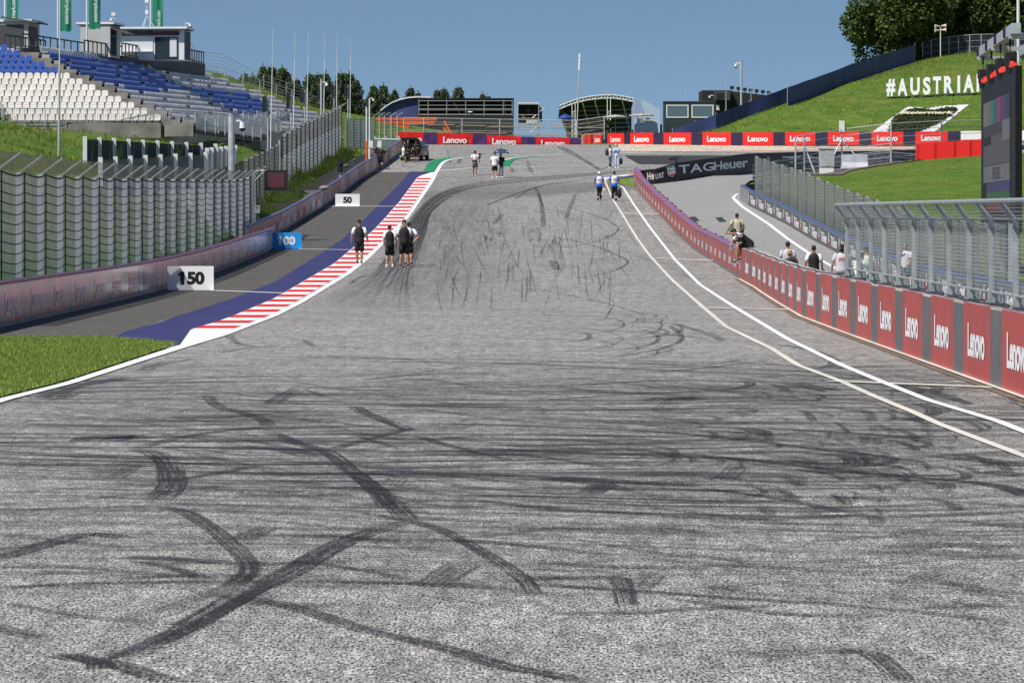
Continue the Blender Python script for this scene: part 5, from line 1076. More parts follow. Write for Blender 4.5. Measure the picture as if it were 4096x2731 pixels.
# glazed container and black technical building
t = thing('container_cabin', 'dark grey container cabin with two large white framed windows', 'cabin'); Yk = 372; q = lambda x, y, Y=Yk: V3(x, y, Y); ANTH = mat('anthracite', (.035, .048, .055), .5, var=.15, vscale=.6)
def pane_mat(): 
    m = mat('window_glass', (.10, .14, .16), .04, spec=.9); return m
a, b = q(2656, 545), q(2863, 410); MB().obox((a.x, Yk, 9.6), (b.x - a.x, 0, 0), (0, 2.5, 0), (0, 0, b.z - 9.6)).build('wall', ANTH, t); MB().obox((a.x - .05, Yk - .06, b.z), (b.x - a.x + .1, 0, 0), (0, 2.6, 0), (0, 0, .12)).build('roof', DKGREY, t)
for x0, x1 in ((2665, 2754), (2766, 2854)):
    f = MB(); A, B = q(x0, 472), q(x1, 420); wd, hh, k_ = B.x - A.x, B.z - A.z, .11
    for (ox, oz, sx, sz) in ((0, 0, wd, k_), (0, hh - k_, wd, k_), (0, k_, k_, hh - 2 * k_), (wd - k_, k_, k_, hh - 2 * k_)): f.obox((A.x + ox, Yk - .06, A.z + oz), (sx, 0, 0), (0, .06, 0), (0, 0, sz))
    fo = f.build('window', WHITEM, t); MB().obox((A.x + k_, Yk - .03, A.z + k_), (wd - 2 * k_, 0, 0), (0, .02, 0), (0, 0, hh - 2 * k_)).build('pane', pane_mat(), fo)
ri = MB()
for i in range(22): ri.obox((a.x + .1 + i * .245, Yk - .03, 10.4), (.1, 0, 0), (0, .03, 0), (0, 0, 1.9))
ri.build('rib', ANTH, t)
t = thing('technical_building', 'black clad technical building with floodlights along its roof', 'building'); Yh = 388; q = lambda x, y, Y=Yh: V3(x, y, Y); zb_ = 10.5
A, B, D = q(2808, 362), q(2922, 362), q(3090, 384)
MB().obox((A.x, Yh, zb_), (B.x - A.x, 0, 0), (0, 7, 0), (0, 0, A.z - zb_)).build('wall', FABK, t); MB().prism([(B.x + .01, zb_), (D.x, zb_), (D.x, D.z), (B.x + .01, B.z - .05)], (0, Yh + .6, 0), (1, 0, 0), (0, 0, 1), (0, 6, 0)).build('wing', FABK, t)
MB().obox((q(2855, 0).x, Yh - .7, q(0, 402).z), (q(2920, 0).x - q(2855, 0).x, 0, 0), (0, .68, 0), (0, 0, 1.1)).build('canopy_box', DKGREY, t); MB().obox((q(2866, 0).x, Yh - .72, q(0, 400).z), (q(2894, 0).x - q(2866, 0).x, 0, 0), (0, .03, 0), (0, 0, .7)).build('opening', BLACK, t)
MB().obox((q(2866, 0).x, Yh - .2, q(0, 441).z), (.32, 0, 0), (0, .2, 0), (0, 0, .55)).build('air_vent', WHITEM, t); dome_cam(t, q(2838, 384) + Vector((.4, -.6, 0)), -1, 1)
for i, px in enumerate((2930, 2956, 2982, 3005, 3029, 3054, 3078)):
    z = np.interp(px, [2922, 3090], [B.z, D.z]); x = q(px, 0).x; MB().box((x, Yh + 1, z + .36), (.42, .3, .34)).tube([(x, Yh + 1, z - .02), (x, Yh + 1, z + .2)], .05, 5).build('floodlight', BLACK, t)
for px, y0 in ((2719, 290), (2904, 312), (3004, 322), (3080, 336)):
    x = V3(px, 0, 386).x; c = thing('aerial', {2719: 'thin grey aerial above the container cabin', 2904: 'thin aerial on the left block of the black building', 3004: 'thin aerial in the middle of the black building roof', 3080: 'thin aerial at the low right end of the black building'}[px], 'aerial', (x, 386 if px > 2800 else 373, 13)); MB().tube([(0, 0, 0), (0, 0, (852 - y0) * 386 / F4 + 2.56 - 13)], .035, 5).build('rod', GALV, c); MB().tube([(0, 0, 0), (0, 0, 2.2)], .05, 5).build('base', GALV, c)
# navy screen fences up the hill
def screen(label, tab):
    t = thing('screen_fence', label, 'fence'); B = [Vector(((px - CX) * Y / F4, Y, HC - (yb - HY) * Y / F4)) for px, yt, yb, Y in tab]; T = [Vector(((px - CX) * Y / F4, Y, HC - (yt - HY) * Y / F4)) for px, yt, yb, Y in tab]
    for i in range(len(B) - 1):
        rings = []
        for k in range(7): s_ = k / 6; b_ = B[i].lerp(B[i + 1], s_); t_ = T[i].lerp(T[i + 1], s_); w_ = .05 * math.sin(math.pi * s_ * 1.0) * (1 if i % 2 else -1); rings.append([b_ + Vector((0, w_, 0)), t_ + Vector((0, 0, -.03 * math.sin(math.pi * s_))), t_ + Vector((0, .03, -.03 * math.sin(math.pi * s_))), b_ + Vector((0, .03 + w_, 0))])
        MB().loft(rings).build('fabric', FABN, t, fix=True)
    for b_, t_ in zip(B, T): MB().tube([b_ + Vector((0, .06, -.6)), t_ + Vector((0, .06, .12))], .035, 6).build('post', GALV, t)
screen('lower navy screen fence running down beside the container cabin', [(2690, 517, 545, 350), (2780, 486, 533, 350.5), (2863, 458, 520, 351), (2900, 444, 504, 352), (2996, 408, 466, 354), (3075, 378, 440, 355.5), (3148, 351, 413, 357)])
screen('upper navy screen fence climbing the hill to the big tree', [(3150, 350, 427, 351.5), (3220, 325, 402, 356), (3290, 301, 377, 360), (3391, 263, 339, 366), (3503, 225, 299, 373), (3580, 203, 274, 378), (3660, 180, 250, 383)])
cctv_mast(2965, 242, 358.5, .11, 'tall galvanised camera mast standing behind the lower navy screen fence', -1, 1.3)
# hill letters
yv = np.arange(150, 420, .25)
def HT(px, py, z0=0.0, lo=300):                            # photo pixel on the terrain beyond depth lo
    Y = np.arange(lo, 420, .2); X = (px - CX) * Y / F4; d = HC - (py - HY) * Y / F4 - tps(X, Y); i = int(np.argmax(d <= 0)); 
    if d[i] > 0: i = len(Y) - 1
    return Vector((X[i], Y[i], float(tps(X[i], Y[i])[0]) + z0))
t = thing('hill_letters', 'row of big white letters standing on the grass hill', 'sign'); LW = mat('letter_white', (.80, .80, .79), .5)
for ch, x0, x1, yt, yb in (('#', 3543, 3584, 317, 386), ('A', 3587, 3633, 315, 384), ('U', 3639, 3682, 311, 381), ('S', 3690, 3725, 309, 380), ('T', 3730, 3767, 307, 377), ('R', 3774, 3816, 305, 374), ('I', 3825, 3846, 303, 372), ('A', 3851, 3899, 300, 371), ('N', 3904, 3952, 297, 368)):
    Y = 352; cx = (x0 + x1) / 2; c = V3(cx, (yt + yb) / 2, Y); h = (yb - yt) * Y / F4; al = R(18); dep = .30
    wv = (x1 - x0) * Y / F4 - 2 * .14 * math.sin(al); me0 = text_mesh(ch, h, .04, 1, 0, 0, None, key='b'); xs_l = (.60 if ch == 'I' else .92) * wv / math.cos(al) / me0['w']
    me = text_mesh(ch, h, .04, xs_l, dep / 2 / (h * 1.0) * .72, 0, LW, key='B%s%d' % (ch, x0)); 
    o = link('letter', me, t); o.matrix_local = frame(c, (math.cos(al), -math.sin(al), 0), (0, 0, 1))
    g_ = gz(c.x, c.y); MB().box((c.x, c.y + .1, (c.z - h / 2 + g_) / 2 - .1), (.1, .1, c.z - h / 2 - g_ + .5)).bar((c.x - .45, c.y + .1, c.z - h / 2 - .12), (c.x + .45, c.y + .1, c.z - h / 2 - .12), .1, .08).build('support', DKGREY, o if False else t)
# heart shaped bed
def cells(poly_, fn, zoff, sx=6, sy=4):
    xs0, xs1 = min(a for a, _ in poly_), max(a for a, _ in poly_); y0, y1 = min(b for _, b in poly_), max(b for _, b in poly_); nx, ny = int((xs1 - xs0) / sx) + 1, int((y1 - y0) / sy) + 1; idx = {}; mb = MB()
    def vid(i, j):
        if (i, j) not in idx: q = fn(xs0 + i * sx, y0 + j * sy); idx[i, j] = len(mb.v); mb.v.append((q.x, q.y, q.z + zoff))
        return idx[i, j]
    for j in range(ny):
        for i in range(nx):
            if inside(xs0 + (i + .5) * sx, y0 + (j + .5) * sy, poly_): mb.f.append((vid(i, j), vid(i + 1, j), vid(i + 1, j + 1), vid(i, j + 1))); mb.mi.append(0)
    return mb
Z6 = lambda pts_: [(3400 + x / 2.24, y / 2.24) for x, y in pts_]
outer = Z6([(200, 1190), (505, 972), (600, 966), (690, 985), (770, 968), (860, 955), (1062, 948), (760, 1190)]); inner = Z6([(345, 1190), (392, 1080), (470, 1028), (545, 1000), (640, 988), (700, 1005), (745, 1014), (800, 996), (890, 982), (940, 985), (950, 1003), (900, 1040), (820, 1100), (640, 1180), (600, 1190)])
t = thing('heart_bed', 'heart shaped hillside bed with white gravel edge, dark hedge and pale flower lettering', 'flower bed'); border = [c_ for c_ in [cells(outer, HT, .06, 4, 3)]][0]; border.build('gravel_border', mat('white_gravel', (.66, .65, .64), .9, var=.25, vscale=6), t, smooth=True)
hd = cells(inner, HT, .16, 5, 4); HEDGE = mat('hedge_base', (.030, .042, .016), .9, var=.6, vscale=3); hg = hd.build('hedge', HEDGE, t, smooth=True)
rg = np.random.default_rng(11); qv = np.array(hd.v); ii = rg.integers(0, len(qv), 6000); pp_ = qv[ii] + np.c_[rg.normal(0, .06, 6000), rg.normal(0, .12, 6000), rg.uniform(-.02, .05, 6000)]
def sprigs(name, P, size, m, parent, seed):
    r = np.random.default_rng(seed); n = len(P); a = r.normal(size=(n, 3)); a /= np.linalg.norm(a, axis=1)[:, None]; b = np.cross(a, r.normal(size=(n, 3))); b /= np.linalg.norm(b, axis=1)[:, None]; s = size * r.uniform(.6, 1.3, n)[:, None]
    V = np.stack([P - b * s * .5, P + a * s * .5, P + b * s * .5, P - a * s * .5], 1).reshape(-1, 3); me = bpy.data.meshes.new(name); me.from_pydata(V.tolist(), [], np.arange(4 * n).reshape(-1, 4).tolist()); me.materials.append(m); return link(name, me, parent)
sprigs('foliage', pp_, .16, leaf_mat('hedge_leaf', (.022, .035, .008), (.085, .10, .03), .2), hg, 4)
c = HT(3400 + 690 / 2.24, 1050 / 2.24); up_ = (HT(3708, 455) - HT(3708, 470)).normalized(); rt_ = (HT(3740, 461) - HT(3670, 461)).normalized(); tm = text_mesh('Steiermark', .95, .03, .92, .04, .35, mat('flower_white', (.62, .62, .42), .8, var=.3, vscale=10), 1.0); put_text(tm, c + Vector((0, 0, .42)), rt_, up_, t)
# hill fence, horn loudspeaker
fp = [onb(px, 388) for px in (3690, 3725, 3760, 3796, 3834, 3879, 3925, 3980, 4060, 4140)]
wire_fence('black netted fence on the crown of the hill below the trees', fp, 2.0, 3, .015, NETK, 'fence', .05); b_ = onb(3880, 388); 
t = thing('horn_loudspeaker', 'pole with four beige horn loudspeakers on the hill crown', 'loudspeaker', onb(3762, 385)); h = 2.56 + (852 - 108) * 385 / F4 - t.location.z; MB().tube([(0, 0, -.2), (0, 0, h)], .055, 8).build('pole', STEELW, t); HORN = mat('horn_beige', (.62, .50, .40), .5)
for sx, z in ((1, .1), (1, -.35), (-1, .05), (-1, -.4)): MB().tube([(.08 * sx, 0, h + z), (.28 * sx, -.05, h + z), (.62 * sx, -.12, h + z)], [.07, .10, .22], 12).build('horn', HORN, t, smooth=False)
# infield: path, fence, cabinet, block, rails, red barriers
HTi = lambda px, py: HT(px, py, 0, 150)
struct('path', cells([(3210, 702), (3280, 683), (3450, 660), (3614, 642), (3700, 634), (3700, 640), (3560, 660), (3404, 685), (3370, 704)], HTi, .06, 6, 3), mat('path_asphalt', (.115, .098, .085), .9, var=.3, vscale=1))
ifp = [V3(3182, 697, 233), V3(3218, 694, 234), V3(3367, 640, 240), V3(3564, 638, 240), V3(3766, 610, 244), V3(3960, 590, 247)]
for q in ifp: q.z = gz(q.x, q.y) - .05
inf = wire_fence('tall chain link infield fence with braced posts by the grey cabinet', ifp, 2.75, 6, .016, NETL, 'fence', .06); q = ifp[2]; MB().box((q.x, q.y, q.z + 2.95), (.35, .25, .75)).build('box', WHITEM, inf)
for q, dx in ((ifp[1], .7), (ifp[2], 1.7), (ifp[2], -1.1)): MB().tube([q + Vector((0, 0, 2.0)), q + Vector((dx, -.8, 0))], .05, 6).build('brace', GALV, inf)
q = V3(3306, 683, 230); q.z = gz(q.x, 230); t = thing('electric_cabinet', 'grey metal cabinet on a white base beside the infield fence', 'cabinet', q); MB().box((0, 0, .2), (.86, 1.0, .5)).build('base', WHITEM, t); MB().box((0, 0, 1.03), (.92, 1.1, 1.15)).build('body', GALV, t); MB().box((.47, -.15, .95), (.02, .12, .14)).build('lock', BLACK, t); MB().box((-.02, -.56, .62), (.24, .02, .24)).build('notice', mat('tan_plate', (.5, .4, .28), .6), t); MB().loft([[Vector((sx * .5, sy * .6, z)) for sx, sy in ((-1, -1), (1, -1), (1, 1), (-1, 1))] for z in (1.6, 1.66)]).build('roof', GALV, t)
q = V3(3418, 662, 232); q.z = gz(q.x, 232); t = thing('concrete_block', 'pale concrete barrier block with sloping foot on the infield path', 'barrier block', q, .08); MB().loft([[Vector((x, y, z)) for y, z in ((-.45, 0), (-.42, .12), (-.18, .42), (-.12, .95), (.12, .95), (.18, .42), (.42, .12), (.45, 0))] for x in (-.85, .85)]).build('block', mat('pale_concrete', (.50, .51, .56), .8, var=.2, vscale=2), t); MB().box((.86, 0, .78), (.02, .26, .3)).build('coupling', BLUE, t)
t = thing('guardrail', 'dark four rail guardrail behind the infield fence', 'guardrail'); ra = [V3(px, 0, Y) for px, Y in ((3010, 238), (3100, 243), (3220, 247), (3400, 249), (3560, 251), (3700, 253))]
for q in ra: q.z = gz(q.x, q.y)
for j in range(4):
    z = .18 + j * .28; MB().loft([[q + Vector((0, -.06 * math.sin(u_ * math.pi), z + .2 * u_)) for u_ in (0, .33, .66, 1)] + [q + Vector((0, .05, z + .2)), q + Vector((0, .05, z))] for q in ra]).build('rail', DGALV, t)
for q in ra[1:]: MB().box(q + Vector((0, .1, .55)), (.14, .12, 1.3)).build('post', GALV, t)
REDP = mat('red_plastic', (.72, .018, .015), .4)
for i, (x0, x1) in enumerate(((3668, 3738), (3741, 3817), (3820, 3879), (3882, 3950))):
    Y0, Y1 = 236 - i * .35, 236 - i * .35 - .3; a, b = V3(x0, 0, Y0), V3(x1, 0, Y1); a.z = gz(a.x, Y0) - .02; b.z = a.z + .12; t = thing('red_barrier', 'red plastic barrier block behind the lawn, %s from the picture side' % ('fourth', 'third', 'second', 'first')[i], 'barrier block', a, 0, 'red plastic barrier blocks behind the lawn'); dv = b - a; dv.z = .1
    bd = MB().obox((0, 0, 0), dv, (0, .9, 0), (0, 0, 1.12)); bd.build('body', REDP, t); gv = MB()
    for z in (.3, .62, .9): gv.obox(Vector((.12, -.02, z)), dv * .82, (0, .03, 0), (0, 0, .04))
    gv.build('groove', mat('red_dark', (.40, .01, .01), .4), t); MB().obox((.0, -.05, 0), (.11, 0, 0), (0, .06, 0), (0, 0, 1.12)).build('rib', REDP, t)
# big screen on its gantry
A, B = Vector((17.76, 132.5, 0)), Vector((16.54, 115, 0)); dv = (B - A); sdir = dv.normalized(); nv_ = Vector((sdir.y, -sdir.x, 0)); nv_ = nv_ if nv_.x < 0 else -nv_; z0, z1 = 1.9, 7.4
t = thing('video_screen', 'large dark video screen showing a dim colour test card', 'screen'); MB().obox(A + Vector((0, 0, z0)), dv, -nv_ * .22, Vector((0, 0, z1 - z0))).build('panel', mat('screen_black', (.008, .008, .009), .5, spec=.25), t)
def emi(name, c_, e): return mat(name, tuple(x * .10 for x in c_), .4, emit=(c_, e * .42))
sm = MB(); SM = [emi('screen_grey', (.30, .31, .33), .42), emi('screen_yellow', (.34, .24, .06), .5), emi('screen_cyan', (.03, .28, .36), .5), emi('screen_green', (.01, .20, .06), .5), emi('screen_magenta', (.35, .05, .36), .5), emi('screen_red', (.28, .02, .03), .5), emi('screen_blue', (.05, .05, .26), .5), emi('screen_dark', (.03, .03, .033), .6), emi('screen_mid', (.13, .13, .14), .5)]
def spt(fx, py):                                           # column fraction in the picture, photo row at the left edge
    px = 3925 + 137 * fx; k_ = (px - CX) / F4; tt = (A.x - k_ * A.y) / (k_ * dv.y - dv.x); q = A + dv * tt; zz = HC - (py - HY) * 132.5 / F4; return Vector((q.x, q.y, zz)) + nv_ * .012
def sq(x0, x1, ya, yb, mi, off=0): sm.m = mi; o = nv_ * off; sm.quad(spt(x0, yb) + o, spt(x1, yb) + o, spt(x1, ya) + o, spt(x0, ya) + o)
for i in range(8): sq(.075 + .096 * i, .075 + .096 * (i + 1), 424, 515, (0, 1, 2, 3, 4, 5, 6, 7)[i])
sq(.62, .84, 515, 590, 0); sq(.075, .62, 515, 560, 7); sq(.075, .84, 592, 670, 8); sq(.3, .62, 560, 592, 8); sq(.075, .84, 672, 735, 0); sq(.16, .84, 737, 770, 6); sq(.16, .84, 771, 806, 3); sq(.16, .84, 807, 845, 5)
sm.build('test_card', SM, t, fix=False); ctr = spt(.46, 703) + nv_ * .01; put_text(text_mesh('RIEDEL', .42, .0, 2.2, 0, 0, LET_K), ctr, sdir, (0, 0, 1), t)
ln = MB()
for z in (2.9, 3.8, 4.7, 5.6, 6.5): ln.obox(A + Vector((0, 0, z)) + nv_ * .006, dv, nv_ * .004, Vector((0, 0, .025)))
ln.build('seam', DKGREY, t)
g_ = thing('screen_gantry', 'galvanised steel gantry carrying the video screen', 'gantry'); GB = mat('gantry_steel', (.46, .49, .53), .4, .25, var=.2, vscale=2)
bm1 = MB(); o = -nv_ * .0
for off in (0.0, 1.5): a, b = A - nv_ * off + Vector((0, 0, 8.6)) - sdir * .4, B - nv_ * off + Vector((0, 0, 8.6)) + sdir * .4; MB().bar(a, b, .30, .34).build('beam', GB, g_)
for s_ in (.98, .5, .06): MB().bar(A + dv * s_ + Vector((0, 0, 8.36)) + nv_ * .2, A + dv * s_ - nv_ * 3.2 + Vector((0, 0, 8.36)), .2, .14).build('cross_beam', GB, g_)
for s_ in (.94, .1):
    c_ = A + dv * s_ - nv_ * .75; c_.z = gz(c_.x, c_.y) - .2; MB().bar(c_, Vector((c_.x, c_.y, 8.3)), .30, .30, (0, 1, 0)).build('column', GB, g_)
    MB().bar(Vector((c_.x, c_.y, 5.0)), Vector((c_.x, c_.y, 5.0)) - nv_ * 2.2, .2, .2).build('brace', GB, g_)
OCH = mat('orange_chain', (.75, .06, .03), .5)
for i, s_ in enumerate((.06, .33, .60, .86)):
    c_ = A + dv * s_; t2 = thing('chain_hoist', 'black chain hoist hanging from the gantry above the screen, %s from the far end' % LN[i], 'hoist', Vector((c_.x, c_.y, 7.5)), 0, 'chain hoists above the video screen')
    st = MB(); st.bar((-.02, -.25, 1.1), (0, 0, .62), .06, .02); st.bar((.02, .25, 1.1), (0, 0, .62), .06, .02); st.bar((-.18, 0, 1.3), (-.18, 0, .92), .02, .12); st.build('strap', BLACK, t2); MB().tube([(0, 0, .62), (0, 0, .42)], .035, 6).build('hook', RUST, t2); MB().box((0, -.1, .28), (.36, .62, .3)).build('motor', BLACK, t2); MB().tube([(-.05, -.32, .2), (-.05, -.32, -.02), (-.05, -.32, -.28)], [.2, .17, .12], 9).build('chain_bag', BLACK, t2); MB().tube([(.05, .1, .14), (.05, .1, -.1)], .025, 5).build('chain', GALV, t2)
rc = MB(); rr_ = random.Random(5)
for i in range(60): q = A + dv * (i / 60) + Vector((0, 0, 7.44 + rr_.uniform(0, .12))); rc.box(q, (.12, .2, .10), rr_.uniform(0, 3))
tag(rc.build('safety_chain', OCH, t), kind='stuff')
for px, l in ((4040, 'thick white pole behind the gantry beam running out of the picture'), (4094, 'white pole cut by the picture edge beside the gantry')):
    Y = 128; x = (px - CX) * Y / F4 + .3; t = thing('flag_pole', l, 'pole', (x, Y, gz(x, Y))); MB().tube([(0, 0, 0), (0, 0, 13)], [.075, .05], 10).build('pole', STEELW, t); MB().tube([(0, 0, 0), (0, 0, .5)], .1, 10).build('foot', GALV, t)
# ------------------------------------------------------------------ trees
BARK = mat('bark', (.055, .045, .035), .9, var=.4, vscale=3, bump=.4)
def limb_tree(t, h, seed, spread, n=7, r0=.28):
    r = random.Random(seed); mb = MB(); mb.tube([(0, 0, -.4), (.05, 0, h * .3), (-.05, .1, h * .62), (0, 0, h * .9)], [r0, r0 * .8, r0 * .5, r0 * .12], 8)
    for i in range(n): a = r.uniform(0, 6.28); z = h * r.uniform(.28, .7); L = spread * r.uniform(.5, .85); mb.tube([(0, 0, z), (L * .5 * math.cos(a), L * .5 * math.sin(a), z + L * .35), (L * math.cos(a), L * math.sin(a), z + L * .5)], [r0 * .4, r0 * .25, r0 * .06], 6)
    return mb.build('trunk', BARK, t)
LF1 = leaf_mat('linden_leaf', (.028, .055, .012), (.155, .215, .052), .3); LF2 = leaf_mat('pale_leaf', (.10, .15, .07), (.24, .30, .16), .3); LF3 = leaf_mat('pine_needle', (.045, .075, .036), (.165, .205, .095), .25)
def broad(label, px, Y, zlo, zhi, rx, ry, n, size, seed, m=LF1, nb=16, group=None):
    x = (px - CX) * Y / F4; zg = gz(x, Y); t = thing('deciduous_tree', label, 'tree', (x, Y, zg), 0, group); r = random.Random(seed); h = zhi - zg; limb_tree(t, h, seed, rx * .8); bl = []; c0 = Vector((0, 0, (zlo + zhi) / 2 - zg)); hz = (zhi - zlo) / 2
    for i in range(nb):
        a = r.uniform(0, 6.283); u_ = r.uniform(-.85, .9); k_ = math.sqrt(max(0, 1 - u_ * u_)) * r.uniform(.55, .85); s_ = r.uniform(.26, .42); bl.append((tuple(c0 + Vector((rx * k_ * math.cos(a), ry * k_ * math.sin(a), hz * u_ * .8))), (rx * s_, ry * s_, hz * s_ * .9)))
    bl.append((tuple(c0), (rx * .6, ry * .6, hz * .65))); leaf_cloud('crown', m, t, bl, n, size, seed); return t
broad('huge dark tree on the hill whose crown hangs over the upper navy screen fence', 3590, 389, 17.2, 30.5, 5.7, 5, 30000, .33, 1, nb=36); broad('huge dark tree on the hill crown behind the horn loudspeaker', 3790, 397, 20.4, 33, 5.8, 5, 28000, .33, 2, nb=36); broad('huge dark tree on the hill rising behind the screen gantry', 4020, 399, 20.8, 33.5, 6.2, 5.5, 28000, .33, 3, nb=36)
broad('huge dark tree filling the gap between the other hill trees', 3900, 412, 20.6, 33, 5.8, 5, 9000, .34, 8, nb=20); broad('dark tree in the shade behind the upper end of the navy screen fence', 3690, 396, 18.2, 28, 4.8, 4, 20000, .34, 9, nb=26)
broad('small pale green tree behind the upper navy screen fence', 3430, 392, 17.2, 19.9, 1.9, 1.6, 1700, .20, 4, LF2, 10)
def pine_proto(seed, h):
    r = random.Random(seed); mb = MB().tube([(0, 0, -.5), (.04, 0, h * .5), (0, .03, h * .97)], [.13, .09, .02], 6); bl = []; z = h * .16
    while z < h * .97:
        f = (z / h); L = (1 - f) ** .75 * h * .24 + .12
        for i in range(6):
            a = i * 1.047 + z * 2.3 + r.uniform(-.3, .3); l = L * r.uniform(.7, 1.15); e = Vector((l * math.cos(a), l * math.sin(a), z + l * .42)); mb.tube([(0, 0, z), e], [.03, .01], 4)
            for k_ in (.45, .75, 1.0): bl.append((tuple(Vector((0, 0, z)).lerp(e, k_)), (.15 + .09 * (1 - f), .15 + .09 * (1 - f), .34)))
        z += h * .055 + r.uniform(0, .1)
    bl.append(((0, 0, h), (.10, .10, .5))); return mb, bl
protos = []
PT = [(1052, 268, 430, 'broad pine at the foot of the grassy bank, tallest of its cluster'), (1088, 270, 434, 'pine directly behind the first whip aerial'), (1130, 278, 428, 'slender pine between the first two whip aerials'), (1148, 294, 440, 'thin open pine right of the slender one, before the second aerial'), (978, 298, 424, 'small pine alone behind the wire fence on the bank crest'), (1010, 306, 432, 'low bushy pine below the bank crest fence'), (1188, 320, 430, 'low pine beside the second whip aerial'), (1240, 302, 436, 'dense pine behind the third loudspeaker'), (1272, 300, 442, 'narrow pine between third and fourth loudspeakers'), (1304, 296, 438, 'pine behind the slim galvanised camera mast'), (1364, 294, 432, 'tall pine behind the fifth whip aerial'), (1396, 300, 436, 'pine behind the sixth whip aerial and loudspeaker'), (1425, 322, 444, 'wide low pine right of the last loudspeaker'), (1494, 346, 430, 'bushy pine behind the white camera mast'), (1533, 344, 436, 'pine left of the curved tent roof'), (1579, 366, 440, 'small pine just over the start of the curved tent roof'), (1643, 354, 444, 'pointed pine over the middle of the tent roof'), (1672, 374, 446, 'tiny pine tip beside the pointed one'), (1750, 362, 440, 'pine over the left part of the scaffold stand'), (1776, 360, 444, 'twin tipped pine over the scaffold stand'), (1832, 352, 438, 'broad pine over the centre of the scaffold stand'), (1930, 378, 444, 'small pine over the right part of the scaffold stand'), (1950, 386, 448, 'smallest pine tip near the right end of the scaffold stand')]
for i, (px, yt, Y, l) in enumerate(PT):
    x = (px - CX) * Y / F4; zg = gz(x, Y) - .3; zt_ = HC - (yt - HY) * Y / F4; h = zt_ - zg
    if i < 4:
        mb, bl = pine_proto(20 + i, 8.0); t = thing('pine_tree', l, 'tree', (x, Y, zg), i * 1.3, 'pines behind the fences'); mb.build('trunk', BARK, t); leaf_cloud('crown', LF3, t, bl, 6500, .17, 30 + i, up=.9); protos.append(t)
    else:
        t = copy_tree(protos[(i * 7 + 1) % 4]); t.location = (x, Y, zg); t.rotation_euler.z = i * 2.1; t['label'] = l
    k_ = h / 8.0; t.scale = (k_ * (1.08 + .12 * (i % 3)), k_ * (1.08 + .12 * (i % 3)), k_)
# meadow blades on the two banks, thin enough to let the sward show
rg = np.random.default_rng(9)
def meadow(n, xr, yr, cond, seed, hmin, hmax, wd):
    P_ = np.c_[rg.uniform(*xr, n * 3), rg.uniform(*yr, n * 3)]; keep = [i for i in range(len(P_)) if cond(*P_[i])][:n]; P_ = P_[keep]; z = tps(P_[:, 0], P_[:, 1]); return blades('grass', np.c_[P_, z - .02], hmin, hmax, wd, MEADOW, seed)
meadow(34000, (12, 56), (338, 390), lambda X, Y: Y > 338 and region(X, Y) is None and (852 - (float(0) )) > 0, 1, .10, .30, .022)
meadow(30000, (-36, -13.8), (150, 345), lambda X, Y: region(X, Y) is None and stand_z(X, Y) is None, 2, .10, .32, .022)
meadow(14000, (16.2, 36), (150, 246), lambda X, Y: region(X, Y) is None, 3, .05, .12, .02)
meadow(5000, (-16.5, -13.2), (178, 312), lambda X, Y: region(X, Y) is None, 4, .2, .5, .03)
# ------------------------------------------------------------------ tyre marks on the road surface
t_ = NT('rubber'); uv = t_.node('UVMap'); sp = t_.node('SeparateXYZ'); t_.link(uv.outputs[0], sp.inputs[0]); mp = t_.node('Mapping'); mp.inputs['Scale'].default_value = (.22, 5.5, 1); t_.link(uv.outputs[0], mp.inputs[0])
st = t_.rng(t_.noise(mp.outputs[0], 1.6, 6, .75), .42, .56, .12, 1); ed = t_.math('MULTIPLY', t_.rng(sp.outputs[1], 0, .07, 0, 1, True), t_.rng(sp.outputs[1], .93, 1, 1, 0, True))
at_ = t_.node('Attribute', attribute_name='str'); gr_ = t_.rng(t_.noise(t_.coord((1, .30, 1)), 44, 3, .7), .42, .62, 1.0, .34)
t_.color((lambda c: c)(t_.mix(.5, (.018, .018, .020), (.026, .026, .030)))); t_.b.inputs['Roughness'].default_value = .75
t_.link(t_.math('MULTIPLY', t_.math('MULTIPLY', st, ed), t_.math('MULTIPLY', at_.outputs['Fac'], gr_)), t_.b.inputs['Alpha']); RUB = t_.m
SK = dict(v=[], f=[], uv=[], s=[], n=0)
def smooth_px(pts, n):
    out = []; P = [pts[0]] + list(pts) + [pts[-1]]
    for i in range(1, len(P) - 2):
        for k in range(n):
            t = k / n; a, b, c, d_ = P[i - 1], P[i], P[i + 1], P[i + 2]
            out.append(tuple(.5 * (2 * b[j] + (c[j] - a[j]) * t + (2 * a[j] - 5 * b[j] + 4 * c[j] - d_[j]) * t * t + (3 * b[j] - a[j] - 3 * c[j] + d_[j]) * t ** 3) for j in (0, 1)))
    out.append(pts[-1]); return out
def skid(pts, wd, s, fade=.10, n=7, both=True):
    a_, b_ = G(*pts[0]), G(*pts[-1]); wd *= 1.15 if abs(a_.x - b_.x) > .8 * abs(a_.y - b_.y) else .74; s = min(1.0, s * 1.2)
    P = [G(*q) for q in (smooth_px(pts, n) if len(pts) > 2 else smooth_px(pts, 10))]; N = len(P); o = len(SK['v']); L = 0; z = .0075 + SK['n'] * .000006; SK['n'] += 1
    for i in range(N):
        d_ = P[min(i + 1, N - 1)] - P[max(i - 1, 0)]; d_.z = 0; d_ = d_.normalized() if d_.length > 1e-6 else Vector((0, 1, 0)); sd = Vector((d_.y, -d_.x, 0)) * wd / 2
        if i: L += (P[i] - P[i - 1]).length
        f = i / (N - 1); k = min(1, f / fade if fade and both else 1, (1 - f) / fade if fade else 1) * s
        for q, v_ in ((P[i] - sd, 0), (P[i] + sd, 1)): SK['v'].append((q.x, q.y, p(q.y) + z)); SK['uv'].append((L + SK['n'] * 3.7, v_)); SK['s'].append(k)
    for i in range(N - 1): SK['f'].append((o + 2 * i, o + 2 * i + 1, o + 2 * i + 3, o + 2 * i + 2))
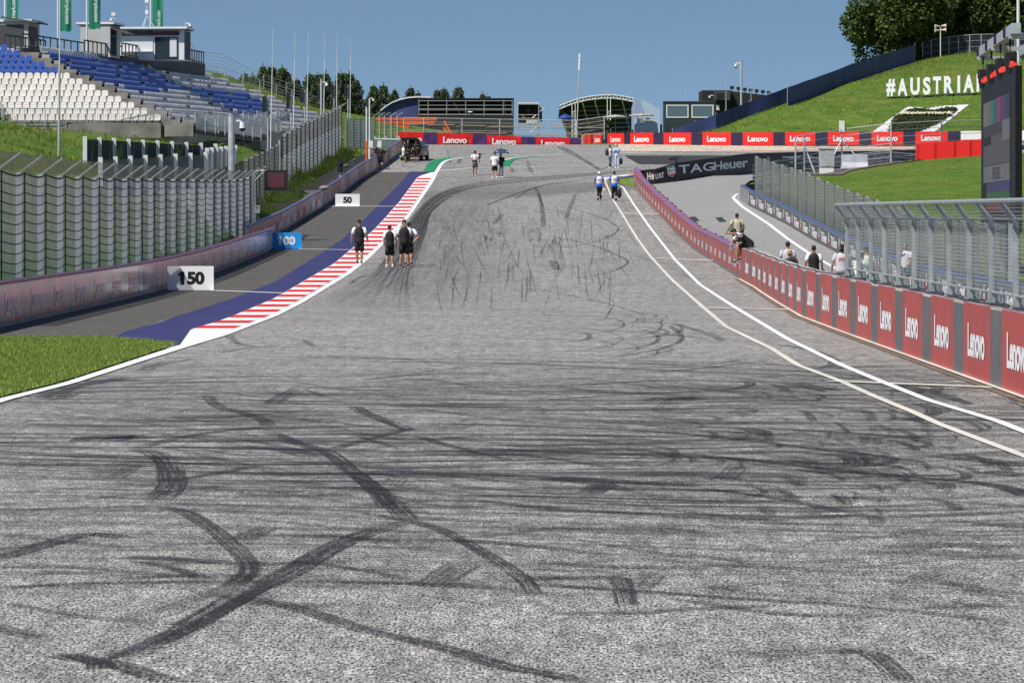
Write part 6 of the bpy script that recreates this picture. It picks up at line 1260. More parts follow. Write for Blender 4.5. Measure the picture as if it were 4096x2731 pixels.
BLz = lambda *a: [(x / 1.0957, 1300 + y / 1.0957) for x, y in a]
BRz = lambda *a: [(2048 + x / 1.0957, 1300 + y / 1.0957) for x, y in a]
MZ = lambda *a: [(1400 + x / 1.96, 500 + y / 1.96) for x, y in a]
for pts, wd, s in (
 (BLz((400, 1500), (700, 1390), (1000, 1215), (1250, 1095), (1500, 955), (1780, 855)), .42, .85), (BLz((700, 1400), (1000, 1235), (1180, 1130)), .2, .9),
 (BLz((1160, 1200), (1350, 1258), (1600, 1335), (1900, 1405), (2100, 1465), (2244, 1505)) + BRz((150, 1530), (330, 1568)), .30, .9),
 (BLz((1000, 1150), (1095, 1085), (1065, 1015), (980, 935), (900, 872), (790, 815), (660, 795)), .30, .9), (BLz((1095, 1080), (1000, 1148), (850, 1200), (680, 1260)), .3, .45),
 (BLz((1150, 455), (1300, 518), (1440, 560), (1540, 640), (1650, 720), (1730, 795), (1800, 870)), .36, .85), (BLz((1560, 650), (1660, 740), (1700, 800)), .34, .8),
 (BLz((1500, 812), (1700, 843), (1900, 888), (2050, 960), (2244, 1078)) + BRz((60, 1128), (100, 1185)), .2, .95), (BLz((550, 1015), (800, 1030), (1080, 1046), (1300, 1046), (1580, 1038)), .30, .95),
 (BLz((-60, 1035), (200, 962), (380, 918), (560, 935)), .4, .85), (BLz((0, 1155), (300, 1136), (600, 1130), (1100, 1125), (2150, 1136)), .16, .75), (BLz((600, 1035), (760, 1068), (910, 1117)), .26, .85),
 (BLz((220, 1445), (420, 1475), (520, 1492), (760, 1568)), .34, .95), (BLz((-50, 1310), (60, 1350), (170, 1372)), .3, .7), (BLz((300, 1440), (430, 1480), (440, 1510)), .25, .8), (BLz((600, 545), (690, 570), (745, 625), (755, 700), (690, 770)), .5, .75), (BLz((700, 685), (900, 660), (1110, 618)), .3, .8), (BLz((720, 690), (720, 620), (690, 570)), .3, .5),
 (BLz((420, 512), (500, 490), (580, 500)), 1.2, .75), (BLz((600, 540), (800, 492), (1000, 462), (1170, 446)), .3, .8), (BLz((1180, 450), (1150, 415), (1060, 385), (960, 360), (900, 300)), .35, .7), (BLz((1450, 545), (1650, 492), (1800, 452)), .3, .85), (BLz((1800, 465), (1700, 425), (1600, 385), (1550, 355)), .34, .8),
 (BLz((1820, 485), (2000, 538), (2244, 595)), .2, .85), (BLz((190, 318), (330, 270), (560, 230)), .6, .8), (BLz((230, 330), (300, 300), (420, 295)), .7, .7), (BLz((1050, 745), (1300, 750), (1560, 742)), .3, .6), (BLz((1500, 652), (1800, 650), (2244, 668)), .5, .75),
 (BLz((1250, 545), (1350, 570), (1440, 575)), .6, .8), (BLz((620, 205), (700, 170), (860, 150)), .5, .5), (BLz((1000, 40), (1040, 80), (1150, 95), (1400, 92)), .25, .5), (BLz((950, 125), (1100, 100), (1300, 95)), .3, .5), (BLz((1330, 60), (1370, 90), (1420, 95), (1600, 100)), .25, .5), (BLz((1180, 350), (1250, 310), (1320, 280)), .5, .6), (BLz((1050, 945), (1130, 905), (1200, 885)), .4, .6), (BLz((1880, 1150), (1950, 1100), (2030, 1050)), .5, .5), (BLz((0, 815), (400, 800), (900, 790), (1500, 800), (2244, 795)), .2, .5), (BLz((0, 915), (500, 970), (1000, 955), (2000, 985)), .2, .5),
 (BRz((40, 1113), (300, 1110), (510, 1106)), .30, .95), (BRz((468, 1105), (488, 1165), (506, 1230)), .24, 1.0), (BRz((100, 1138), (500, 1164), (1000, 1200), (1500, 1232), (2244, 1308)), .14, .9), (BRz((130, 1262), (500, 1262), (800, 1246), (1140, 1232)), .18, .65), (BRz((850, 1150), (930, 1153), (1030, 1165)), .3, .7), (BRz((1800, 1232), (1950, 1238), (2120, 1230)), .25, .7),
 (BRz((0, 795), (400, 818), (800, 845), (1250, 862)), .3, .7), (BRz((150, 668), (500, 688), (860, 702)), .5, .8), (BRz((340, 740), (400, 705), (460, 700)), .5, .7), (BRz((840, 715), (1200, 768), (1460, 822)), .22, .85), (BRz((-300, 540), (0, 548), (600, 572), (1200, 600), (1480, 612), (1512, 592), (1430, 570), (1000, 545)), .35, .9), (BRz((-500, 430), (0, 442), (700, 472), (1200, 528), (1600, 575), (1650, 595), (1560, 615), (1200, 640)), .4, .85),
 (BRz((400, 560), (900, 580), (1600, 655), (2100, 700), (2260, 748)), .4, .9), (BRz((1250, 640), (1700, 662), (2100, 705), (2260, 752)), .3, .85), (BRz((-900, 150), (-200, 150), (600, 172), (1000, 190), (1400, 212), (1600, 242), (1750, 290), (1940, 335)), .3, .8), (BRz((-700, 160), (0, 170), (700, 200), (1300, 225), (1560, 240)), .4, .6), (BRz((-200, 280), (300, 262), (700, 242), (1000, 250), (1035, 266), (900, 288), (600, 300), (0, 340)), .3, .85), (BRz((1140, 85), (1300, 108), (1405, 150), (1390, 182), (1310, 192)), .35, .8),
 (BRz((430, 145), (650, 105), (745, 60), (690, 0)), .18, .7), (BRz((1640, 262), (1800, 282), (1930, 322), (2010, 352)), .35, .8), (BRz((1920, 578), (2100, 600), (2260, 622)), .7, .9), (BRz((2050, 640), (2150, 650), (2260, 660)), .7, .9), (BRz((1780, 340), (1850, 380), (1760, 420)), .4, .6), (BRz((1230, 255), (1330, 275), (1400, 290)), .7, .8), (BRz((680, 330), (720, 320), (760, 325)), .8, .8), (BRz((560, 20), (660, 40), (860, 60)), .4, .5), (BRz((700, -10), (860, 40), (930, 70)), .4, .5), (BRz((1400, 1440), (1540, 1430), (1640, 1490), (1720, 1568)), .22, .7), (BRz((1000, 1450), (1300, 1430), (1540, 1425)), .25, .5), (BRz((1640, 985), (1900, 960), (2200, 985)), .5, .5),
 (MZ((1520, 620), (1750, 660), (1950, 720), (2080, 785), (2102, 825), (2040, 872), (1900, 920), (1700, 956), (1480, 985)), .15, .9), (MZ((1480, 855), (1850, 930), (2050, 1000), (2165, 1058), (2165, 1095), (2050, 1150), (1820, 1198)), .15, .95), (MZ((-30, 1410), (600, 1430), (1200, 1450), (1800, 1470), (2352, 1490)), .10, .9), (MZ((1380, 1280), (1700, 1332), (2050, 1412), (2352, 1502)), .10, .7), (MZ((1480, 988), (1700, 1000), (1900, 1020)), .18, .7),
 (MZ((1455, 485), (1500, 620), (1518, 810)), .45, .6), (MZ((1480, 540), (1510, 640)), .3, .6), (MZ((1775, 530), (1735, 620), (1690, 740)), .45, .5), (MZ((640, 455), (900, 415), (1300, 360), (1900, 308)), .3, .75), (MZ((700, 350), (1000, 327), (1500, 300), (2000, 292)), .18, .6), (MZ((1900, 255), (1400, 262), (1280, 285), (1330, 310), (1900, 325)), .25, .75), (MZ((1800, 268), (1450, 280), (1395, 300), (1500, 315), (2000, 330)), .3, .75), (MZ((650, 440), (760, 405), (1000, 380)), .2, .6),
 (MZ((1640, 172), (1700, 200), (1760, 235)), 1.4, .6), (MZ((1750, 228), (1850, 285), (1930, 335), (1965, 355)), .7, .75), (MZ((1965, 352), (2010, 335), (2060, 310)), .4, .7), (MZ((1050, 640), (1250, 560), (1500, 480), (1800, 432), (2150, 392)), .4, .75), (MZ((1280, 590), (1450, 492), (1700, 450), (2000, 425)), .25, .6), (MZ((850, 300), (865, 268)), .6, .6), (MZ((1265, 335), (1280, 375)), .5, .5), (MZ((1395, 310), (1425, 375)), .6, .5), (MZ((720, 165), (760, 195), (775, 240), (790, 300)), .12, .6), (MZ((1120, 780), (1200, 700)), .5, .5), (MZ((0, 1250), (80, 1195), (250, 1165)), .18, .6), (MZ((1580, 1060), (1610, 1100), (1625, 1140)), .6, .6), (MZ((140, 425), (330, 470)), .2, .6), (MZ((60, 390), (250, 372)), .15, .5)): skid(pts, wd * (.82 if wd > .25 else 1), s)
rs = random.Random(12)
for i in range(170):                                         # short braking marks in the middle of the straight
    x = rs.uniform(650, 2150); y = rs.choice((rs.gauss(850, 90), rs.gauss(1060, 110), rs.uniform(560, 1250))); L = rs.uniform(45, 260) * (.6 + y / 1800); dx = rs.gauss(.05, .35) * L; skid(MZ((x, y), (x + dx * .5 + rs.uniform(-6, 6), y + L * .5), (x + dx, y + L)), rs.uniform(.03, .085), rs.uniform(.25, .75), .4, 4)
for i in range(16): x = rs.choice((1190, 1410, 1100, 1590, 1440)) + rs.gauss(0, 25); y = rs.gauss(865, 25); skid(MZ((x, y), (x + rs.gauss(8, 14), y + rs.uniform(40, 80))), rs.uniform(.12, .3), rs.uniform(.25, .5), .4, 4)
for i in range(210):                                        # lines laid down along the kerb side
    a = rs.random(); x0 = -260 + 820 * a + rs.gauss(0, 30); y0 = rs.uniform(1250, 1600); u1 = .3 + .7 * rs.random(); pts = [(x0, y0), (x0 * .35 + 250 + 40 * a, 1180 + rs.gauss(0, 15)), (400 + 190 * a, 860), (510 + 130 * a, 690), (640 + 160 * a, 560), (860 + 160 * a, 470)]
    k = rs.randint(3, 6); j = rs.randint(0, 6 - k); skid(MZ(*pts[j:j + k]), rs.uniform(.03, .10), rs.uniform(.12, .4), .45, 5)
for i in range(64):                                         # sweeping round into the corner
    o = rs.gauss(0, 26); skid(MZ((560, 640 + o), (760, 535 + o * .8), (1000, 474 + o * .6), (1400, 430 + o * .5), (1900, 388 + o * .35), (2290, 352 + o * .25))[rs.randint(0, 2):], rs.choice((rs.uniform(.05, .12), rs.uniform(.08, .4))), rs.uniform(.12, .45), .3, 5)
for i in range(520):                                        # drag marks of cars pulling out across the grid
    y = rs.choice((rs.uniform(1420, 1560), rs.uniform(1560, 1900), rs.uniform(1600, 2000), rs.uniform(1900, 2400))); x = rs.uniform(-200, 3700); L = rs.uniform(200, 1300); sl = rs.gauss(.035, .05); c_ = rs.gauss(0, .02)
    if x + L * .5 < 900 and y < 1560: continue
    xm = CX + 7.0 * F4 / G(CX, y).y
    if x > xm: continue
    L = min(L, xm - x); skid([(x, y), (x + L * .5, y + L * sl * .5 + L * c_), (x + L, y + L * sl)], rs.choice((rs.uniform(.03, .08), rs.uniform(.03, .09), rs.uniform(.06, .2))), rs.uniform(.4, 1.0), .35, 5)
for i in range(60):                                         # little hooked ends at the right of the grid
    x = rs.uniform(2900, 4000); y = rs.uniform(1520, 2060); L = rs.uniform(60, 220); skid([(x, y), (x + L * .6, y + rs.uniform(-4, 14)), (x + L, y + rs.uniform(10, 40)), (x + L * .9, y + rs.uniform(30, 60))], rs.uniform(.06, .2), rs.uniform(.4, .9), .3, 4)
for i in range(60):                                         # nested loops of cars spinning their wheels at the right of the grid
    xr = rs.uniform(2700, 4000); yc = rs.uniform(1500, 1990); sc = (yc - 1150) / 600; hh = rs.uniform(8, 34) * sc; sl = rs.uniform(.02, .06); xl = xr - rs.uniform(500, 1900); x2 = xr - rs.uniform(300, 1700); Y_ = lambda x, o: yc + o + sl * (x - xr)
    skid([(xl, Y_(xl, -hh * 1.2)), ((xl + xr) / 2, Y_((xl + xr) / 2, -hh * 1.15)), (xr - 130, Y_(xr - 130, -hh * .8)), (xr, yc), (xr - 110, Y_(xr - 110, hh * .75)), ((x2 + xr) / 2, Y_((x2 + xr) / 2, hh * 1.1)), (x2, Y_(x2, hh * 1.2))], rs.choice((rs.uniform(.04, .09), rs.uniform(.06, .18))), rs.uniform(.5, 1), .25, 7)
for i in range(16):
    xr = rs.uniform(2350, 2760); yc = rs.uniform(1250, 1420); hh = rs.uniform(12, 46); xl = xr - rs.uniform(500, 1500); x2 = xr - rs.uniform(300, 1200)
    skid([(xl, yc - hh * 1.3 - 12), ((xl + xr) / 2, yc - hh * 1.2 - 4), (xr - 90, yc - hh * .75), (xr, yc), (xr - 100, yc + hh * .8), ((x2 + xr) / 2, yc + hh * 1.1), (x2, yc + hh * 1.25)], rs.uniform(.06, .16), rs.uniform(.35, .8), .3, 7)
for i in range(14):                                         # tread prints: four thin parallel lines
    x = rs.uniform(250, 3600); y = rs.uniform(1480, 2500); L = rs.uniform(60, 150) * (y / 1900); dx = rs.choice((-1, 1, 1)) * L * rs.uniform(.5, 1.6)
    for k in range(4): skid([(x + k * 22 * y / 2000, y + k * 4), (x + dx + k * 22 * y / 2000, y - L * .5 + k * 4)], .05, rs.uniform(.4, .8), .3, 3)
me = bpy.data.meshes.new('tyre_marks'); me.from_pydata(SK['v'], [], SK['f']); me.materials.append(RUB); ul = me.uv_layers.new(name='UVMap'); ul.data.foreach_set('uv', np.array([SK['uv'][i] for f in SK['f'] for i in f], float).ravel()); aa = me.attributes.new('str', 'FLOAT', 'POINT'); aa.data.foreach_set('value', SK['s']); tag(link('tyre_marks', me), kind='stuff')
# ------------------------------------------------------------------ people, what they carry, the car
SKIN = mat('skin', (.52, .29, .19), .55, var=.1, vscale=6); SKIN2 = mat('skin_tanned', (.40, .20, .125), .55); SKIN3 = mat('skin_dark', (.10, .05, .035), .55)
CB = mat('cloth_black', (.012, .012, .013), .8); CW = mat('cloth_white', (.80, .80, .81), .8); CG = mat('cloth_grey', (.18, .18, .19), .85); CLG = mat('cloth_light_grey', (.52, .52, .54), .85); CBL = mat('cloth_royal_blue', (.015, .11, .52), .7); CPB = mat('cloth_pale_blue', (.50, .58, .72), .8); DEN = mat('denim', (.045, .085, .17), .85, var=.3, vscale=9); BEI = mat('cloth_beige', (.48, .43, .32), .85); OLI = mat('cloth_olive', (.055, .055, .032), .85); LIL = mat('cloth_lilac', (.50, .49, .56), .85); GJ = mat('cloth_grey_denim', (.26, .26, .28), .85, var=.3, vscale=9)
HBR = mat('hair_brown', (.030, .018, .012), .7); HBK = mat('hair_black', (.008, .008, .008), .6); STRAW = mat('straw', (.50, .32, .12), .8); SHW = mat('shoe_white', (.74, .74, .74), .6); SHB = mat('shoe_black', (.02, .02, .022), .6); NAVYC = mat('cloth_navy', (.014, .018, .045), .8); EYE = mat('eye_dark', (.02, .015, .012), .3); LIP = mat('lips', (.35, .13, .10), .5); EMY = mat('emblem_yellow', (.75, .42, .01), .5); EMR = mat('emblem_bright_red', (.62, .02, .03), .5)
def bend(q, lean, z0=.96):
    q = Vector(q)
    if q.z <= z0 - .06 or not lean: return q
    k = min(1, max(0, (q.z - z0 + .06) / .12)); a = -lean * k; y, z = q.y, q.z - z0; return Vector((q.x, y * math.cos(a) - z * math.sin(a), z0 + y * math.sin(a) + z * math.cos(a)))
def ering(c, rx, ry, n=12, up=None): return [Vector((c[0] + rx * math.cos(2 * math.pi * k / n), c[1] + ry * math.sin(2 * math.pi * k / n), c[2])) for k in range(n)]
TORSO = [(.84, .168, .120, 0), (.93, .178, .125, -.005), (1.02, .168, .115, 0), (1.12, .170, .112, .005), (1.24, .188, .124, .008), (1.34, .198, .124, .0), (1.41, .186, .108, -.005), (1.455, .135, .085, -.005), (1.485, .075, .068, -.008), (1.51, .066, .066, -.008)]
def hand(mb, wr, d, side, curl=.5):
    d = d.normalized(); lat = Vector((0, 1, 0)) - d * d.y; lat = lat.normalized() if lat.length > .2 else Vector((0, 0, 1)); nrm_ = d.cross(lat).normalized() * side
    pal = wr + d * .085
    mb.loft([[wr + lat * (.024 * math.cos(a)) + nrm_ * (.018 * math.sin(a)) for a in np.linspace(0, 6.283, 9)[:8]], [wr + d * .04 + lat * (.040 * math.cos(a)) + nrm_ * (.015 * math.sin(a)) for a in np.linspace(0, 6.283, 9)[:8]], [pal + lat * (.042 * math.cos(a)) + nrm_ * (.013 * math.sin(a)) for a in np.linspace(0, 6.283, 9)[:8]]])
    for i, L in enumerate((.066, .076, .072, .056)):
        b_ = pal - d * .008 + lat * (.032 - .0215 * i); k1 = (d + nrm_ * curl * .6 + lat * (.12 - .08 * i)).normalized(); k2 = (d * (1 - curl * .6) + nrm_ * curl).normalized(); mb.tube([b_, b_ + k1 * L * .5, b_ + k1 * L * .5 + k2 * L * .5], [.0100, .0092, .0080], 6)
    b_ = wr + d * .03 + lat * .032; mb.tube([b_, b_ + (lat * .7 + d * .7).normalized() * .035, b_ + (lat * .4 + d).normalized() * .062 + nrm_ * .01], [.0115, .0105, .0085], 6)
def person(label, X, Y, rz, h=1.78, lean=0.0, legs=None, arms=None, skin=None, shirt=(None, None), sleeve='s', bottom=('shorts', None), shoe=None, sole=None, hair=('short', None), headturn=0.0, headdrop=0.0, z=None, belly=1.0, hands=(.5, .5)):
    skin = skin or SKIN; shirt = (shirt[0] or CB, shirt[1] or shirt[0] or CB); bm_ = bottom[1] or CB; shoe = shoe or SHB
    zf = gz(X, Y) if z is None else z; t = thing('person', label, 'person', (X, Y, zf), R(rz)); k = h / 1.78; t.scale = (k, k, k)
    legs = legs or [((-.10, .02, .50), (-.11, -.01, .09)), ((.10, .02, .50), (.11, -.01, .09))]
    arms = arms or [((-.245, -.03, 1.15), (-.26, .06, .90)), ((.245, -.03, 1.15), (.26, .06, .90))]
    hips = [Vector((-.088, 0, .90)), Vector((.088, 0, .90))]; sh = [bend((-.195, -.005, 1.410), lean), bend((.195, -.005, 1.410), lean)]
    B = lambda q: bend(q, lean); rings = lambda inf, z0, z1: [[B(q) for q in ering((0, yo, z_), rx * (belly if .9 < z_ < 1.3 else 1) + inf, ry * (belly if .9 < z_ < 1.3 else 1) + inf)] for z_, rx, ry, yo in TORSO if z0 <= z_ <= z1]
    hc = B((0, .01, 1.648)); ht = Matrix.Rotation(headturn, 3, 'Z') @ Matrix.Rotation(-headdrop - lean * .6, 3, 'X'); H = lambda q: hc + ht @ Vector(q)
    b = MB(); b.loft(rings(0, .8, 1.49)); b.tube([B((0, -.01, 1.42)), hc + Vector((0, -.012, -.06))], [.062, .056], 10)
    hr = []
    for z_, rx, ry, yo in ((-.125, .030, .035, .045), (-.11, .048, .055, .030), (-.07, .062, .078, .012), (-.02, .070, .090, .002), (.04, .074, .096, -.004), (.085, .064, .082, -.008), (.115, .038, .05, -.008), (.125, .010, .014, -.008)): hr.append([H((rx * math.cos(a), yo + ry * math.sin(a), z_)) for a in np.linspace(0, 6.283, 13)[:12]])
    b.loft(hr); b.loft([[H((x, y, z_)) for x, y in ((-.012, .085), (.012, .085), (.006, .09 + o), (-.006, .09 + o))] for z_, o in ((-.045, .012), (-.030, .024), (.012, .004))])
    for sx in (-1, 1): b.loft([[H((sx * .070, -.012, -.035)), H((sx * .088, -.022, -.02)), H((sx * .070, -.03, -.02))], [H((sx * .072, .004, .022)), H((sx * .092, -.028, .025)), H((sx * .07, -.03, .028))]])
    for i in (0, 1):
        kn, an = Vector(legs[i][0]), Vector(legs[i][1]); b.tube([hips[i], hips[i].lerp(kn, .45), kn + Vector((0, .0, .06)), kn, kn.lerp(an, .28) + Vector((0, -.012, 0)), kn.lerp(an, .62), an], [.094, .086, .066, .062, .068, .052, .040], 10); b.tube([an, an + Vector((0, .05, -.04))], [.038, .04], 8)
        el, wr = Vector(arms[i][0]), Vector(arms[i][1]); b.tube([sh[i], sh[i].lerp(el, .4), el, el.lerp(wr, .3), wr], [.056, .052, .043, .046, .031], 10); hand(b, wr, (wr - el), 1 if i == 0 else -1, hands[i])
    me = b.mesh('body', skin); o = link('person_body', me); md = o.modifiers.new('r', 'REMESH'); md.mode = 'VOXEL'; md.voxel_size = .0105
    me2 = bpy.data.meshes.new_from_object(o.evaluated_get(bpy.context.evaluated_depsgraph_get())); bpy.data.objects.remove(o); me2.polygons.foreach_set('use_smooth', [True] * len(me2.polygons)); me2.materials.clear(); me2.materials.append(skin); link('body', me2, t)
    for sx in (-1, 1): MB().ell(H((sx * .030, .088, .012)), (.012, .008, .008), 8, 5).build('eye', EYE, t)
    MB().ell(H((0, .079, -.078)), (.024, .008, .007), 8, 4).build('mouth', LIP, t)
    c = MB(); c.loft(rings(.016, .8, 1.52)); c.build('shirt', shirt[0], t, smooth=True)
    for i in (0, 1):
        el, wr = Vector(arms[i][0]), Vector(arms[i][1]); c = MB(); inn = sh[i].lerp(B((0, 0, 1.41)), .35)
        if sleeve == 's': e_ = sh[i].lerp(el, .78); c.tube([inn, sh[i] + Vector((0, 0, .012)), sh[i].lerp(el, .4), e_], [.066, .080, .076, .072], 10)
        else: c.tube([inn, sh[i] + Vector((0, 0, .012)), sh[i].lerp(el, .4), el, el.lerp(wr, .4), wr], [.062, .070, .062, .052, .050, .040], 10)
        c.build('sleeve', shirt[1], t, smooth=True)
    c = MB(); c.loft([[B(q) for q in ering((0, yo, z_), rx + .012, ry + .014)] for z_, rx, ry, yo in ((.80, .15, .115, 0), (.88, .160, .122, 0), (.97, .150, .115, 0), (1.0, .145, .11, 0))])
    for i in (0, 1):
        kn, an = Vector(legs[i][0]), Vector(legs[i][1]); hp = hips[i]
        if bottom[0] == 'shorts': c.tube([hp + Vector((0, 0, .03)), hp.lerp(kn, .5), hp.lerp(kn, .93)], [.105, .102, .098], 12)
        else: c.tube([hp + Vector((0, 0, .03)), hp.lerp(kn, .5), hp.lerp(kn, .88), kn + Vector((0, -.005, 0)), kn.lerp(an, .14), kn.lerp(an, .5), an + (kn - an).normalized() * .02], [.106, .098, .090, .090, .086, .078, .070], 12)
    c.build(bottom[0], bm_, t, smooth=True)
    for i in (0, 1):
        kn, an = Vector(legs[i][0]), Vector(legs[i][1]); dn = (an - kn).normalized(); fw_ = Vector((0, 1, 0)) - dn * dn.y; fw_ = fw_.normalized() if fw_.length > .1 else Vector((0, 1, 0)); sd = fw_.cross(dn).normalized(); hl = an + dn * .045
        s1 = MB(); s1.loft([[hl + fw_ * y + sd * (w_ * math.cos(a)) - dn * (up_ * (.5 + .5 * math.sin(a)) - .03) for a in np.linspace(0, 6.283, 9)[:8]] for y, w_, up_ in ((-.082, .030, .08), (-.05, .042, .11), (.03, .046, .105), (.11, .052, .075), (.175, .048, .055), (.205, .025, .04))]); so_ = s1.build('shoe', shoe, t, smooth=True)
        s2 = MB(); s2.loft([[hl + fw_ * y + sd * (w_ * sx) + dn * dz_ for sx, dz_ in ((-1, .028), (1, .028), (1, .046), (-1, .046))] for y, w_ in ((-.088, .032), (-.04, .048), (.1, .056), (.18, .05), (.21, .025))]); s2.build('sole', sole or SHW, so_)
    kind, hm = hair[0], hair[1] or HBK
    if kind != 'bald':
        c = MB(); top = [(.005 if kind == 'short' else .02, .079, .101, -.012), (.045, .082, .106, -.010), (.085, .073, .093, -.010), (.120, .046, .060, -.010), (.134, .012, .016, -.010)]
        if kind in ('short', 'long'):
            rr_ = [[H((rx * math.cos(a), yo + (ry * math.sin(a) if math.sin(a) < .2 else ry * .8 * math.sin(a)), z_ + (.045 * max(0, math.sin(a)) if j == 0 else 0) - (.05 if kind == 'long' and j == 0 and math.sin(a) < .3 else .03 if j == 0 and math.sin(a) < 0 else 0))) for a in np.linspace(0, 6.283, 15)[:14]] for j, (z_, rx, ry, yo) in enumerate(top)]; c.loft(rr_); c.build('hair', hm, t, smooth=True)
        else:
            c.loft([[H((rx * 1.04 * math.cos(a), yo + ry * 1.03 * math.sin(a), z_ + .012)) for a in np.linspace(0, 6.283, 15)[:14]] for z_, rx, ry, yo in top])
            if kind == 'cap': c.loft([[H((x * math.cos(a_), .085 + y, .028 + dz_)) for x, y, a_ in ((.07, 0, 0), (.062, .055, .3), (.03, .082, .4), (-.03, .082, .4), (-.062, .055, .3), (-.07, 0, 0))] for dz_ in (0, .008)])
            elif kind == 'capback': c.loft([[H((x, -.085 - y, .022 + dz_)) for x, y in ((.07, 0), (.06, .055), (.03, .08), (-.03, .08), (-.06, .055), (-.07, 0))] for dz_ in (0, .008)])
            else:
                rw_ = .135 if kind == 'hat' else .115; dz0 = .03 if kind == 'hat' else -.015
                c.loft([[H((rx_ * math.cos(a), -.01 + rx_ * 1.15 * math.sin(a), .03 + dz_)) for a in np.linspace(0, 6.283, 15)[:14]] for rx_, dz_ in ((.080, .012), (rw_, dz0 - .03), (rw_, dz0 - .038), (.08, -.0))])
            c.build('hat' if kind != 'cap' else 'cap', hm, t, smooth=False)
            if kind in ('cap', 'capback', 'hat', 'bucket') and hm is not HBK:
                pass
    return t
def worn(o, par, lo): o.location = par.matrix_basis @ Vector(lo); o.rotation_euler.z = par.rotation_euler.z; o.scale = par.scale; return o
def onp(par, name, label, cat, lo): o = thing(name, label, cat); return worn(o, par, lo)
def bull(par, c, s, right=(1, 0, 0), up=(0, 0, 1), text=True):
    m = MB(); n = 14
    def disc(cx, cz, rx, rz_, mi, y=0): m.m = mi; vs = [(cx + rx * math.cos(6.283 * k / n), cz + rz_ * math.sin(6.283 * k / n), y) for k in range(n)]; m.add(vs, [tuple(range(n))])
    disc(0, .22 * s, .20 * s, .20 * s, 0)
    for sx in (-1, 1): m.m = 1; m.add([(sx * .05 * s, .10 * s, .004), (sx * .25 * s, .30 * s, .004), (sx * .62 * s, .22 * s, .004), (sx * .70 * s, .08 * s, .004), (sx * .45 * s, .04 * s, .004), (sx * .30 * s, .10 * s, .004)], [(0, 1, 2, 3, 4, 5) if sx > 0 else (5, 4, 3, 2, 1, 0)])
    if text: tm = text_mesh('Red Bull', .30 * s, .03, 1, 0, 0); m.m = 1; m.add([(v.co.x, v.co.y - .22 * s, .004) for v in tm.vertices], [tuple(q.vertices) for q in tm.polygons])
    e = m.build('emblem', [EMY, EMR], par, fix=False); e.matrix_local = frame(c, right, up); return e
WK = lambda f: [((-.10, .10 * f, .52), (-.09, .22 * f, .12)), ((.10, -.02 * f, .50), (.10, -.24 * f, .14))]
def atp(px, Y): return (px - CX) * Y / F4
Yp = G(1437, 1056).y; p1 = person('man in black cap and shorts walking alone on the striped kerb', atp(1437, Yp), Yp, 0, 1.84, 0, [((-.10, .04, .50), (-.085, .12, .10)), ((.10, .02, .50), (.09, -.06, .09))], [((-.29, -.04, 1.16), (-.315, .05, .92)), ((.30, -.05, 1.16), (.34, .02, .92))], SKIN2, (CB, CW), hair=('cap', CB), belly=1.06)
Yp = G(1560, 1069).y; p2 = person('young dark haired man in white shoes at the left of the black clad trio', atp(1559, Yp), Yp, 6, 1.71, 0, [((-.10, .03, .50), (-.13, 0, .09)), ((.10, .04, .50), (.12, 0, .09))], [((-.24, .0, 1.15), (-.23, .12, .95)), ((.25, -.02, 1.15), (.28, .06, .90))], SKIN, (CB, CW), shoe=SHW, headturn=-.5, hair=('short', HBK))
Yp = G(1617, 1069).y; p3 = person('tallest man of the trio in black cap with head bowed', atp(1617, Yp), Yp, 4, 1.92, .05, [((-.10, .03, .50), (-.14, 0, .09)), ((.11, .04, .50), (.15, -.02, .09))], [((-.25, .05, 1.16), (-.14, .24, 1.12)), ((.26, .03, 1.16), (.20, .25, 1.13))], SKIN2, (CB, CW), hair=('cap', CB), headturn=.6, headdrop=.3)
Yp = G(1632, 1063).y; p4 = person('black haired man half hidden behind the tallest of the trio with hand on hip', atp(1634, Yp), Yp + .35, 0, 1.80, 0, None, [((-.25, 0, 1.16), (-.2, .2, 1.0)), ((.40, -.08, 1.16), (.22, -.06, .98))], SKIN, (CB, CW), hair=('short', HBK))
for q, lo in ((p1, 0),): pass
# by the car at the top
Yp = G(1506, 676).y; c1 = person('camera operator in black leaning on the far guardrail with furry microphones', atp(1508, Yp) + .1, Yp, 20, 1.78, 0, None, [((-.26, .12, 1.2), (-.12, .28, 1.42)), ((.24, .15, 1.2), (.1, .3, 1.4))], SKIN2, (CB, CB), hair=('cap', CB), bottom=('trousers', CB))
t = onp(c1, 'tv_camera', 'shoulder camera with pale furry microphone held by the operator at the guardrail', 'camera', (-.12, .10, 1.52)); MB().box((0, .05, 0), (.14, .5, .22)).build('body', SHB, t); MB().tube([(0, .3, 0), (0, .5, 0)], [.06, .075], 10).build('lens', SHB, t); MB().ell((-.22, .1, .06), (.26, .11, .11), 10, 6).build('windshield', FUR, t)
Yp = G(1524, 677).y; c2 = person('man in black shorts holding a boom pole beside the camera operator', atp(1524, Yp), Yp, -20, 1.83, 0, [((-.10, .05, .5), (-.12, .02, .09)), ((.10, .0, .5), (.14, -.12, .09))], [((-.24, 0, 1.15), (-.2, .2, 1.0)), ((.30, .15, 1.15), (.42, .34, 1.18))], SKIN, (CB, CB), hair=('cap', CB), shoe=mat('shoe_red', (.5, .08, .06), .6))
t = onp(c2, 'boom_stand', 'black boom pole stand held by the man at the guardrail', 'stand', (.44, .36, 0)); MB().tube([(0, 0, .0), (0, 0, 1.32)], .02, 6).build('pole', SHB, t); MB().tube([(-.35, 0, 1.33), (.45, .05, 1.28)], .018, 6).build('arm', SHB, t)
for a in (0, 2.1, 4.2): MB().tube([(0, 0, .25), (.18 * math.cos(a), .18 * math.sin(a), 0)], .012, 5).build('leg', SHB, t)
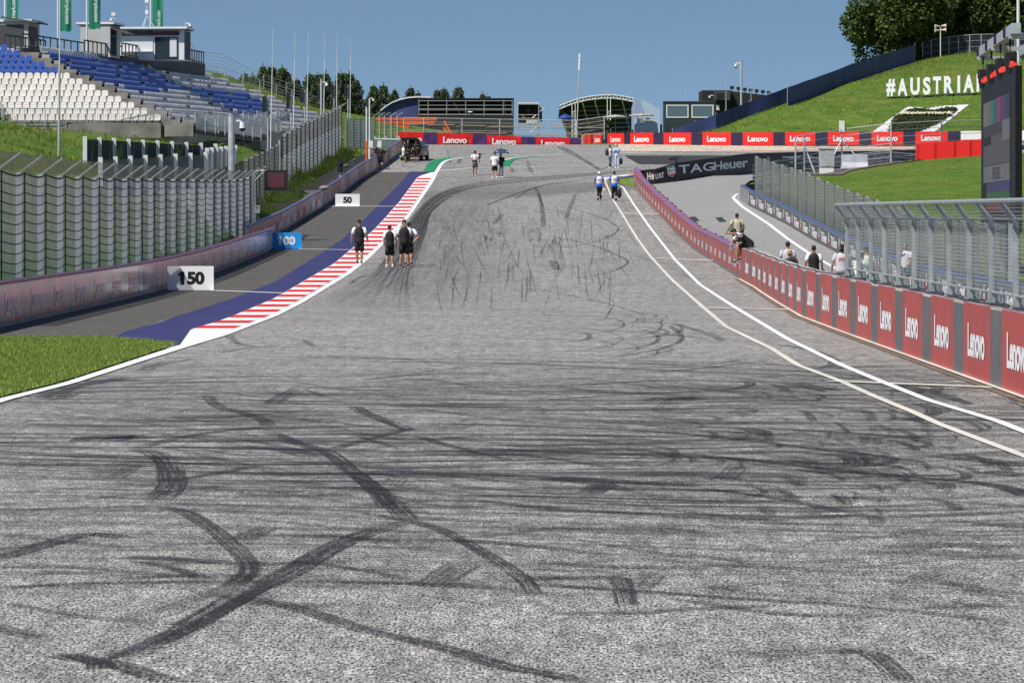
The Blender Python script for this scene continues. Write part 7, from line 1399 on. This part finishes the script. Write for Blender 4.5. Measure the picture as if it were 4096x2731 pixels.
Yp = G(1614, 668).y; c3 = person('man in white tee shirt and olive shorts with a backpack, looking down', atp(1612, Yp), Yp, -75, 1.78, .05, [((-.10, .03, .5), (-.17, .0, .09)), ((.10, .03, .5), (.17, .0, .09))], [((-.22, .05, 1.15), (-.12, .32, 1.12)), ((.24, .02, 1.13), (.12, .32, 1.10))], SKIN, (CW, CW), bottom=('shorts', OLI), hair=('cap', CB), headdrop=.35, shoe=CG)
t = onp(c3, 'backpack', 'dark green backpack on the man in the white tee shirt', 'backpack', (0, -.22, 1.18)); MB().ell((0, 0, 0), (.16, .12, .28), 14, 10).build('bag', OLI, t, smooth=True); [MB().tube([(s_ * .11, .02, -.2), (s_ * .13, .26, -.1), (s_ * .12, .28, .15), (s_ * .10, .06, .28)], .018, 5).build('strap', SHB, t) for s_ in (-1, 1)]; MB().box((.06, .02, -.36), (.16, .12, .1)).build('pouch', CW, t)
Yp = G(1618, 651).y; c4 = person('man in black with cap turned sideways at the left of the open tailgate', atp(1618, Yp), Yp, -60, 1.80, 0, None, [((-.24, .05, 1.15), (-.16, .28, 1.0)), ((.24, .08, 1.15), (.14, .32, 1.02))], SKIN, (CB, CB), hair=('cap', CB))
Yp = G(1631, 649).y; c5 = person('man in black with sunglasses and short hair in the middle of the open tailgate', atp(1632, Yp), Yp, 195, 1.83, 0, None, None, SKIN, (CB, CB), hair=('short', HBR), bottom=('trousers', CB))
MB().box((0, .105, 1.66), (.15, .03, .04)).build('sunglasses', SHB, c5)
Yp = G(1664, 651).y; c6 = person('man in black cap facing the camera at the right side of the tailgate', atp(1664, Yp), Yp, 165, 1.84, 0, [((-.10, .02, .5), (-.14, 0, .09)), ((.10, .02, .5), (.14, 0, .09))], [((-.26, .02, 1.16), (-.12, .24, 1.12)), ((.26, .0, 1.16), (.16, .22, 1.02))], SKIN2, (CB, CB), hair=('cap', CB), headturn=-.4)
# the car, seen from behind with its tailgate up
PAINT = mat('car_black', (.012, .013, .015), .18, spec=.7); RUBB = mat('tyre_rubber', (.014, .014, .014), .85); RIMM = mat('rim_metal', (.25, .25, .26), .35, .7); TAIL = mat('tail_red', (.30, .01, .012), .2); CHR = mat('chrome_trim', (.5, .5, .5), .2, .9)
Yc2 = G(1640, 646).y + .6; car = thing('parked_car', 'black estate car with its tailgate wide open behind the group in black', 'car', (atp(1641, Yc2), Yc2, gz(atp(1641, Yc2), Yc2)), R(-8))
slope = math.atan(p(Yc2 + 3) - p(Yc2)) / 3.0; car.rotation_euler.x = math.atan((p(Yc2 + 4) - p(Yc2)) / 4)
prof = [(0.0, .35, .98, .80), (.08, .30, 1.02, .86), (.5, .26, 1.06, .90), (1.3, .24, 1.06, .92), (2.6, .24, 1.02, .92), (3.5, .24, .98, .91), (4.2, .26, .90, .86), (4.55, .32, .74, .74)]
mbc = MB(); mbc.loft([[Vector((sx * w_ * f, y, z0 + (z1 - z0) * g_)) for sx, f, g_ in ((-1, .9, 0), (-1, 1, .25), (-1, 1, .62), (-1, .95, 1), (1, .95, 1), (1, 1, .62), (1, 1, .25), (1, .9, 0))] for y, z0, z1, w_ in prof]); mbc.build('body', PAINT, car, smooth=False)
cab = MB(); cab.loft([[Vector((sx * w_ * f, y, z_)) for sx, f, z_ in ((-1, 1, 1.0), (-1, .86, zt * .78 + .3), (-1, .74, zt), (1, .74, zt), (1, .86, zt * .78 + .3), (1, 1, 1.0))] for y, zt, w_ in ((.55, 1.56, .86), (1.4, 1.60, .88), (2.4, 1.57, .88), (3.3, 1.12, .86))]); cab.build('cabin', PAINT, car)
for sx in (-1, 1):
    MB().add([(sx * .885, .75, 1.06), (sx * .885, 2.2, 1.06), (sx * .745, 2.1, 1.47), (sx * .745, .95, 1.47), (sx * .87, .75, 1.06), (sx * .87, 2.2, 1.06), (sx * .73, 2.1, 1.47), (sx * .73, .95, 1.47)], [(0, 1, 2, 3), (7, 6, 5, 4), (0, 4, 5, 1), (1, 5, 6, 2), (2, 6, 7, 3), (3, 7, 4, 0)]).build('side_window', mat('car_glass', (.02, .025, .03), .05, spec=.9), car)
    m_ = MB(); m_.tube([(sx * .88, 2.35, 1.08), (sx * 1.0, 2.35, 1.12)], .03, 6); m_.ell((sx * 1.06, 2.35, 1.14), (.11, .07, .085), 10, 6); m_.build('mirror', PAINT, car)
    tl = MB(); tl.obox((sx * .90 - .03, -.02, .70), (.06, .28, 0), (0, .02, 0.0), (0, 0, .16)); MB().box((sx * .80, -.015, .80), (.16, .05, .17)).build('tail_light', TAIL, car); MB().box((sx * .905, .16, .82), (.02, .26, .05)).build('side_light', TAIL, car)
    for y in (.85, 3.65):
        wv_ = thing('wheel', None, None); wv_.parent = car; wv_.location = (sx * .80, y, .34)
        MB().tube([(-.12, 0, 0), (.12, 0, 0)], .34, 22).build('tyre', RUBB, wv_); MB().tube([(sx * .10, 0, 0), (sx * .135, 0, 0)], .22, 16).build('rim', RIMM, wv_)
MB().box((0, .06, .52), (1.62, .22, .30)).build('bumper', DKGREY, car); MB().box((0, -.06, .40), (1.1, .06, .07)).build('trim', CHR, car); MB().box((0, -.03, .99), (1.20, .10, .04)).build('sill', CHR, car)
MB().box((0, .42, 1.22), (1.34, .05, .55)).build('cargo_area', BLACK, car); MB().box((0, .38, 1.02), (1.25, .4, .12)).build('cargo_floor', BLACK, car)
ht_ = MB(); ht_.loft([[Vector((sx * w_, y, z_ + dz_)) for sx, dz_ in ((-1, 0), (-.85, .10), (.85, .10), (1, 0), (.9, -.05), (-.9, -.05))] for y, z_, w_ in ((.60, 1.60, .66), (.1, 1.78, .74), (-.45, 1.86, .74), (-.62, 1.80, .70))]); ht_.build('tailgate', PAINT, car)
for sx in (-1, 1): MB().tube([(sx * .62, .5, 1.15), (sx * .64, -.05, 1.74)], .02, 6).build('strut', SHB, car)
# in the middle of the corner
Yp = G(1901, 700).y; m1 = person('cameraman in white tee shirt and navy bucket hat carrying a gimbal rig', atp(1900, Yp), Yp, 190, 1.80, 0, [((-.10, .12, .53), (-.09, .02, .12)), ((.10, .05, .50), (.11, -.16, .14))], [((-.30, .08, 1.18), (-.24, .34, 1.16)), ((.30, .05, 1.18), (.12, .30, 1.14))], SKIN2, (CW, CW), bottom=('shorts', mat('cloth_dark_grey', (.07, .07, .075), .85)), hair=('bucket', NAVYC), headdrop=.3)
t = onp(m1, 'camera_rig', 'black camera rig with small monitor held by the bucket hat cameraman', 'camera', (-.27, .42, 1.24)); MB().box((0, 0, .04), (.16, .22, .16)).build('camera', SHB, t); MB().tube([(0, .1, .04), (0, .26, .04)], [.05, .06], 10).build('lens', SHB, t); MB().tube([(0, 0, -.4), (0, 0, .2)], .022, 6).build('grip', SHB, t); MB().box((-.02, -.02, .24), (.22, .05, .14)).build('monitor', SHB, t)
t = onp(m1, 'waist_bag', 'black waist bag worn by the bucket hat cameraman', 'bag', (.02, .0, 1.0)); MB().loft([[Vector((rx * math.cos(a), rx * .8 * math.sin(a), z_)) for a in np.linspace(0, 6.283, 13)[:12]] for rx, z_ in ((.19, -.05), (.2, .05))]).build('belt', SHB, t); MB().ell((0, .17, 0), (.16, .08, .09), 10, 6).build('pouch', SHB, t)
Yp = G(1979, 713).y; m2 = person('man in white polo shirt and black shorts seen from behind beside the umbrella', atp(1979, Yp), Yp, 4, 1.86, 0, [((-.11, .03, .5), (-.14, 0, .09)), ((.11, .03, .5), (.14, 0, .09))], [((-.28, .02, 1.16), (-.24, .20, 1.04)), ((.28, .0, 1.16), (.24, .14, .98))], SKIN, (CW, CW), hair=('cap', CB), shoe=SHW, belly=1.06)
Yp = G(2001, 711).y; m3 = person('man in black tee shirt and grey jeans standing under the umbrella', atp(2003, Yp), Yp, 185, 1.78, 0, None, [((-.25, .05, 1.16), (-.08, .26, 1.14)), ((.24, .08, 1.16), (.05, .27, 1.18))], SKIN3, (CB, CB), bottom=('trousers', GJ), hair=('short', HBK), shoe=SHW)
t = onp(m3, 'umbrella', 'open navy umbrella with small white lettering held over the man in grey jeans', 'umbrella', (0, .30, 1.1)); mb = MB(); n = 8; zc_ = 1.02; rr = .66; rim = [Vector((rr * math.cos(k * .7854 + .39), rr * math.sin(k * .7854 + .39), .66)) for k in range(n)]; mid = [Vector((rr * .62 * math.cos(k * .7854 + .39), rr * .62 * math.sin(k * .7854 + .39), .90)) for k in range(n)]
for k in range(n): b_ = (k + 1) % n; mb.add([(0, 0, zc_), mid[k], mid[b_]], [(0, 1, 2)]); mb.add([mid[k], rim[k], rim[b_], mid[b_]], [(0, 1, 2, 3)])
cn = mb.build('canopy', mat('umbrella_navy', (.018, .035, .09), .6), t, fix=False); MB().tube([(0, 0, -.05), (0, 0, 1.14)], .012, 6).build('shaft', SHB, t); rb3 = MB()
for k in range(n): rb3.tube([(0, 0, .62), mid[k] + Vector((0, 0, -.02))], .005, 4); rb3.tube([(0, 0, zc_ - .02), mid[k] - Vector((0, 0, .015)), rim[k]], .005, 4)
rb3.build('rib', GALV, t)
for sx in (-.36, .36): put_text(text_mesh('sky', .10, .01, 1, 0, 0, LET_W), (-sx, .58, .76), (-1, -sx * .2, 0), (0, -.6, .8), cn)
t = thing('drone', 'small black quadcopter drone hovering low over the track', 'drone', U(1799, 647, 263)); MB().ell((0, 0, 0), (.06, .09, .04), 10, 6).build('body', SHB, t)
for sx in (-1, 1):
    for sy in (-1, 1): a = MB().tube([(0, 0, 0), (.16 * sx, .14 * sy, .02)], .012, 5).build('arm', SHB, t); MB().tube([(.16 * sx, .14 * sy, .0), (.16 * sx, .14 * sy, .05)], .02, 6).build('motor', SHB, a); MB().box((.16 * sx, .14 * sy, .055), (.20, .02, .006)).build('rotor', SHB, a)
Yp = G(2438, 672).y; r1 = person('man in white print tee shirt and jeans with a rucksack, looking aside', atp(2440, Yp), Yp, -80, 1.80, 0, [((-.09, .03, .5), (-.1, .05, .09)), ((.09, .03, .5), (.1, -.08, .09))], [((-.25, .05, 1.15), (-.1, .22, 1.22)), ((.25, .02, 1.15), (.22, .12, .92))], SKIN, (CLG, CLG), bottom=('trousers', DEN), hair=('short', HBK), shoe=SHW)
t = onp(r1, 'backpack', 'large black rucksack on the man in jeans', 'backpack', (0, -.25, 1.2)); MB().ell((0, 0, 0), (.17, .13, .28), 14, 10).build('bag', SHB, t, smooth=True); [MB().tube([(s_ * .11, .02, -.2), (s_ * .13, .28, -.1), (s_ * .12, .30, .15), (s_ * .10, .06, .28)], .02, 5).build('strap', SHB, t) for s_ in (-1, 1)]
MB().prism([(-.1, -.1), (.1, -.1), (.12, .1), (-.08, .12), (0, .02)], (0, .145, 1.25), (1, 0, 0), (0, 0, 1), (0, .004, 0)).build('print', CB, r1)
Yp = G(2468, 672).y; r2 = person('bearded man in a pale blue tracksuit raising one hand to his chest', atp(2468, Yp), Yp, 178, 1.88, 0, None, [((-.25, .0, 1.15), (-.27, .04, .9)), ((.28, .05, 1.17), (.10, .22, 1.36))], SKIN, (CPB, CPB), sleeve='l', bottom=('trousers', CPB), hair=('short', HBK), shoe=SHW)
MB().loft([[Vector((r_ * math.cos(a), .012 + r_ * 1.25 * math.sin(a), z_)) for a in np.linspace(-.2, 3.34, 9)] + [Vector((0, .0, z_))] for r_, z_ in ((.055, 1.525), (.075, 1.56))]).build('beard', HBK, r2)
def handbag(par, lo, label, m, s=1.0, kind='bag'):
    t = onp(par, kind, label, 'bag', lo); MB().ell((0, 0, -.30 * s), (.12 * s, .18 * s, .25 * s), 14, 10).build('bag', m, t, smooth=True); MB().tube([(0, -.08 * s, -.08 * s), (0, 0, .02), (0, .08 * s, -.08 * s)], .014, 6).build('handle', m, t); return t
handbag(r2, (-.30, .03, .80), 'black rucksack hanging from the hand of the man in the pale tracksuit', CB, 1.05, 'rucksack')
# the pair in blue and white shirts walking away
for px, py, h, l, hr_, dx in ((2397, 802, 1.82, 'man in white cap and blue and white team shirt walking away with a small case', ('capback', CW), 0), (2457, 803, 1.88, 'dark haired man in blue and white team shirt walking away with a round black bag', ('short', HBK), 1)):
    Yp = G(px, py).y; q_ = person(l, atp(px, Yp), Yp, 0, h, 0, [((-.09, .05, .5), (-.085, -.20, .20)), ((.09, .06, .5), (.09, .06, .09))] if dx == 0 else [((-.09, .06, .5), (-.10, .06, .09)), ((.09, .05, .5), (.10, -.22, .20))], [((-.29, -.06, 1.16), (-.32, .08, .95)), ((.27, -.02, 1.14), (.29, .05, .88))], SKIN2, (CW, CBL), bottom=('trousers', CB), hair=hr_, shoe=CW, sole=mat('sole_red', (.30, .03, .05), .6))
    MB().loft([ering((0, 0, z_), rx, ry) for z_, rx, ry in ((.81, .196, .146), (.93, .204, .150), (1.08, .198, .140))]).build('shirt_hem', CBL, q_, smooth=True)
    bull(q_, (0, -.150, 1.27), .17)
    if dx == 0:
        t = onp(q_, 'case', 'small white and yellow case carried by the man in the white cap', 'case', (.30, .06, .62)); MB().box((0, 0, 0), (.17, .22, .20)).build('body', CLG, t); MB().box((0, 0, .11), (.175, .225, .06)).build('lid', CW, t); MB().box((0, -.115, -.01), (.12, .01, .05)).build('label', EMY, t); MB().tube([(0, -.06, .14), (0, 0, .19), (0, .06, .14)], .012, 5).build('handle', SHB, t)
        for sx in (-1, 1): MB().tube([(sx * .19, .0, .72), (sx * .17, .0, .5), (sx * .16, -.06, .36)], .018, 5).build('trouser_stripe', CW, q_)
    else: handbag(q_, (.31, .06, .78), 'round black bag carried by the dark haired man in the team shirt', CB, 1.15)
# over and behind the pit wall
zs = p(127) + 1.17; e1 = person('man in black and white jersey bent double as he sits on the pit wall', wallx(126) + .32, 126.2, 96, 1.82, .95, [((-.12, .48, .86), (-.10, .34, .44)), ((.13, .46, .80), (.18, .42, .34))], [((-.42, .58, 1.28), (-.44, .86, 1.30)), ((.22, .60, 1.05), (.16, .62, .86))], SKIN2, (CB, CW), hair=('short', HBK), headdrop=.5, z=zs - .83)
t = onp(e1, 'water_bottle', 'clear blue water bottle held by the man on the pit wall', 'bottle', (.15, .68, .80)); MB().tube([(0, 0, -.1), (0, 0, .08), (0, 0, .11)], [.036, .036, .016], 10).build('body', mat('bottle_blue', (.15, .38, .55), .15, alpha=.8), t); MB().tube([(0, 0, .11), (0, 0, .135)], .018, 8).build('cap', CW, t)
t = thing('camera_bag', 'black camera with lens lying on the pit wall behind the seated man', 'camera', (wallx(125.6) + .26, 124.9, p(125) + 1.2)); MB().box((0, 0, .06), (.14, .18, .11)).build('body', SHB, t); MB().tube([(0, -.08, .06), (.02, -.34, .05)], [.04, .05], 10).build('lens', SHB, t); MB().tube([(.1, 0, .04), (.16, -.4, .02), (.12, -.7, .015)], .010, 5).build('strap', SHB, t)
e2 = person('photographer in beige shirt with two cameras walking up the pit lane', atp(2948, 166), 166, -8, 1.93, 0, WK(.6), [((-.30, -.06, 1.18), (-.42, .06, .98)), ((.30, -.03, 1.16), (.26, .10, .98))], SKIN2, (BEI, BEI), bottom=('shorts', OLI), hair=('short', HBR), belly=1.1)
for sx, l in ((-1, 'camera on a black strap at the left hip of the photographer in beige'), (1, 'camera with a long lens at the right hip of the photographer in beige')):
    t = onp(e2, 'camera', l, 'camera', (sx * .25, -.02, .98)); MB().box((0, 0, 0), (.10, .16, .12)).build('body', SHB, t); MB().tube([(0, -.06, 0), (0, -.24, -.03)], [.04, .05], 8).build('lens', SHB, t); MB().tube([(0, 0, .06), (-.08 * sx, -.15, .3), (-.10 * sx, -.12, .44), (-.08 * sx, .10, .44)], .016, 5).build('strap', SHB, t)
e3 = person('dark haired man in a pale lilac tee shirt behind the man in the straw hat', atp(3151, 122), 122, 0, 1.79, 0, None, None, SKIN, (LIL, LIL), hair=('short', HBK), belly=1.12)
e4 = person('man in black tee shirt and straw hat just behind the pit wall', atp(3160, 112), 112, 0, 1.63, 0, None, None, SKIN, (CB, CB), hair=('hat', STRAW), belly=1.15); MB().loft([[e_ for e_ in ering((0, -.005, z_), r_, r_ * 1.2)] for z_, r_ in ((1.715, .088), (1.74, .086))]).build('hat_band', HBR, e4)
e5 = person('man in black jersey with white sleeves and an orange armband in the pit lane', atp(3255, 119), 119, 0, 1.74, 0, WK(.4), [((-.28, -.03, 1.16), (-.30, .05, .92)), ((.28, -.03, 1.16), (.30, .05, .92))], SKIN2, (CB, CW), hair=('short', HBK)); MB().tube([(-.245, -.02, 1.26), (-.275, -.03, 1.17)], .062, 10).build('armband', ORANGE, e5); handbag(e5, (.32, .0, .98), 'black shoulder bag with a bottle on the man with the orange armband', CB, .8)
e6 = person('man in grey sweatshirt with red and yellow print and blue jeans', atp(3367, 117), 117, -6, 1.84, 0, WK(.4), [((-.30, -.03, 1.15), (-.32, .06, .90)), ((.27, .0, 1.15), (.25, .15, .98))], SKIN, (CLG, CLG), bottom=('trousers', DEN), hair=('capback', NAVYC), belly=1.14); bull(e6, (0, -.150, 1.30), .16); MB().loft([[bend(e_, 0) for e_ in ering((0, -.02, z_), .082, .10)] for z_ in (1.54, 1.62)]).build('hair', HBK, e6)
e7 = person('bent man in a cream shirt seen through the left bay of the mesh fence', atp(3424, 112), 112, -40, 1.72, .5, WK(.4), [((-.24, .42, 1.10), (-.2, .55, .88)), ((.24, .42, 1.10), (.2, .55, .86))], SKIN2, (mat('cloth_cream', (.66, .64, .56), .85), None), hair=('short', HBK), bottom=('trousers', CB))
e8 = person('man in cream shirt and cap seen through the second bay of the mesh fence', atp(3467, 116), 116, -25, 1.80, 0, WK(.5), None, SKIN2, (MATS['cloth_cream'], None), hair=('cap', CB), bottom=('trousers', CB))
e9 = person('man in striped white polo and dark shorts standing by the inner pit lane barrier', atp(3622, 133.5), 133.5, 150, 1.80, 0, None, [((-.26, .04, 1.16), (-.16, .20, .96)), ((.24, .1, 1.2), (.06, .2, 1.46))], SKIN2, (mat('cloth_striped', (.62, .62, .66), .85), None), hair=('short', HBR), bottom=('shorts', mat('cloth_slate', (.06, .065, .075), .85)))
for px, l, rz in ((2514, 'dark silhouetted person seated on the terrace left of the pale blue panel', -60), (2532, 'dark silhouetted person seated on the terrace against the pale blue panel', 60)):
    s_ = person(l, atp(px, 366), 366, rz, 1.76, .08, [((-.11, .44, .88), (-.11, .42, .46)), ((.11, .44, .88), (.11, .42, .46))], [((-.25, .1, 1.15), (-.2, .32, 1.05)), ((.25, .1, 1.15), (.2, .32, 1.05))], SKIN3, (CB, CB), bottom=('trousers', CB), z=9.55)
    t = thing('chair', 'dark terrace chair under the ' + ('left' if px < 2520 else 'right') + ' silhouetted person', 'chair', (atp(px, 366), 366, 9.9), R(rz), 'terrace chairs'); MB().box((0, 0, .44), (.44, .44, .04)).build('seat', DKGREY, t); MB().box((0, -.22, .68), (.44, .03, .44)).build('backrest', DKGREY, t)
    for sx in (-.2, .2):
        for sy in (-.2, .2): MB().tube([(sx, sy, 0), (sx, sy, .43)], .015, 5).build('leg', GALV, t)
q = on_path(P2, s_at(2705))[0]; t = thing('tv_camera', 'black remote television camera mounted on top of the black lettered barrier', 'camera', q + Vector((0, .1, oh(q)))); MB().tube([(0, 0, 0), (0, 0, .2)], .05, 8).build('mount', SHB, t); MB().box((-.05, 0, .34), (.42, .3, .24)).build('body', SHB, t); MB().tube([(-.26, 0, .34), (-.5, -.05, .33)], [.08, .1], 10).build('lens', SHB, t); MB().box((.28, .05, .46), (.12, .1, .14)).build('viewfinder', SHB, t)
